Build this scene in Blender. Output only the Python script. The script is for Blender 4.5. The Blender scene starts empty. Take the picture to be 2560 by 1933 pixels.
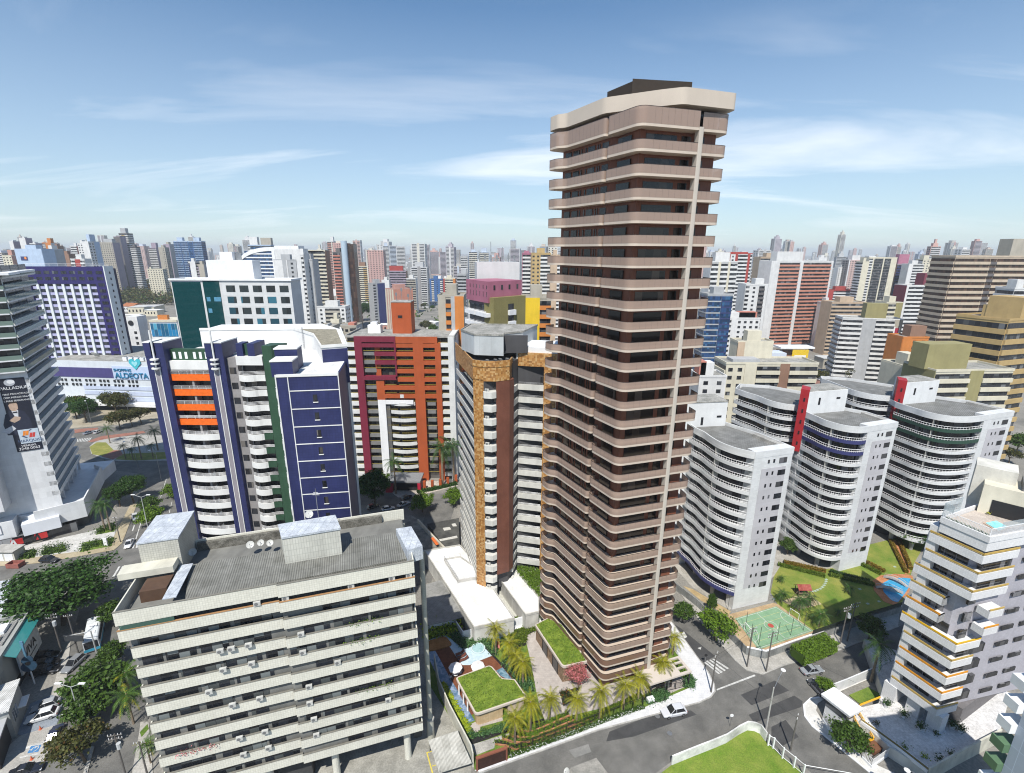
import bpy,bmesh,math,random
from math import sin,cos,tan,radians,pi,sqrt,atan2,hypot,degrees
from mathutils import Vector,Matrix,noise as mnoise
rnd=random.Random(7)
SC=bpy.context.scene
COL=SC.collection
# camera, sun, sky, exposure
CAM_H=80.0;FPX=1215.0;PITCH=radians(15.6);ROLL=radians(0.25)
cd=bpy.data.cameras.new('camera');cam=bpy.data.objects.new('camera',cd);COL.objects.link(cam)
cd.sensor_fit='HORIZONTAL';cd.sensor_width=36.0;cd.lens=36.0*FPX/2560.0
cd.clip_start=0.5;cd.clip_end=30000
cam.matrix_world=Matrix.Translation((0,0,CAM_H))@Matrix.Rotation(pi/2-PITCH,4,'X')@Matrix.Rotation(ROLL,4,'Z')
SC.camera=cam
SUN_EL=radians(56);SUN_AZ=radians(-170)# azimuth of the sun measured from +Y towards +X
sd=Vector((sin(SUN_AZ)*cos(SUN_EL),cos(SUN_AZ)*cos(SUN_EL),sin(SUN_EL)))
sl=bpy.data.lights.new('sun','SUN');sun=bpy.data.objects.new('sun',sl);COL.objects.link(sun)
sl.energy=5.0;sl.angle=radians(0.5);sl.color=(1.0,0.955,0.88)
sun.rotation_euler=sd.to_track_quat('Z','Y').to_euler();sun.location=(0,0,400)
w=bpy.data.worlds.new('World');SC.world=w;w.use_nodes=True
def world_nodes():
 nt=w.node_tree;N=nt.nodes;L=nt.links;N.clear()
 out=N.new('ShaderNodeOutputWorld');bg=N.new('ShaderNodeBackground')
 sky=N.new('ShaderNodeTexSky');sky.sky_type='NISHITA';sky.sun_disc=False
 sky.sun_elevation=SUN_EL;sky.sun_rotation=SUN_AZ;sky.altitude=0;sky.air_density=1.0;sky.dust_density=0.15;sky.ozone_density=3.0
 bg.inputs['Strength'].default_value=0.118
 tc=N.new('ShaderNodeTexCoord');sep=N.new('ShaderNodeSeparateXYZ');L.new(tc.outputs['Generated'],sep.inputs[0])
 # thin cirrus: the view direction is projected on a high flat layer, streaked with noise
 mx=N.new('ShaderNodeMath');mx.operation='MAXIMUM';mx.inputs[1].default_value=0.02;L.new(sep.outputs['Z'],mx.inputs[0])
 ad=N.new('ShaderNodeMath');ad.operation='ADD';ad.inputs[1].default_value=0.10;L.new(mx.outputs[0],ad.inputs[0])
 dx=N.new('ShaderNodeMath');dx.operation='DIVIDE';L.new(sep.outputs['X'],dx.inputs[0]);L.new(ad.outputs[0],dx.inputs[1])
 dy=N.new('ShaderNodeMath');dy.operation='DIVIDE';L.new(sep.outputs['Y'],dy.inputs[0]);L.new(ad.outputs[0],dy.inputs[1])
 cb=N.new('ShaderNodeCombineXYZ');L.new(dx.outputs[0],cb.inputs[0]);L.new(dy.outputs[0],cb.inputs[1])
 mp=N.new('ShaderNodeMapping');mp.inputs['Rotation'].default_value=(0,0,radians(24));mp.inputs['Scale'].default_value=(0.42,1.0,1.0);mp.inputs['Location'].default_value=(3.1,0.6,0)
 L.new(cb.outputs[0],mp.inputs[0])
 n1=N.new('ShaderNodeTexNoise');n1.inputs['Scale'].default_value=0.75;n1.inputs['Detail'].default_value=9;n1.inputs['Roughness'].default_value=0.55;n1.inputs['Distortion'].default_value=0.9
 L.new(mp.outputs[0],n1.inputs['Vector'])
 r1=N.new('ShaderNodeValToRGB');r1.color_ramp.elements[0].position=0.5;r1.color_ramp.elements[1].position=0.74
 L.new(n1.outputs['Fac'],r1.inputs[0])
 # clouds keep to the lower sky and fade out overhead
 r2=N.new('ShaderNodeValToRGB');e=r2.color_ramp.elements;e[0].position=0.0;e[0].color=(.22,.22,.22,1);e[1].position=0.36;e[1].color=(0.04,0.04,0.04,1)
 m=e.new(0.12);m.color=(.9,.9,.9,1);m=e.new(0.20);m.color=(.75,.75,.75,1)
 L.new(sep.outputs['Z'],r2.inputs[0])
 mu=N.new('ShaderNodeMath');mu.operation='MULTIPLY';L.new(r1.outputs[0],mu.inputs[0]);L.new(r2.outputs[0],mu.inputs[1])
 m2=N.new('ShaderNodeMath');m2.operation='MULTIPLY';m2.inputs[1].default_value=0.8;L.new(mu.outputs[0],m2.inputs[0])
 mix=N.new('ShaderNodeMixRGB');mix.inputs[2].default_value=(9.0,9.2,9.4,1);L.new(m2.outputs[0],mix.inputs[0]);L.new(sky.outputs[0],mix.inputs[1])
 tint=N.new('ShaderNodeMixRGB');tint.blend_type='MULTIPLY';tint.inputs[0].default_value=1;tint.inputs[2].default_value=(.80,.94,.98,1);L.new(sky.outputs[0],tint.inputs[1]);pale=N.new('ShaderNodeMixRGB');pr=N.new('ShaderNodeValToRGB');pe=pr.color_ramp.elements;pe[0].position=.0;pe[0].color=(.6,.6,.6,1);pe[1].position=.38;pe[1].color=(.0,.0,.0,1);L.new(sep.outputs['Z'],pr.inputs[0]);L.new(pr.outputs[0],pale.inputs[0]);pale.inputs[2].default_value=(4.9,5.6,6.4,1);L.new(tint.outputs[0],pale.inputs[1]);L.new(pale.outputs[0],mix.inputs[1]);L.new(mix.outputs[0],bg.inputs[0]);L.new(bg.outputs[0],out.inputs[0])
world_nodes()
SC.view_settings.view_transform='Standard';SC.view_settings.look='None';SC.view_settings.exposure=0.24;SC.view_settings.gamma=1.0
SC.view_settings.use_curve_mapping=False
cy=SC.cycles
cy.filter_width=1.1;cy.max_bounces=5;cy.diffuse_bounces=2;cy.glossy_bounces=2;cy.transmission_bounces=2;cy.transparent_max_bounces=6;cy.volume_bounces=0
cy.sample_clamp_indirect=4.0;cy.caustics_reflective=False;cy.caustics_refractive=False
# measuring: photograph pixel (2560 wide) -> metres in the place
def ray(p):
 u=(p[0]-1280.0)/FPX;v=(p[1]-966.5)/FPX
 u2=u*cos(ROLL)+v*sin(ROLL);v2=-u*sin(ROLL)+v*cos(ROLL)
 return(u2,cos(PITCH)-v2*sin(PITCH),-sin(PITCH)-v2*cos(PITCH))
def W(p,z=0.0):
 d=ray(p);t=(z-CAM_H)/d[2];return(d[0]*t,d[1]*t)
def Vp(p,Y):
 d=ray(p);t=Y/d[1];return(d[0]*t,Y,CAM_H+d[2]*t)
def Zat(p,xy):
 d=ray(p);return CAM_H+d[2]/d[1]*xy[1]
def K(ox,oy,s):return lambda x,y:(ox+x/s,oy+y/s)
c1=K(0,580,3.456);c2=K(0,1000,3.456);c3=K(0,1440,3.3875);c4=K(340,780,2.694);c5=K(260,1260,2.481);cm=K(840,780,3.211)
cg=K(1020,1300,2.639);cA=K(1340,180,4.254);cD=K(1340,1260,3.631);c6=K(1680,920,2.514);c7=K(1680,1350,2.514)
cr=K(1640,580,2.404);ch=K(0,590,5.53);co=K(380,590,5.53);cs=K(720,590,5.53);cp=K(1080,590,5.568);cb_=K(1760,600,5.53);cc=K(2140,600,5.267)
ga=K(1060,1500,7.26);gb=K(1060,1700,7.167);gc=K(1320,1520,4.911);gd=K(1040,1300,5.964)
ya=K(2060,1640,4.424);yb=K(2160,1180,3.2125);yc=K(1700,1650,2.802);la=K(0,1660,3.4875);lb=K(160,1050,3.525);lc=K(0,900,1.985);LBC=lb
# mesh building
class MB:
 def __init__(s):s.v=[];s.f=[];s.m=[];s.u={};s.mi=0
 def quad(s,a,b,c,d):i=len(s.v);s.v+=[a,b,c,d];s.f.append((i,i+1,i+2,i+3));s.m.append(s.mi)
 def tri(s,a,b,c):i=len(s.v);s.v+=[a,b,c];s.f.append((i,i+1,i+2));s.m.append(s.mi)
 def face(s,pts):i=len(s.v);s.v+=[tuple(p)for p in pts];s.f.append(tuple(range(i,i+len(pts))));s.m.append(s.mi)
 def hexa(s,q):# q: 4 bottom (ccw from above) + 4 top
  i=len(s.v);s.v+=q
  for f in((3,2,1,0),(4,5,6,7),(0,1,5,4),(1,2,6,5),(2,3,7,6),(3,0,4,7)):s.f.append(tuple(i+k for k in f));s.m.append(s.mi)
 def box(s,x0,x1,y0,y1,z0,z1,rot=0,c=(0,0)):
  P=[(x0,y0),(x1,y0),(x1,y1),(x0,y1)]
  if rot:P=[(c[0]+(x-c[0])*cos(rot)-(y-c[1])*sin(rot),c[1]+(x-c[0])*sin(rot)+(y-c[1])*cos(rot))for x,y in P]
  s.hexa([(x,y,z0)for x,y in P]+[(x,y,z1)for x,y in P])
 def prism(s,poly,z0,z1,top=True,bot=True):
  P=ccw(poly);n=len(P);i=len(s.v)
  s.v+=[(x,y,z0)for x,y in P]+[(x,y,z1)for x,y in P]
  for k in range(n):
   j=(k+1)%n;s.f.append((i+k,i+j,i+n+j,i+n+k));s.m.append(s.mi)
  if top:s.f.append(tuple(i+n+k for k in range(n)));s.m.append(s.mi)
  if bot:s.f.append(tuple(i+k for k in reversed(range(n))));s.m.append(s.mi)
 def strip(s,path,z0,z1,t,closed=False):# upright wall of thickness t following a path
  n=len(path)
  L=offset(path,t/2,closed);R=offset(path,-t/2,closed)
  for k in range(n if closed else n-1):
   j=(k+1)%n
   s.hexa([(R[k][0],R[k][1],z0),(R[j][0],R[j][1],z0),(L[j][0],L[j][1],z0),(L[k][0],L[k][1],z0),
   (R[k][0],R[k][1],z1),(R[j][0],R[j][1],z1),(L[j][0],L[j][1],z1),(L[k][0],L[k][1],z1)])
 def tube(s,pts,r,n=6,r1=None,cap=True):
  pts=[Vector(p)for p in pts];m=len(pts);i=len(s.v);r1=r if r1 is None else r1
  for k,p in enumerate(pts):
   d=(pts[min(k+1,m-1)]-pts[max(k-1,0)]).normalized()
   a=d.cross(Vector((0,0,1)));
   if a.length<1e-3:a=d.cross(Vector((1,0,0)))
   a.normalize();b=a.cross(d);rr=r+(r1-r)*k/max(m-1,1)
   for q in range(n):
    t=2*pi*q/n;s.v.append(tuple(p+a*(rr*cos(t))+b*(rr*sin(t))))
  for k in range(m-1):
   for q in range(n):
    q2=(q+1)%n;s.f.append((i+k*n+q,i+k*n+q2,i+(k+1)*n+q2,i+(k+1)*n+q));s.m.append(s.mi)
  if cap:
   s.f.append(tuple(i+q for q in reversed(range(n))));s.m.append(s.mi);s.f.append(tuple(i+(m-1)*n+q for q in range(n)));s.m.append(s.mi)
 def cyl(s,x,y,z0,z1,r,n=12,r1=None):s.tube([(x,y,z0),(x,y,z1)],r,n,r1)
 def ball(s,c,rx,ry,rz,nu=10,nv=6):
  i=len(s.v)
  for a in range(nv+1):
   th=pi*a/nv
   for b in range(nu):
    ph=2*pi*b/nu;s.v.append((c[0]+rx*sin(th)*cos(ph),c[1]+ry*sin(th)*sin(ph),c[2]+rz*cos(th)))
  for a in range(nv):
   for b in range(nu):
    b2=(b+1)%nu;s.f.append((i+a*nu+b,i+(a+1)*nu+b,i+(a+1)*nu+b2,i+a*nu+b2));s.m.append(s.mi)
def area(P):return sum(P[k][0]*P[(k+1)%len(P)][1]-P[(k+1)%len(P)][0]*P[k][1]for k in range(len(P)))/2
def ccw(P):P=[(p[0],p[1])for p in P];return P if area(P)>0 else P[::-1]
def offset(path,d,closed=False):# to the left of the direction of travel
 n=len(path);out=[]
 for k in range(n):
  a=path[k-1]if(k>0 or closed)else None;b=path[k];c=path[(k+1)%n]if(k<n-1 or closed)else None
  def nrm(p,q):
   l=hypot(q[0]-p[0],q[1]-p[1])or 1e-9;return(-(q[1]-p[1])/l,(q[0]-p[0])/l)
  if a is None:m=nrm(b,c);f=1
  elif c is None:m=nrm(a,b);f=1
  else:
   p=nrm(a,b);q=nrm(b,c);m=(p[0]+q[0],p[1]+q[1]);l=hypot(*m)or 1e-9;m=(m[0]/l,m[1]/l);f=1/max(0.35,m[0]*p[0]+m[1]*p[1])
  out.append((b[0]+m[0]*d*f,b[1]+m[1]*d*f))
 return out
def rounded(pts,seg=5):# pts: (x, y, radius)
 n=len(pts);out=[]
 for k in range(n):
  x,y=pts[k][:2];r=pts[k][2]if len(pts[k])>2 else 0
  if r<=0:out.append((x,y));continue
  a=Vector(pts[k-1][:2])-Vector((x,y));c=Vector(pts[(k+1)%n][:2])-Vector((x,y))
  la,lc=a.length,c.length;a.normalize();c.normalize()
  ang=a.angle(c);t=min(r/max(tan(ang/2),1e-3),la*.48,lc*.48)
  p0=Vector((x,y))+a*t;p1=Vector((x,y))+c*t
  for q in range(seg+1):
   s_=q/seg;b=p0*(1-s_)**2+Vector((x,y))*2*s_*(1-s_)+p1*s_**2;out.append((b.x,b.y))
 return out
def lerp(a,b,t):return tuple(a[i]+(b[i]-a[i])*t for i in range(len(a)))
class Fr:# frame of a facade: u along it from left to right seen from outside, w outwards, z up
 def __init__(s,p0,p1):
  s.o=(p0[0],p0[1]);l=hypot(p1[0]-p0[0],p1[1]-p0[1]);s.L=l;s.u=((p1[0]-p0[0])/l,(p1[1]-p0[1])/l);s.n=(s.u[1],-s.u[0])
 def p(s,u,w=0):return(s.o[0]+s.u[0]*u+s.n[0]*w,s.o[1]+s.u[1]*u+s.n[1]*w)
 def box(s,b,u0,u1,w0,w1,z0,z1):
  P=[s.p(u0,w1),s.p(u1,w1),s.p(u1,w0),s.p(u0,w0)]
  b.hexa([(x,y,z0)for x,y in P]+[(x,y,z1)for x,y in P])
 def tri_path(s,b,pts,r,n=5):b.tube([(*s.p(u,w_),z)for u,w_,z in pts],r,n)
 def rail(s,b,u0,u1,w_,z,hgt,r=.03,gap=1.5,bars=1):
  for k in range(bars+1):s.tri_path(b,[(u0,w_,z+hgt*(k+1)/(bars+1)),(u1,w_,z+hgt*(k+1)/(bars+1))],r,4)
  n=max(1,int((u1-u0)/gap))
  for k in range(n+1):u=u0+(u1-u0)*k/n;s.tri_path(b,[(u,w_,z),(u,w_,z+hgt)],r,4)
def auto_uv(me):
 uv=me.uv_layers.new(name='UVMap').data;vs=me.vertices
 for p in me.polygons:
  n=p.normal
  if abs(n.z)>.7:
   for li in p.loop_indices:c=vs[me.loops[li].vertex_index].co;uv[li].uv=(c.x,c.y)
  else:
   l=hypot(n.x,n.y)or 1;tx,ty=-n.y/l,n.x/l
   for li in p.loop_indices:c=vs[me.loops[li].vertex_index].co;uv[li].uv=(c.x*tx+c.y*ty,c.z)
NOBJ=[0]
def root_loc(o):
 while o.parent is not None:o=o.parent
 return o.location
def ob(name,b,mat,parent=None,label=None,kind=None,smooth=False,local=False,loc=None):
 me=bpy.data.meshes.new(name)
 if parent is not None and not local:
  r=root_loc(parent);V=[(x-r.x,y-r.y,z-r.z)for x,y,z in b.v]
 elif loc is not None and not local:V=[(x-loc[0],y-loc[1],z-loc[2])for x,y,z in b.v]
 else:V=b.v
 me.from_pydata(V,[],b.f)
 ms=mat if isinstance(mat,(list,tuple))else[mat]
 for m in ms:me.materials.append(m)
 if len(ms)>1:me.polygons.foreach_set('material_index',b.m)
 if b.u:
  uv=me.uv_layers.new(name='UVMap').data
  for p in me.polygons:
   c=b.u.get(p.index)
   if c:
    for li in p.loop_indices:uv[li].uv=c
 else:auto_uv(me)
 if smooth:me.polygons.foreach_set('use_smooth',[True]*len(me.polygons))
 me.update()
 o=bpy.data.objects.new(name,me);COL.objects.link(o);NOBJ[0]+=1
 if parent is not None:o.parent=parent
 if loc is not None:o.location=loc
 if label:o['label']=label
 if kind:o['kind']=kind
 return o
def tag(o,label,cat=None,group=None,kind=None):
 o['label']=label
 if cat:o['category']=cat
 if group:o['group']=group
 if kind:o['kind']=kind
 return o
def thing(name,label,cat,loc,group=None,rot=0):
 o=bpy.data.objects.new(name,None);COL.objects.link(o);o.empty_display_size=.5
 o.location=(loc[0],loc[1],loc[2]if len(loc)>2 else 0);o.rotation_euler=(0,0,rot);NOBJ[0]+=1
 return tag(o,label,cat,group)
def struct(name,b,mat):o=ob(name,b,mat);o['kind']='structure';return o
def single(name,label,cat,b,mat,group=None,smooth=False):return tag(ob(name,b,mat,smooth=smooth),label,cat,group)
def copy_tree(o,parent=None):
 c=o.copy();COL.objects.link(c);NOBJ[0]+=1
 if parent is not None:c.parent=parent
 for k in o.children:copy_tree(k,c)
 return c
def emit(items,name,mat,parent,cap=100):# items: builders of one kind of part; the 100 nearest the camera stay single
 def d(b):c=b.v[0];return hypot(c[0],c[1])+abs(c[2]-60)*.3
 items=sorted(items,key=d)
 out=[ob(name,b,mat,parent)for b in items[:cap]]
 if len(items)>cap:
  R=MB()
  for b in items[cap:]:
   i=len(R.v);R.v+=b.v;R.f+=[tuple(i+k for k in f)for f in b.f];R.m+=b.m
  ob(name,R,mat,parent,kind='stuff')
 return out
def text(name,body,size,loc,u,up,mat,parent=None,ext=.02,align='CENTER'):
 c=bpy.data.curves.new(name,'FONT');c.body=body;c.size=size;c.extrude=ext;c.align_x=align;c.align_y='CENTER';c.materials.append(mat)
 tmp=bpy.data.objects.new('text_source',c);COL.objects.link(tmp);bpy.context.view_layer.update()
 me=bpy.data.meshes.new_from_object(tmp.evaluated_get(bpy.context.evaluated_depsgraph_get()));bpy.data.objects.remove(tmp);bpy.data.curves.remove(c)
 if not me.materials:me.materials.append(mat)
 o=bpy.data.objects.new(name,me);COL.objects.link(o);NOBJ[0]+=1
 u=Vector(u).normalized();up=Vector(up).normalized();n=u.cross(up)
 M=Matrix((u,up,n)).transposed().to_4x4();M.translation=Vector(loc)
 if parent is not None:o.parent=parent;M.translation=Vector(loc)-root_loc(parent)
 o.matrix_local=M
 return o
 # materials
MATS={}
def new_mat(key):
 m=bpy.data.materials.new(key);m.use_nodes=True;nt=m.node_tree;b=nt.nodes['Principled BSDF'];return m,nt.nodes,nt.links,b
def ramp(N,L,src,c0,c1,p0=0.3,p1=0.7):
 r=N.new('ShaderNodeValToRGB');r.color_ramp.elements[0].position=p0;r.color_ramp.elements[1].position=p1
 r.color_ramp.elements[0].color=(*c0,1);r.color_ramp.elements[1].color=(*c1,1);L.new(src,r.inputs[0]);return r
def mul(N,L,a,b,fac=1.0):
 x=N.new('ShaderNodeMixRGB');x.blend_type='MULTIPLY';x.inputs[0].default_value=fac;L.new(a,x.inputs[1]);L.new(b,x.inputs[2]);return x
def uvnode(N):return N.new('ShaderNodeUVMap')
def paint(c,rough=.7,stain=.22,tile=None,grout=.75,spec=.3,metal=0,key=None,streak=True):
 """painted or tiled wall: soft blotches, rain streaks and, with tile=(w,h), a grid of tiles"""
 k=('paint',tuple(c),rough,stain,tile,grout,metal,streak)
 if k in MATS:return MATS[k]
 m,N,L,b=new_mat('painted_wall' if not tile else 'tiled_wall')
 b.inputs['Roughness'].default_value=rough;b.inputs['Metallic'].default_value=metal;b.inputs['Specular IOR Level'].default_value=spec
 geo=N.new('ShaderNodeNewGeometry');uv=uvnode(N)
 n=N.new('ShaderNodeTexNoise');n.inputs['Scale'].default_value=.23;n.inputs['Detail'].default_value=7;n.inputs['Roughness'].default_value=.7;L.new(geo.outputs['Position'],n.inputs['Vector'])
 lo=tuple(x*(1-stain)for x in c);hi=tuple(min(1,x*(1+stain*.35))for x in c)
 r=ramp(N,L,n.outputs['Fac'],lo,hi,.28,.62);cur=r.outputs[0]
 if streak:
  mp=N.new('ShaderNodeMapping');mp.inputs['Scale'].default_value=(.75,.07,1);L.new(uv.outputs[0],mp.inputs[0])
  n2=N.new('ShaderNodeTexNoise');n2.inputs['Scale'].default_value=1.0;n2.inputs['Detail'].default_value=4;L.new(mp.outputs[0],n2.inputs['Vector'])
  r2=ramp(N,L,n2.outputs['Fac'],(1-stain*.6,)*3,(1,1,1),.3,.6);cur=mul(N,L,cur,r2.outputs[0]).outputs[0]
 if tile:
  br=N.new('ShaderNodeTexBrick');br.offset=0;br.inputs['Scale'].default_value=1;br.inputs['Brick Width'].default_value=tile[0];br.inputs['Row Height'].default_value=tile[1]
  br.inputs['Mortar Size'].default_value=tile[2]if len(tile)>2 else.012;br.inputs['Color1'].default_value=(1,1,1,1);br.inputs['Color2'].default_value=(.9,.9,.9,1);br.inputs['Mortar'].default_value=(grout,)*3+(1,)
  L.new(uv.outputs[0],br.inputs['Vector']);cur=mul(N,L,cur,br.outputs[0]).outputs[0]
 L.new(cur,b.inputs['Base Color']);MATS[k]=m;return m
def plain(c,rough=.6,metal=0,spec=.4):
 k=('plain',tuple(c),rough,metal)
 if k in MATS:return MATS[k]
 m,N,L,b=new_mat('coloured_surface');b.inputs['Roughness'].default_value=rough;b.inputs['Metallic'].default_value=metal;b.inputs['Specular IOR Level'].default_value=spec
 geo=N.new('ShaderNodeNewGeometry');n=N.new('ShaderNodeTexNoise');n.inputs['Scale'].default_value=1.7;n.inputs['Detail'].default_value=5;L.new(geo.outputs['Position'],n.inputs['Vector'])
 r=ramp(N,L,n.outputs['Fac'],tuple(x*.82 for x in c),tuple(min(1,x*1.08)for x in c));L.new(r.outputs[0],b.inputs['Base Color']);MATS[k]=m;return m
def glass(c=(.02,.025,.03),rough=.06,pane=1.3,curtain=.3,rowh=3.0,cc=(.30,.31,.32),frame=.06,fc=(.05,.05,.055)):
 """window strip: dark panes that differ from one to the next, some with pale curtains, thin frames between"""
 k=('glass',tuple(c),rough,pane,curtain,rowh,tuple(cc),frame,tuple(fc))
 if k in MATS:return MATS[k]
 m,N,L,b=new_mat('window_glass');uv=uvnode(N)
 b.inputs['Roughness'].default_value=rough;b.inputs['Specular IOR Level'].default_value=.55
 sx=N.new('ShaderNodeSeparateXYZ');L.new(uv.outputs[0],sx.inputs[0])
 def cell(src,d,op='FLOOR'):
  dv=N.new('ShaderNodeMath');dv.operation='DIVIDE';dv.inputs[1].default_value=d;L.new(src,dv.inputs[0])
  f=N.new('ShaderNodeMath');f.operation=op;L.new(dv.outputs[0],f.inputs[0]);return f
 cx=cell(sx.outputs[0],pane);cyy=cell(sx.outputs[1],rowh)
 cb=N.new('ShaderNodeCombineXYZ');L.new(cx.outputs[0],cb.inputs[0]);L.new(cyy.outputs[0],cb.inputs[1])
 oi=N.new('ShaderNodeObjectInfo');L.new(oi.outputs['Random'],cb.inputs[2])
 wn=N.new('ShaderNodeTexWhiteNoise');wn.noise_dimensions='3D';L.new(cb.outputs[0],wn.inputs['Vector'])
 cr_=N.new('ShaderNodeValToRGB');cr_.color_ramp.interpolation='CONSTANT';e=cr_.color_ramp.elements
 e[0].color=(*c,1);e[1].position=1-curtain;e[1].color=(*tuple(x*.45 for x in cc),1)
 x=e.new(1-curtain*.4);x.color=(*cc,1);x=e.new(max(.05,(1-curtain)*.5));x.color=(*tuple(y*1.9 for y in c),1)
 L.new(wn.outputs['Value'],cr_.inputs[0])
 fx=cell(sx.outputs[0],pane,'FRACT');lt=N.new('ShaderNodeMath');lt.operation='LESS_THAN';lt.inputs[1].default_value=frame/pane;L.new(fx.outputs[0],lt.inputs[0])
 mx=N.new('ShaderNodeMixRGB');L.new(lt.outputs[0],mx.inputs[0]);L.new(cr_.outputs[0],mx.inputs[1]);mx.inputs[2].default_value=(*fc,1)
 L.new(mx.outputs[0],b.inputs['Base Color'])
 # panes lean a little differently, so reflections break up
 bp=N.new('ShaderNodeBump');bp.inputs['Strength'].default_value=.06;n=N.new('ShaderNodeTexNoise');n.inputs['Scale'].default_value=.8;L.new(uv.outputs[0],n.inputs['Vector']);L.new(n.outputs['Fac'],bp.inputs['Height']);L.new(bp.outputs[0],b.inputs['Normal'])
 MATS[k]=m;return m
def ground_mat(key,c0,c1,scale=.3,fine=6.0,rough=.9,fineamt=.25,grid=None,grout=.6,cracks=0):
 k=('ground',key)
 if k in MATS:return MATS[k]
 m,N,L,b=new_mat(key);b.inputs['Roughness'].default_value=rough;b.inputs['Specular IOR Level'].default_value=.25
 geo=N.new('ShaderNodeNewGeometry')
 n=N.new('ShaderNodeTexNoise');n.inputs['Scale'].default_value=scale;n.inputs['Detail'].default_value=8;n.inputs['Roughness'].default_value=.65;L.new(geo.outputs['Position'],n.inputs['Vector'])
 r=ramp(N,L,n.outputs['Fac'],c0,c1,.35,.65)
 n2=N.new('ShaderNodeTexNoise');n2.inputs['Scale'].default_value=fine;n2.inputs['Detail'].default_value=6;L.new(geo.outputs['Position'],n2.inputs['Vector'])
 r2=ramp(N,L,n2.outputs['Fac'],(1-fineamt,)*3,(1+fineamt*.3,)*3,.3,.7)
 cur=mul(N,L,r.outputs[0],r2.outputs[0]).outputs[0]
 if grid:
  uv=uvnode(N);br=N.new('ShaderNodeTexBrick');br.offset=grid[2]if len(grid)>2 else 0;br.inputs['Scale'].default_value=1;br.inputs['Brick Width'].default_value=grid[0];br.inputs['Row Height'].default_value=grid[1];br.inputs['Mortar Size'].default_value=grid[3]if len(grid)>3 else.03
  br.inputs['Color1'].default_value=(1,1,1,1);br.inputs['Color2'].default_value=(.88,.88,.88,1);br.inputs['Mortar'].default_value=(grout,)*3+(1,);L.new(uv.outputs[0],br.inputs['Vector']);cur=mul(N,L,cur,br.outputs[0]).outputs[0]
 if cracks:
  vo=N.new('ShaderNodeTexVoronoi');vo.feature='DISTANCE_TO_EDGE';vo.inputs['Scale'].default_value=cracks;
  n3=N.new('ShaderNodeTexNoise');n3.inputs['Scale'].default_value=.6;n3.inputs['Detail'].default_value=5;L.new(geo.outputs['Position'],n3.inputs['Vector'])
  mxv=N.new('ShaderNodeMixRGB');mxv.inputs[0].default_value=.92;L.new(n3.outputs['Color'],mxv.inputs[1]);L.new(geo.outputs['Position'],mxv.inputs[2]);L.new(mxv.outputs[0],vo.inputs['Vector'])
  r3=ramp(N,L,vo.outputs[0],(.6,.6,.6),(1,1,1),.0,.012);cur=mul(N,L,cur,r3.outputs[0]).outputs[0]
 L.new(cur,b.inputs['Base Color'])
 bp=N.new('ShaderNodeBump');bp.inputs['Strength'].default_value=.25;bp.inputs['Distance'].default_value=.05;L.new(n2.outputs['Fac'],bp.inputs['Height']);L.new(bp.outputs[0],b.inputs['Normal'])
 MATS[k]=m;return m
def leaf_mat(key,c0,c1,c2=None):
 k=('leaf',key)
 if k in MATS:return MATS[k]
 m,N,L,b=new_mat(key+'_leaves');uv=uvnode(N);sx=N.new('ShaderNodeSeparateXYZ');L.new(uv.outputs[0],sx.inputs[0])
 r=ramp(N,L,sx.outputs[0],c0,c1,0,.8)
 if c2:e=r.color_ramp.elements.new(.97);e.color=(*c2,1)
 L.new(r.outputs[0],b.inputs['Base Color']);b.inputs['Roughness'].default_value=.5;b.inputs['Specular IOR Level'].default_value=.3
 tr=N.new('ShaderNodeBsdfTranslucent');L.new(r.outputs[0],tr.inputs[0]);mx=N.new('ShaderNodeMixShader');mx.inputs[0].default_value=.3
 L.new(b.outputs[0],mx.inputs[1]);L.new(tr.outputs[0],mx.inputs[2]);L.new(mx.outputs[0],N['Material Output'].inputs[0]);MATS[k]=m;return m
def clear_glass(c,alpha=.5,rough=.05):
 k=('clear',tuple(c),alpha)
 if k in MATS:return MATS[k]
 m,N,L,b=new_mat('clear_glass');b.inputs['Base Color'].default_value=(*c,1);b.inputs['Roughness'].default_value=rough;b.inputs['Specular IOR Level'].default_value=.5
 tr=N.new('ShaderNodeBsdfTransparent');tr.inputs[0].default_value=(*tuple(min(1,.55+x*.6)for x in c),1);mx=N.new('ShaderNodeMixShader');mx.inputs[0].default_value=alpha
 L.new(tr.outputs[0],mx.inputs[1]);L.new(b.outputs[0],mx.inputs[2]);L.new(mx.outputs[0],N['Material Output'].inputs[0]);MATS[k]=m;return m
def water_mat(key,c0,c1):
 k=('water',key)
 if k in MATS:return MATS[k]
 m,N,L,b=new_mat(key);geo=N.new('ShaderNodeNewGeometry');n=N.new('ShaderNodeTexNoise');n.inputs['Scale'].default_value=1.1;n.inputs['Detail'].default_value=4;n.inputs['Distortion'].default_value=1.2;L.new(geo.outputs['Position'],n.inputs['Vector'])
 r=ramp(N,L,n.outputs['Fac'],c0,c1,.35,.65);L.new(r.outputs[0],b.inputs['Base Color']);b.inputs['Roughness'].default_value=.08;b.inputs['Specular IOR Level'].default_value=.5
 bp=N.new('ShaderNodeBump');bp.inputs['Strength'].default_value=.15;L.new(n.outputs['Fac'],bp.inputs['Height']);L.new(bp.outputs[0],b.inputs['Normal']);MATS[k]=m;return m
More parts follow.
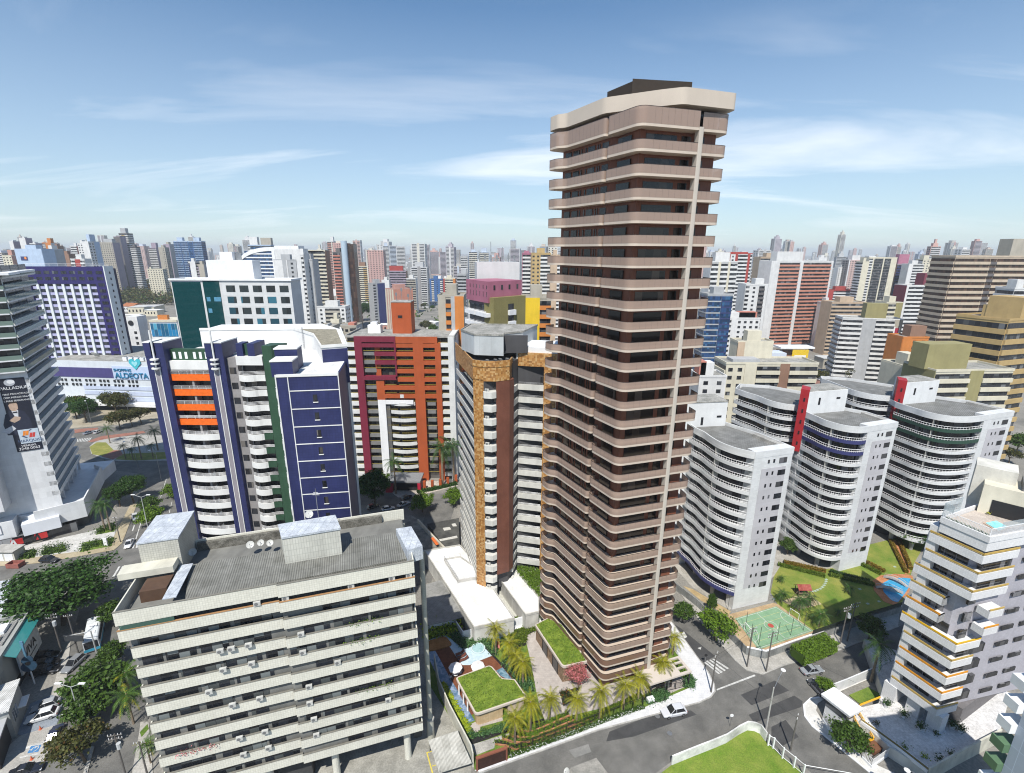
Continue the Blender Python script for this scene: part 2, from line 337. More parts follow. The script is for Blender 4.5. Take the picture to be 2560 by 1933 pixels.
def ribbed(c,pitch=.18,rough=.75,dark=.55,axis=0,ang=0.0):
 """corrugated sheets: fine ribs, sheet joints and weathering"""
 k=('rib',tuple(c),pitch,axis,ang)
 if k in MATS:return MATS[k]
 m,N,L,b=new_mat('corrugated_sheet');uv=uvnode(N);b.inputs['Roughness'].default_value=rough
 mp=N.new('ShaderNodeMapping');mp.inputs['Rotation'].default_value=(0,0,ang);L.new(uv.outputs[0],mp.inputs[0])
 wv=N.new('ShaderNodeTexWave');wv.wave_type='BANDS';wv.bands_direction='X' if axis==0 else 'Y';wv.inputs['Scale'].default_value=.314/pitch;wv.inputs['Distortion'].default_value=0;L.new(mp.outputs[0],wv.inputs['Vector'])
 r=ramp(N,L,wv.outputs['Fac'],tuple(x*dark for x in c),c,.1,.7)
 geo=N.new('ShaderNodeNewGeometry');n=N.new('ShaderNodeTexNoise');n.inputs['Scale'].default_value=.5;n.inputs['Detail'].default_value=7;n.inputs['Roughness'].default_value=.7;L.new(geo.outputs['Position'],n.inputs['Vector'])
 r2=ramp(N,L,n.outputs['Fac'],(.62,.62,.6),(1.1,1.1,1.1),.3,.65)
 br=N.new('ShaderNodeTexBrick');br.offset=0;br.inputs['Scale'].default_value=1;br.inputs['Brick Width'].default_value=1.05;br.inputs['Row Height'].default_value=1.8;br.inputs['Mortar Size'].default_value=.02;br.inputs['Color1'].default_value=(1,1,1,1);br.inputs['Color2'].default_value=(.84,.84,.83,1);br.inputs['Mortar'].default_value=(.6,.6,.6,1);L.new(mp.outputs[0],br.inputs['Vector'])
 x=mul(N,L,r.outputs[0],r2.outputs[0]);x=mul(N,L,x.outputs[0],br.outputs[0]);L.new(x.outputs[0],b.inputs['Base Color']);MATS[k]=m;return m
def mosaic(c0,c1,c2,size=.35):
 k=('mosaic',tuple(c0))
 if k in MATS:return MATS[k]
 m,N,L,b=new_mat('mosaic_tiles');uv=uvnode(N);mp=N.new('ShaderNodeMapping');mp.inputs['Scale'].default_value=(1/size,1/size,1);L.new(uv.outputs[0],mp.inputs[0])
 fl=N.new('ShaderNodeVectorMath');fl.operation='FLOOR';L.new(mp.outputs[0],fl.inputs[0]);wn=N.new('ShaderNodeTexWhiteNoise');wn.noise_dimensions='2D';L.new(fl.outputs[0],wn.inputs['Vector'])
 r=ramp(N,L,wn.outputs['Value'],c0,c1,0,.6);e=r.color_ramp.elements.new(.95);e.color=(*c2,1);L.new(r.outputs[0],b.inputs['Base Color']);b.inputs['Roughness'].default_value=.45;MATS[k]=m;return m
WHITE=(.78,.79,.80)
M_WHITE=paint(WHITE,.6,.12);M_DARK=plain((.02,.02,.022),.5);M_CONC=ground_mat('concrete',(.30,.29,.27),(.46,.45,.42),.5,5)
M_ROOFC=ground_mat('roof_concrete',(.22,.22,.20),(.42,.41,.38),.4,3,fineamt=.35)
M_METAL=plain((.35,.36,.37),.35,.7);M_POLE=plain((.42,.41,.39),.8);M_BLACK=plain((.015,.015,.016),.4);M_WHITEP=plain((.8,.8,.8),.4)
M_BARK=ground_mat('bark',(.10,.075,.05),(.22,.17,.12),2,12)
M_GRASS=ground_mat('grass',(.085,.16,.02),(.20,.27,.045),.35,9,fineamt=.5);M_ASPH=ground_mat('asphalt',(.115,.113,.106),(.19,.185,.172),.25,7,fineamt=.3)
M_ASPHD=ground_mat('asphalt_new',(.052,.052,.053),(.075,.075,.075),.4,8,fineamt=.25);M_PAVE=ground_mat('pavement',(.36,.345,.31),(.50,.48,.44),.4,6,grid=(.6,.6,0,.02),grout=.75)
M_LINE=ground_mat('road_paint',(.42,.42,.40),(.70,.70,.68),1.5,9,fineamt=.35)
# growing things
def leaf_quad(b,p,s,r,bias=None):
 d=Vector((r.gauss(0,1),r.gauss(0,1),r.gauss(0,1)+.5))
 if bias is not None:d+=bias*1.2
 d.normalize();a=d.cross(Vector((r.gauss(0,1),r.gauss(0,1),r.gauss(0,1)))).normalized();c=d.cross(a);p=Vector(p)
 s1=s*r.uniform(.7,1.3);s2=s*r.uniform(.5,.9)
 b.u[len(b.f)]=(min(.999,max(0,r.gauss(.45,.28))),r.random())
 b.quad(tuple(p-a*s1-c*s2*.3),tuple(p-c*s2+a*s1*.1),tuple(p+a*s1+c*s2*.3),tuple(p+c*s2-a*s1*.1))
def crown_mb(seed,rx,ry,rz,zc,clumps=46,per=80,leaf=.22,flat=.0,cl=.30,hollow=.55):
 """leaf clumps on an uneven crown; gaps stay between the clumps"""
 r=random.Random(seed);b=MB();R=max(rx,ry);tips=[]
 for k in range(clumps):
  while True:
   d=Vector((r.gauss(0,1),r.gauss(0,1),r.gauss(.25,1)))
   if d.length>.1:d.normalize();
   if d.z>-.55:break
  q=hollow+(1-hollow)*r.random()**.6
  lump=.82+.36*mnoise.noise(Vector((d.x*1.7+seed,d.y*1.7,d.z*1.7)))
  c=Vector((d.x*rx*q*lump,d.y*ry*q*lump,zc+d.z*rz*q*lump));tips.append(c)
  s=R*cl*r.uniform(.6,1.25)
  for j in range(per):
   o=Vector((r.gauss(0,.5),r.gauss(0,.5),r.gauss(0,.36)));
   if o.length>1.25:o*=1.25/o.length
   leaf_quad(b,c+o*s,leaf,r,o)
 return b,tips
def tree_proto(name,seed,rx,ry,h,trunk_h,leafm,clumps=46,per=80,leaf=.22,tr=.22,cl=.30,rz=None):
 rz=rz or(h-trunk_h)/2*1.05
 t=thing(name,name,'tree',(0,0,0))
 zc=h-rz;b,tips=crown_mb(seed,rx,ry,rz,zc,clumps,per,leaf,cl=cl)
 ob('crown',b,leafm,t,local=True)
 r=random.Random(seed+5);tb=MB();top=Vector((r.uniform(-.3,.3),r.uniform(-.3,.3),trunk_h))
 tb.tube([(0,0,-.1),(top.x*.4,top.y*.4,trunk_h*.5),tuple(top)],tr,7,tr*.7)
 for c in tips[::max(1,len(tips)//9)]:
  m=top.lerp(c,.5)+Vector((0,0,-.25));tb.tube([tuple(top),tuple(m),tuple(c)],tr*.5,5,.04,cap=False)
 ob('trunk',tb,M_BARK,t,local=True)
 return t
def place_tree(proto,x,y,s=1,rot=None,label='',group=None,z=0,name=None,sz=None):
 o=proto if not proto.get('used')else copy_tree(proto)
 proto['used']=1
 if 'used' in o and o is not proto:del o['used']
 o.location=(x,y,z);o.rotation_euler=(0,0,rnd.uniform(0,6.28)if rot is None else rot);o.scale=(s,s,sz or s)
 o['label']=label
 if group:o['group']=group
 elif 'group' in o:del o['group']
 return o
def frond(b,base,az,L,lift,droop,r,wid=.55,n=7,leaflets=True,vary=(0,1)):
 """one palm frond: an arching rib with leaflets hanging to both sides"""
 pts=[];d=Vector((sin(az),cos(az),0));side=Vector((cos(az),-sin(az),0))
 for k in range(n+1):
  t=k/n;pts.append(Vector(base)+d*(L*t*(1-.18*droop*t))+Vector((0,0,L*(lift*t-droop*t*t))))
 cval=r.uniform(*vary)
 for k in range(n):
  t=(k+.5)/n;p,q=pts[k],pts[k+1];w0=wid*min(1,5*(k/n)+.18)*(1-.65*(k/n)**2);w1=wid*(1-.65*((k+1)/n)**2)if k<n-1 else.02
  for sg in(-1,1):
   dn=Vector((0,0,-.45))
   if leaflets:
    for h_ in(0,.5):
     a=p.lerp(q,h_);c=p.lerp(q,h_+.36);tip=p.lerp(q,min(1.6,h_+.9))+side*sg*(w0+(w1-w0)*h_)*r.uniform(.85,1.1)+dn*(w0)*r.uniform(.7,1.2)
     b.u[len(b.f)]=(min(.999,max(0,cval+r.gauss(0,.12))),.5);b.tri(tuple(a),tuple(c),tuple(tip))
   else:
    b.u[len(b.f)]=(min(.999,max(0,cval+r.gauss(0,.1))),.5)
    b.quad(tuple(p),tuple(q),tuple(q+side*sg*w1+dn*w1),tuple(p+side*sg*w0+dn*w0))
def palm_proto(name,seed,h,L,nf,leafm,tr=.16,wid=.5,trunkm=None,coco=False,n=7,dead=0):
 t=thing(name,name,'palm tree',(0,0,0));r=random.Random(seed);tb=MB()
 lean=Vector((r.uniform(-.04,.04)*h,r.uniform(-.04,.04)*h,0))
 tb.tube([(0,0,-.1),(lean.x*.3,lean.y*.3,h*.45),(lean.x,lean.y,h)],tr*1.25,8,tr*.85)
 tb.tube([(lean.x,lean.y,h-.1),(lean.x,lean.y,h+.35)],tr*1.25,7,tr*.4)
 ob('trunk',tb,trunkm or M_PALMT,t,local=True)
 b=MB()
 for k in range(nf):
  q=(k+.5)/nf;az=k*2.399+r.uniform(-.2,.2);lift=.95-1.25*q+r.uniform(-.1,.1);droop=.55+.35*q+r.uniform(-.1,.1)
  frond(b,(lean.x,lean.y,h+.2),az,L*r.uniform(.85,1.08),lift,droop,r,wid,n,vary=(.15,.85))
 for k in range(dead):frond(b,(lean.x,lean.y,h),r.uniform(0,6.3),L*.8,-.2,.75,r,wid*.8,n,vary=(.95,1.0))
 ob('fronds',b,leafm,t,local=True)
 return t
def shrub_mb(seed,pts,size,per=30,leaf=.12,z=0):
 r=random.Random(seed);b=MB()
 for x,y in pts:
  s=size*r.uniform(.6,1.3)
  for j in range(per):
   o=Vector((r.gauss(0,.45),r.gauss(0,.45),abs(r.gauss(0,.5))));leaf_quad(b,(x+o.x*s,y+o.y*s,z+o.z*s),leaf,r,o)
 return b
def scatter(poly,n,r):
 P=ccw(poly);xs=[p[0]for p in P];ys=[p[1]for p in P];out=[]
 g=0
 while len(out)<n and g<n*60:
  g+=1;x=r.uniform(min(xs),max(xs));y=r.uniform(min(ys),max(ys))
  if inside((x,y),P):out.append((x,y))
 return out
def inside(p,P):
 c=False;n=len(P)
 for i in range(n):
  a,b=P[i],P[i-1]
  if(a[1]>p[1])!=(b[1]>p[1])and p[0]<(b[0]-a[0])*(p[1]-a[1])/(b[1]-a[1])+a[0]:c=not c
 return c
def hedge_mb(path,wd,h,seed,z=0,leaf=.11,dens=55):
 """clipped hedge: a dense box of leaves along a path with a little unevenness"""
 r=random.Random(seed);b=MB()
 for k in range(len(path)-1):
  f=Fr(path[k],path[k+1]);f.box(b,0,f.L,-wd*.40,wd*.40,z,z+h*.86)
  for fi in range(len(b.f)-6,len(b.f)):b.u[fi]=(.05,.5)
  n=int(f.L*(wd+2*h)*dens)
  for j in range(n):
   q=r.random()*(wd+2*h)
   if q<wd:w_,zz,bi=q-wd/2,h+r.gauss(0,.05),Vector((0,0,1))
   elif q<wd+h:w_,zz,bi=wd/2+r.gauss(0,.04),q-wd,Vector((f.n[0],f.n[1],.2))
   else:w_,zz,bi=-wd/2+r.gauss(0,.04),q-wd-h,Vector((-f.n[0],-f.n[1],.2))
   x,y=f.p(r.uniform(-.05,f.L+.05),w_);leaf_quad(b,(x,y,z+zz),leaf,r,bi)
 return b
L_DARK=leaf_mat('dark',(.012,.032,.006),(.055,.13,.02));L_MID=leaf_mat('mid',(.022,.05,.008),(.085,.155,.022));L_OLIVE=leaf_mat('olive',(.035,.042,.010),(.11,.115,.03),(.17,.09,.03))
L_BRIGHT=leaf_mat('bright',(.05,.10,.008),(.16,.27,.02));L_LIME=leaf_mat('lime',(.10,.17,.008),(.36,.44,.02));L_PALM=leaf_mat('date_palm',(.10,.115,.006),(.42,.40,.02),(.30,.30,.10));L_COCO=leaf_mat('coconut',(.02,.055,.008),(.10,.19,.025),(.42,.38,.03))
L_ROYAL=leaf_mat('royal_palm',(.015,.05,.012),(.07,.14,.03));L_PINK=leaf_mat('blossom',(.16,.10,.04),(.72,.20,.24),(.78,.36,.38));L_HEDGE=leaf_mat('hedge',(.045,.085,.006),(.16,.22,.02));L_HEDGEO=leaf_mat('hedge_orange',(.10,.09,.006),(.32,.18,.03))
L_JADE=leaf_mat('jade',(.03,.09,.03),(.12,.24,.08))
M_PALMT=ground_mat('palm_trunk',(.16,.12,.08),(.34,.27,.20),3,14)
# vehicles
M_TYRE=plain((.02,.02,.02),.8);M_RIM=plain((.45,.46,.47),.3,.8);M_CARGL=plain((.018,.02,.024),.08,0,.6);M_LAMP=plain((.75,.76,.78),.15);M_TAIL=plain((.35,.02,.02),.25);M_PLATE=plain((.6,.6,.6),.5)
def car_paint(c):
 k=('car',c)
 if k in MATS:return MATS[k]
 m,N,L,b=new_mat('car_paint');b.inputs['Base Color'].default_value=(*c,1);b.inputs['Roughness'].default_value=.25;b.inputs['Metallic'].default_value=.15;b.inputs['Coat Weight'].default_value=.6;b.inputs['Coat Roughness'].default_value=.05;MATS[k]=m;return m
def loft(b,rings,cap=True):
 i=len(b.v);n=len(rings[0])
 for R in rings:b.v+=R
 for k in range(len(rings)-1):
  for q in range(n):
   q2=(q+1)%n;b.f.append((i+k*n+q,i+k*n+q2,i+(k+1)*n+q2,i+(k+1)*n+q));b.m.append(b.mi)
 if cap:b.f.append(tuple(i+q for q in reversed(range(n))));b.m.append(b.mi);b.f.append(tuple(i+(len(rings)-1)*n+q for q in range(n)));b.m.append(b.mi)
def car(x,y,heading,color,label,kind='hatch',group=None,name='parked_car',z=0.02):
 """heading: direction of the bonnet in radians from +X"""
 t=thing(name,label,'car',(x,y,z),group,heading);suv=kind=='suv';sed=kind=='sedan'
 Lh=2.3 if suv else(2.25 if sed else 2.05);hw=.92 if suv else.86;hb=.95 if suv else.84;top=1.66 if suv else 1.46
 body=MB()
 st=[(-Lh,.72,.42,.72*hb/.84),(-Lh+.12,hw*.93,.30,hb*.98),(-Lh*.62,hw,.24,hb*1.02),(-.2,hw,.22,hb),(Lh*.42,hw,.24,hb*.98),(Lh*.72,hw*.96,.26,hb*.86),(Lh-.1,hw*.86,.32,hb*.74),(Lh,.62,.42,hb*.62)]
 rings=[]
 for sx,w_,z0,z1 in st:
  rings.append([(sx,-w_*.9,z0),(sx,-w_,z0+.18),(sx,-w_,z1-.14),(sx,-w_*.86,z1),(sx,w_*.86,z1),(sx,w_,z1-.14),(sx,w_,z0+.18),(sx,w_*.9,z0)])
 loft(body,rings)
 # roof shell
 rb0=-Lh*.86 if not sed else-Lh*.66;rf0=Lh*.44;rb1=-Lh*.66 if not sed else-Lh*.30;rf1=Lh*.10
 tw=hw*.70
 loft(body,[[(rb1,-tw,top-.03),(rf1,-tw,top-.05),(rf1,tw,top-.05),(rb1,tw,top-.03)],[(rb1+.1,-tw*.86,top+.02),(rf1-.12,-tw*.86,top+.01),(rf1-.12,tw*.86,top+.01),(rb1+.1,tw*.86,top+.02)]])
 for sx0,sx1 in((rb0,rb1),(rf0,rf1),(-.15,-.12)):
  for sg in(-1,1):
   body.tube([(sx0,sg*hw*.87,hb-.02),(sx1,sg*tw*1.01,top-.02)],.045,5)
 bo=ob('body',body,car_paint(color),t,local=True,smooth=False)
 g=MB();loft(g,[[(rb0,-hw*.85,hb-.03),(rf0,-hw*.85,hb-.03),(rf0,hw*.85,hb-.03),(rb0,hw*.85,hb-.03)],[(rb1,-tw*.98,top-.03),(rf1,-tw*.98,top-.03),(rf1,tw*.98,top-.03),(rb1,tw*.98,top-.03)]])
 ob('windows',g,M_CARGL,t,local=True)
 for sx in(-Lh*.62,Lh*.60):
  for sg in(-1,1):
   wb=MB();wb.tube([(sx,sg*(hw-.17),.33),(sx,sg*(hw+.015),.33)],.33,14);wo=ob('wheel',wb,M_TYRE,t,local=True)
   rb=MB();rb.tube([(sx,sg*(hw+.012),.33),(sx,sg*(hw+.03),.33)],.2,10);ob('rim',rb,M_RIM,wo,local=True)
 for sg in(-1,1):
  h_=MB();h_.box(Lh-.22,Lh-.03,min(sg*.45,sg*.74),max(sg*.45,sg*.74),hb*.62,hb*.74);ob('headlight',h_,M_LAMP,t,local=True)
  h_=MB();h_.box(-Lh-.01,-Lh+.16,min(sg*.5,sg*.76),max(sg*.5,sg*.76),hb*.66,hb*.84);ob('tail_light',h_,M_TAIL,t,local=True)
  h_=MB();h_.ball((rf0-.25,sg*(hw+.06),hb+.08),.09,.1,.07,6,4);ob('mirror',h_,car_paint(color),t,local=True)
 pb=MB();pb.box(-Lh-.02,-Lh+.02,-.2,.2,.45,.56);ob('number_plate',pb,M_PLATE,t,local=True)
 return t
 # street furniture
def double_lamp(x,y,h,az,label,span=2.2,rise=.7):
 t=thing('street_lamp',label,'street lamp',(x,y,0));b=MB();b.tube([(x,y,0),(x,y,h)],.13,8,.07);ob('pole',b,M_LAMPP,t)
 for sg in(-1,1):
  d=(sg*cos(az),sg*sin(az));b=MB();b.tube([(x,y,h-.05),(x+d[0]*span*.5,y+d[1]*span*.5,h+rise*.5),(x+d[0]*span,y+d[1]*span,h+rise)],.05,6);a=ob('arm',b,M_LAMPP,t)
  b=MB();b.box(x+d[0]*span-.55,x+d[0]*span+.55,y+d[1]*span-.16,y+d[1]*span+.16,h+rise-.05,h+rise+.09,az if sg>0 else az+pi,(x+d[0]*span,y+d[1]*span));ob('lamp_head',b,M_WHITEP,a)
 return t
def single_lamp(x,y,h,az,label,span=2.6,rise=1.5,polem=None,r=.16):
 t=thing('street_lamp',label,'street lamp',(x,y,0));b=MB();b.tube([(x,y,0),(x,y,h)],r,8,r*.62);ob('pole',b,polem or M_POLE,t)
 d=(cos(az),sin(az));b=MB();b.tube([(x,y,h-.6),(x+d[0]*span*.6,y+d[1]*span*.6,h+rise*.62),(x+d[0]*span,y+d[1]*span,h+rise)],.05,6);a=ob('arm',b,M_METAL,t)
 b=MB();b.ball((x+d[0]*(span+.25),y+d[1]*(span+.25),h+rise+.03),.42,.42,.13,8,5);ob('lamp_head',b,M_WHITEP,a)
 return t
def utility_pole(x,y,h,label,az=0,arms=((.3,1.1),),transformer=False,r=.15):
 t=thing('utility_pole',label,'utility pole',(x,y,0));b=MB();b.tube([(x,y,0),(x,y,h)],r,7,r*.65);ob('pole',b,M_POLED,t)
 for dz,L in arms:
  b=MB();c,s=cos(az)*L,sin(az)*L;b.tube([(x-c,y-s,h-dz),(x+c,y+s,h-dz)],.07,5);a=ob('crossarm',b,M_POLED,t)
  for q in(-.9,-.45,.45,.9):
   b=MB();b.tube([(x+c*q,y+s*q,h-dz+.05),(x+c*q,y+s*q,h-dz+.3)],.05,5);ob('insulator',b,M_WHITEP,a)
 if transformer:
  b=MB();b.tube([(x+.45,y-.2,h-2.6),(x+.45,y-.2,h-1.6)],.33,9);ob('transformer',b,plain((.45,.47,.48),.5),t)
 return t
M_LAMPP=plain((.55,.56,.55),.5,.3);M_POLED=plain((.13,.12,.11),.85)
def wire(a,b_,sag,label):
 pts=[]
 for k in range(9):
  t=k/8;p=lerp(a,b_,t);pts.append((p[0],p[1],p[2]-sag*4*t*(1-t)))
 b=MB();b.tube(pts,.02,3,cap=False);return single('overhead_cable',label,'cable',b,M_BLACK)
def ac_unit(f,u,z,w_,parent=None,dish=False,label=None,cat=None):
 """outdoor unit of a split air conditioner: casing, fan grille"""
 b=MB();f.box(b,u-.42,u+.42,w_,w_+.32,z,z+.6)
 o=ob('air_conditioner',b,M_ACU,parent)if parent else None
 g=MB();c=f.p(u-.1,w_+.32);c2=f.p(u-.1,w_+.345);g.tube([(*c,z+.3),(*c2,z+.3)],.23,12);ob('fan_grille',g,M_METAL,o)
 return o
M_ACU=plain((.50,.50,.47),.5)
def dish_antenna(x,y,z,r,az,label,el=.75):
 t=thing('satellite_dish',label,'satellite dish',(x,y,z));b=MB();d=Vector((cos(az)*cos(el),sin(az)*cos(el),sin(el)));a=d.cross(Vector((0,0,1))).normalized();c=a.cross(d)
 ctr=Vector((x,y,z+r*.9));n=14;rings=[]
 for k in range(4):
  q=k/3;rr=r*q;rings.append([tuple(ctr+a*rr*cos(2*pi*j/n)+c*rr*sin(2*pi*j/n)+d*(r*.28*q*q))for j in range(n)])
 loft(b,rings,cap=False);ob('reflector',b,M_ACU,t)
 b=MB();b.tube([(x,y,z),(x,y,z+r*.9)],.05,6);ob('mast',b,M_METAL,t);b=MB();b.tube([tuple(ctr+c*-r+d*r*.28),tuple(ctr+d*r*.8)],.02,4);b.ball(tuple(ctr+d*r*.8),.07,.07,.07,6,4);ob('feed_arm',b,M_METAL,t)
 return t
 # ground and roads
def poly_sheet(name,pts,z,mat,kind='structure'):
 b=MB();b.prism(pts,z-.05,z,bot=False);o=ob(name,b,mat);o['kind']=kind;return o
b=MB();b.box(-9000,9000,-900,12000,-1.0,0.0);struct('ground',b,ground_mat('city_ground',(.17,.165,.15),(.30,.285,.255),.05,2.5,fineamt=.3))
# the brown tower
def main_tower():
 C=(16.92,71.86);aF=radians(17.2);eF=(cos(aF),sin(aF));aL=radians(118.5);eL=(cos(aL),sin(aL));nL=(-eL[1]*1,eL[0]*1)
 nL=(cos(aL+pi/2),sin(aL+pi/2));nF=(eF[1],-eF[0])
 def PL(s,w_):return(C[0]+eL[0]*s+nL[0]*w_,C[1]+eL[1]*s+nL[1]*w_)# along the long side, w outwards
 def PF(t,w_):return(C[0]+eF[0]*t+nF[0]*w_,C[1]+eF[1]*t+nF[1]*w_)
 T=thing('apartment_tower','tall brown apartment tower with stacked beige balconies and a dark block on its roof','apartment tower',(C[0]+4,C[1]+8,0))
 BEI=paint((.55,.465,.385),.55,.08);BEIT=paint((.46,.40,.35),.5,.05,streak=False);RED=paint((.20,.075,.045),.5,.15,(1.3,3.1,.02),.5);SOFF=BEI
 GL=glass((.006,.005,.005),.2,1.35,.16,3.1,(.075,.06,.05),.05,(.02,.015,.012));RG=clear_glass((.42,.31,.25),.66,.2);CAP=plain((.05,.035,.03),.4);FRM=plain((.30,.24,.20),.5)
 # outlines of the slab seen from above, going round counter-clockwise from the pillar along the front and then the long side to the back
 sec2=rounded([(*PL(6.9,-1.3),0),(*PL(6.9,0),.9),(*PL(0,0),1.5),(*PF(9.75,0),0)],7)
 sec1=rounded([(*PL(21.0,-1.0),0),(*PL(21.0,1.15),1.3),(*PL(18.3,1.15),1.3),(*PL(17.0,0),1.3),(*PL(7.3,0),.9),(*PL(7.3,-1.3),0)],7)
 side=rounded([(*PF(10.2,-.45),0),(*PF(14.7,-.45),1.1),(*PF(15.1,-3.2),0)],6)
 back=[PF(15.1,-17.5),PL(21.0,-9)]
 sec2=sec2[0:1]+[p for p in sec2[1:]]
 full=sec1+sec2+side+back
 # wall line
 wl=[PL(20.4,-1.6),PL(7.6,-1.5),PL(6.6,-2.0),PL(1.4,-1.5),PF(2.2,-2.0),PF(9.6,-2.0),PF(10.2,-1.6),PF(13.6,-1.75),PF(14.1,-3.2),PF(14.1,-17),PL(20.4,-8.6)]
 H0=3.25;FH=3.1;N=31
 wb=MB();wb.prism(wl,0,H0+FH*N-.6);ob('wall',wb,RED,T)
 FLl=Fr(PL(20.4,-1.5),PL(0,-1.5));FLf=Fr(PF(0,-2.0),PF(10,-2.0));FLs=Fr(PF(10.2,-1.6),PF(13.6,-1.75))
 wins=[]
 for j in range(N):
  z=H0+FH*j;zt=z+.42;pent=j==N-1
  b=MB();b.prism(full,z,z+.42);ob('floor_slab',b,BEI,T)
  gh=2.0 if pent else 1.08
  for nm,path in(('balcony_railing',sec1),('balcony_railing',sec2[:-1]+[PF(9.35,0)]),('balcony_railing',side)):
   p2=offset(path,-.04);b=MB();b.strip(path,zt-.06,zt+gh,.03);r_=ob(nm,b,RG if j>1 else clear_glass((.22,.13,.09),.85,.15),T)
   b=MB();b.strip(path,zt+gh,zt+gh+.045,.07);
   # joints between the panes
   acc=0
   for k in range(len(path)-1):
    seg=hypot(path[k+1][0]-path[k][0],path[k+1][1]-path[k][1]);acc+=seg
    n=int(seg/1.05)
    if seg>1.3:
     for q in range(1,n+1):
      x,y=lerp(path[k],path[k+1],q/(n+1));b.tube([(x,y,zt-.06),(x,y,zt+gh)],.022,4,cap=False)
   ob('handrail',b,CAP,r_)
  zw0=zt+.02;zw1=z+FH-.45
  def win(f,u0,u1,z0=zw0,z1=zw1,out=.05):
   bb=MB();f.box(bb,u0,u1,-.1,out,z0,z1);wins.append(bb)
  for u0,u1 in((1.0,2.6),(3.2,4.8),(5.3,5.55),(6.5,6.75),(7.2,8.9),(9.5,9.7),(10.0,10.2),(10.8,12.3),(14.4,17.2)):win(FLl,u0,u1)
  win(FLf,2.25,7.2);win(FLf,8.0,9.5);win(FLs,.15,1.35)
 emit(wins,'window',GL,T)
 zt=H0+FH*N
 # front pillar
 b=MB();b.prism(rounded([(*PF(9.35,.12),.15),(*PF(10.15,.12),.3),(*PF(10.15,-.9),0),(*PF(9.35,-.9),0)],4),2.6,H0+FH*(N-1)+.42);ob('pillar',b,paint((.50,.45,.39),.5,.06),T)
 # ground floor columns and lobby
 b=MB();b.prism([PL(19,-3),PL(2.5,-3),PF(2.5,-3.5),PF(13,-3.5),PF(13,-15),PL(19,-8)],0,3.3);ob('lobby',b,paint((.22,.14,.10),.4,.1,(1.2,3),.5),T)
 # crown
 cr=rounded([(*PL(21.0,-1.0),0),(*PL(21.0,1.15),1.0),(*PL(18.2,1.15),1.6),(*PL(17.0,.25),1.3),(*PL(7.5,.25),2.2),(*PF(4.0,-1.6),2.4),(*PF(6.3,.3),1.6),(*PF(15.0,.15),.8),(*PF(15.4,-3),0),(*PF(15.4,-17.5),0),(*PL(21.0,-9),0)],6)
 z0=H0+FH*(N-1)+2.95
 b=MB();b.prism(cr,z0,z0+2.05);ob('crown_parapet',b,paint((.53,.46,.385),.55,.05),T)
 b=MB();b.prism([PL(20,-1.6),PL(8,-1.4),PF(3,-2.2),PF(9,-2.2),PF(13.6,-2),PF(14.1,-16),PL(20.4,-8.6)],H0+FH*N-.8,z0+.1);ob('penthouse_wall',b,glass((.01,.009,.009),.1,1.5,.08,3.1,(.06,.04,.03),.07),T)
 b=MB();b.prism([PL(12.6,-4.2),PL(6.6,-4.2),PF(2.2,-6.6),PF(11.2,-5.2),PF(11.6,-13),PL(12.6,-10)],z0+2.0,z0+4.6);ob('roof_block',b,plain((.028,.019,.012),.7),T)
 return T
main_tower()
# streets on the right and the garden of the tower
def Ws(f,pts,z=0):return[W(f(*p),z)for p in pts]
def extend(a,b,d):l=hypot(b[0]-a[0],b[1]-a[1]);return(b[0]+(b[0]-a[0])/l*d,b[1]+(b[1]-a[1])/l*d)
k0,k1=W(cg(480,1670)),W(cg(1250,1390))
kerb=[extend(k1,k0,30),k0,k1]+Ws(yc,[(135,300),(215,262),(246,222),(238,170)])+[W(c7(225,830)),W(c7(0,520)),(33.5,100),(27,128),(20,150)]
rightside=[(27.5,150),(35,128),(38.5,108)]+Ws(c7,[(0,400),(150,480),(400,760),(470,820),(570,845),(700,790),(1060,690),(1420,545)])+[(110,98.5),(160,116),(163,104),(113,90)]+Ws(c7,[(1365,815),(1080,925),(940,990),(870,1000),(828,1040),(835,1110),(880,1170),(1080,1330),(1240,1460)])+[(70,40),(60,36)]+Ws(c7,[(870,1460),(740,1330),(600,1290),(470,1180),(330,1240),(0,1390)])+[(0,44),(-30,34)]
poly_sheet('road',kerb+rightside,.012,M_ASPH)
for pts in([(425,245),(665,145),(765,215),(500,318)],[(480,385),(800,250),(860,290),(850,330),(520,440)],[(640,470),(740,420),(830,540),(715,605),(640,530)]):poly_sheet('road_patch',Ws(yc,pts),.018,M_ASPHD)
poly_sheet('road_patch',Ws(c7,[(0,520),(60,560),(270,730),(200,770),(0,640)]),.018,M_ASPHD)
poly_sheet('road_patch',Ws(gc,[(1000,1520),(1640,1270),(2000,1260),(2070,1310),(1300,1580),(960,1640)]),.018,M_ASPHD)
poly_sheet('road_patch',Ws(cg,[(1060,1520),(1190,1480),(1210,1530),(1100,1570)]),.0185,ground_mat('old_patch',(.20,.20,.19),(.27,.265,.25),.5,7))
b=MB()
for p in([(256,205),(520,103),(530,113),(258,215)],[(180,8),(192,5),(300,85),(285,92)],[(205,2),(215,-2),(320,72),(310,80)],[(225,-6),(236,-8),(342,58),(332,66)],[(170,20),(180,16),(280,95),(268,98)]):b.prism(Ws(yc,p),.012,.024)
for p in([(60,590),(75,575),(95,610),(80,620)],[(160,680),(185,672),(180,690)]):b.prism(Ws(c7,p),.012,.0225)
struct('road_markings',b,M_LINE)
for p in((1740,1540),(1590,1330)):
 x,y=W(gc(*p));b=MB();b.cyl(x,y,.0,.026,.42,16);single('manhole_cover','dark round manhole cover in the grey asphalt %s'%('below the white car' if p[0]>1700 else 'left of the white car near the kerb'),'manhole cover',b,M_METAL)
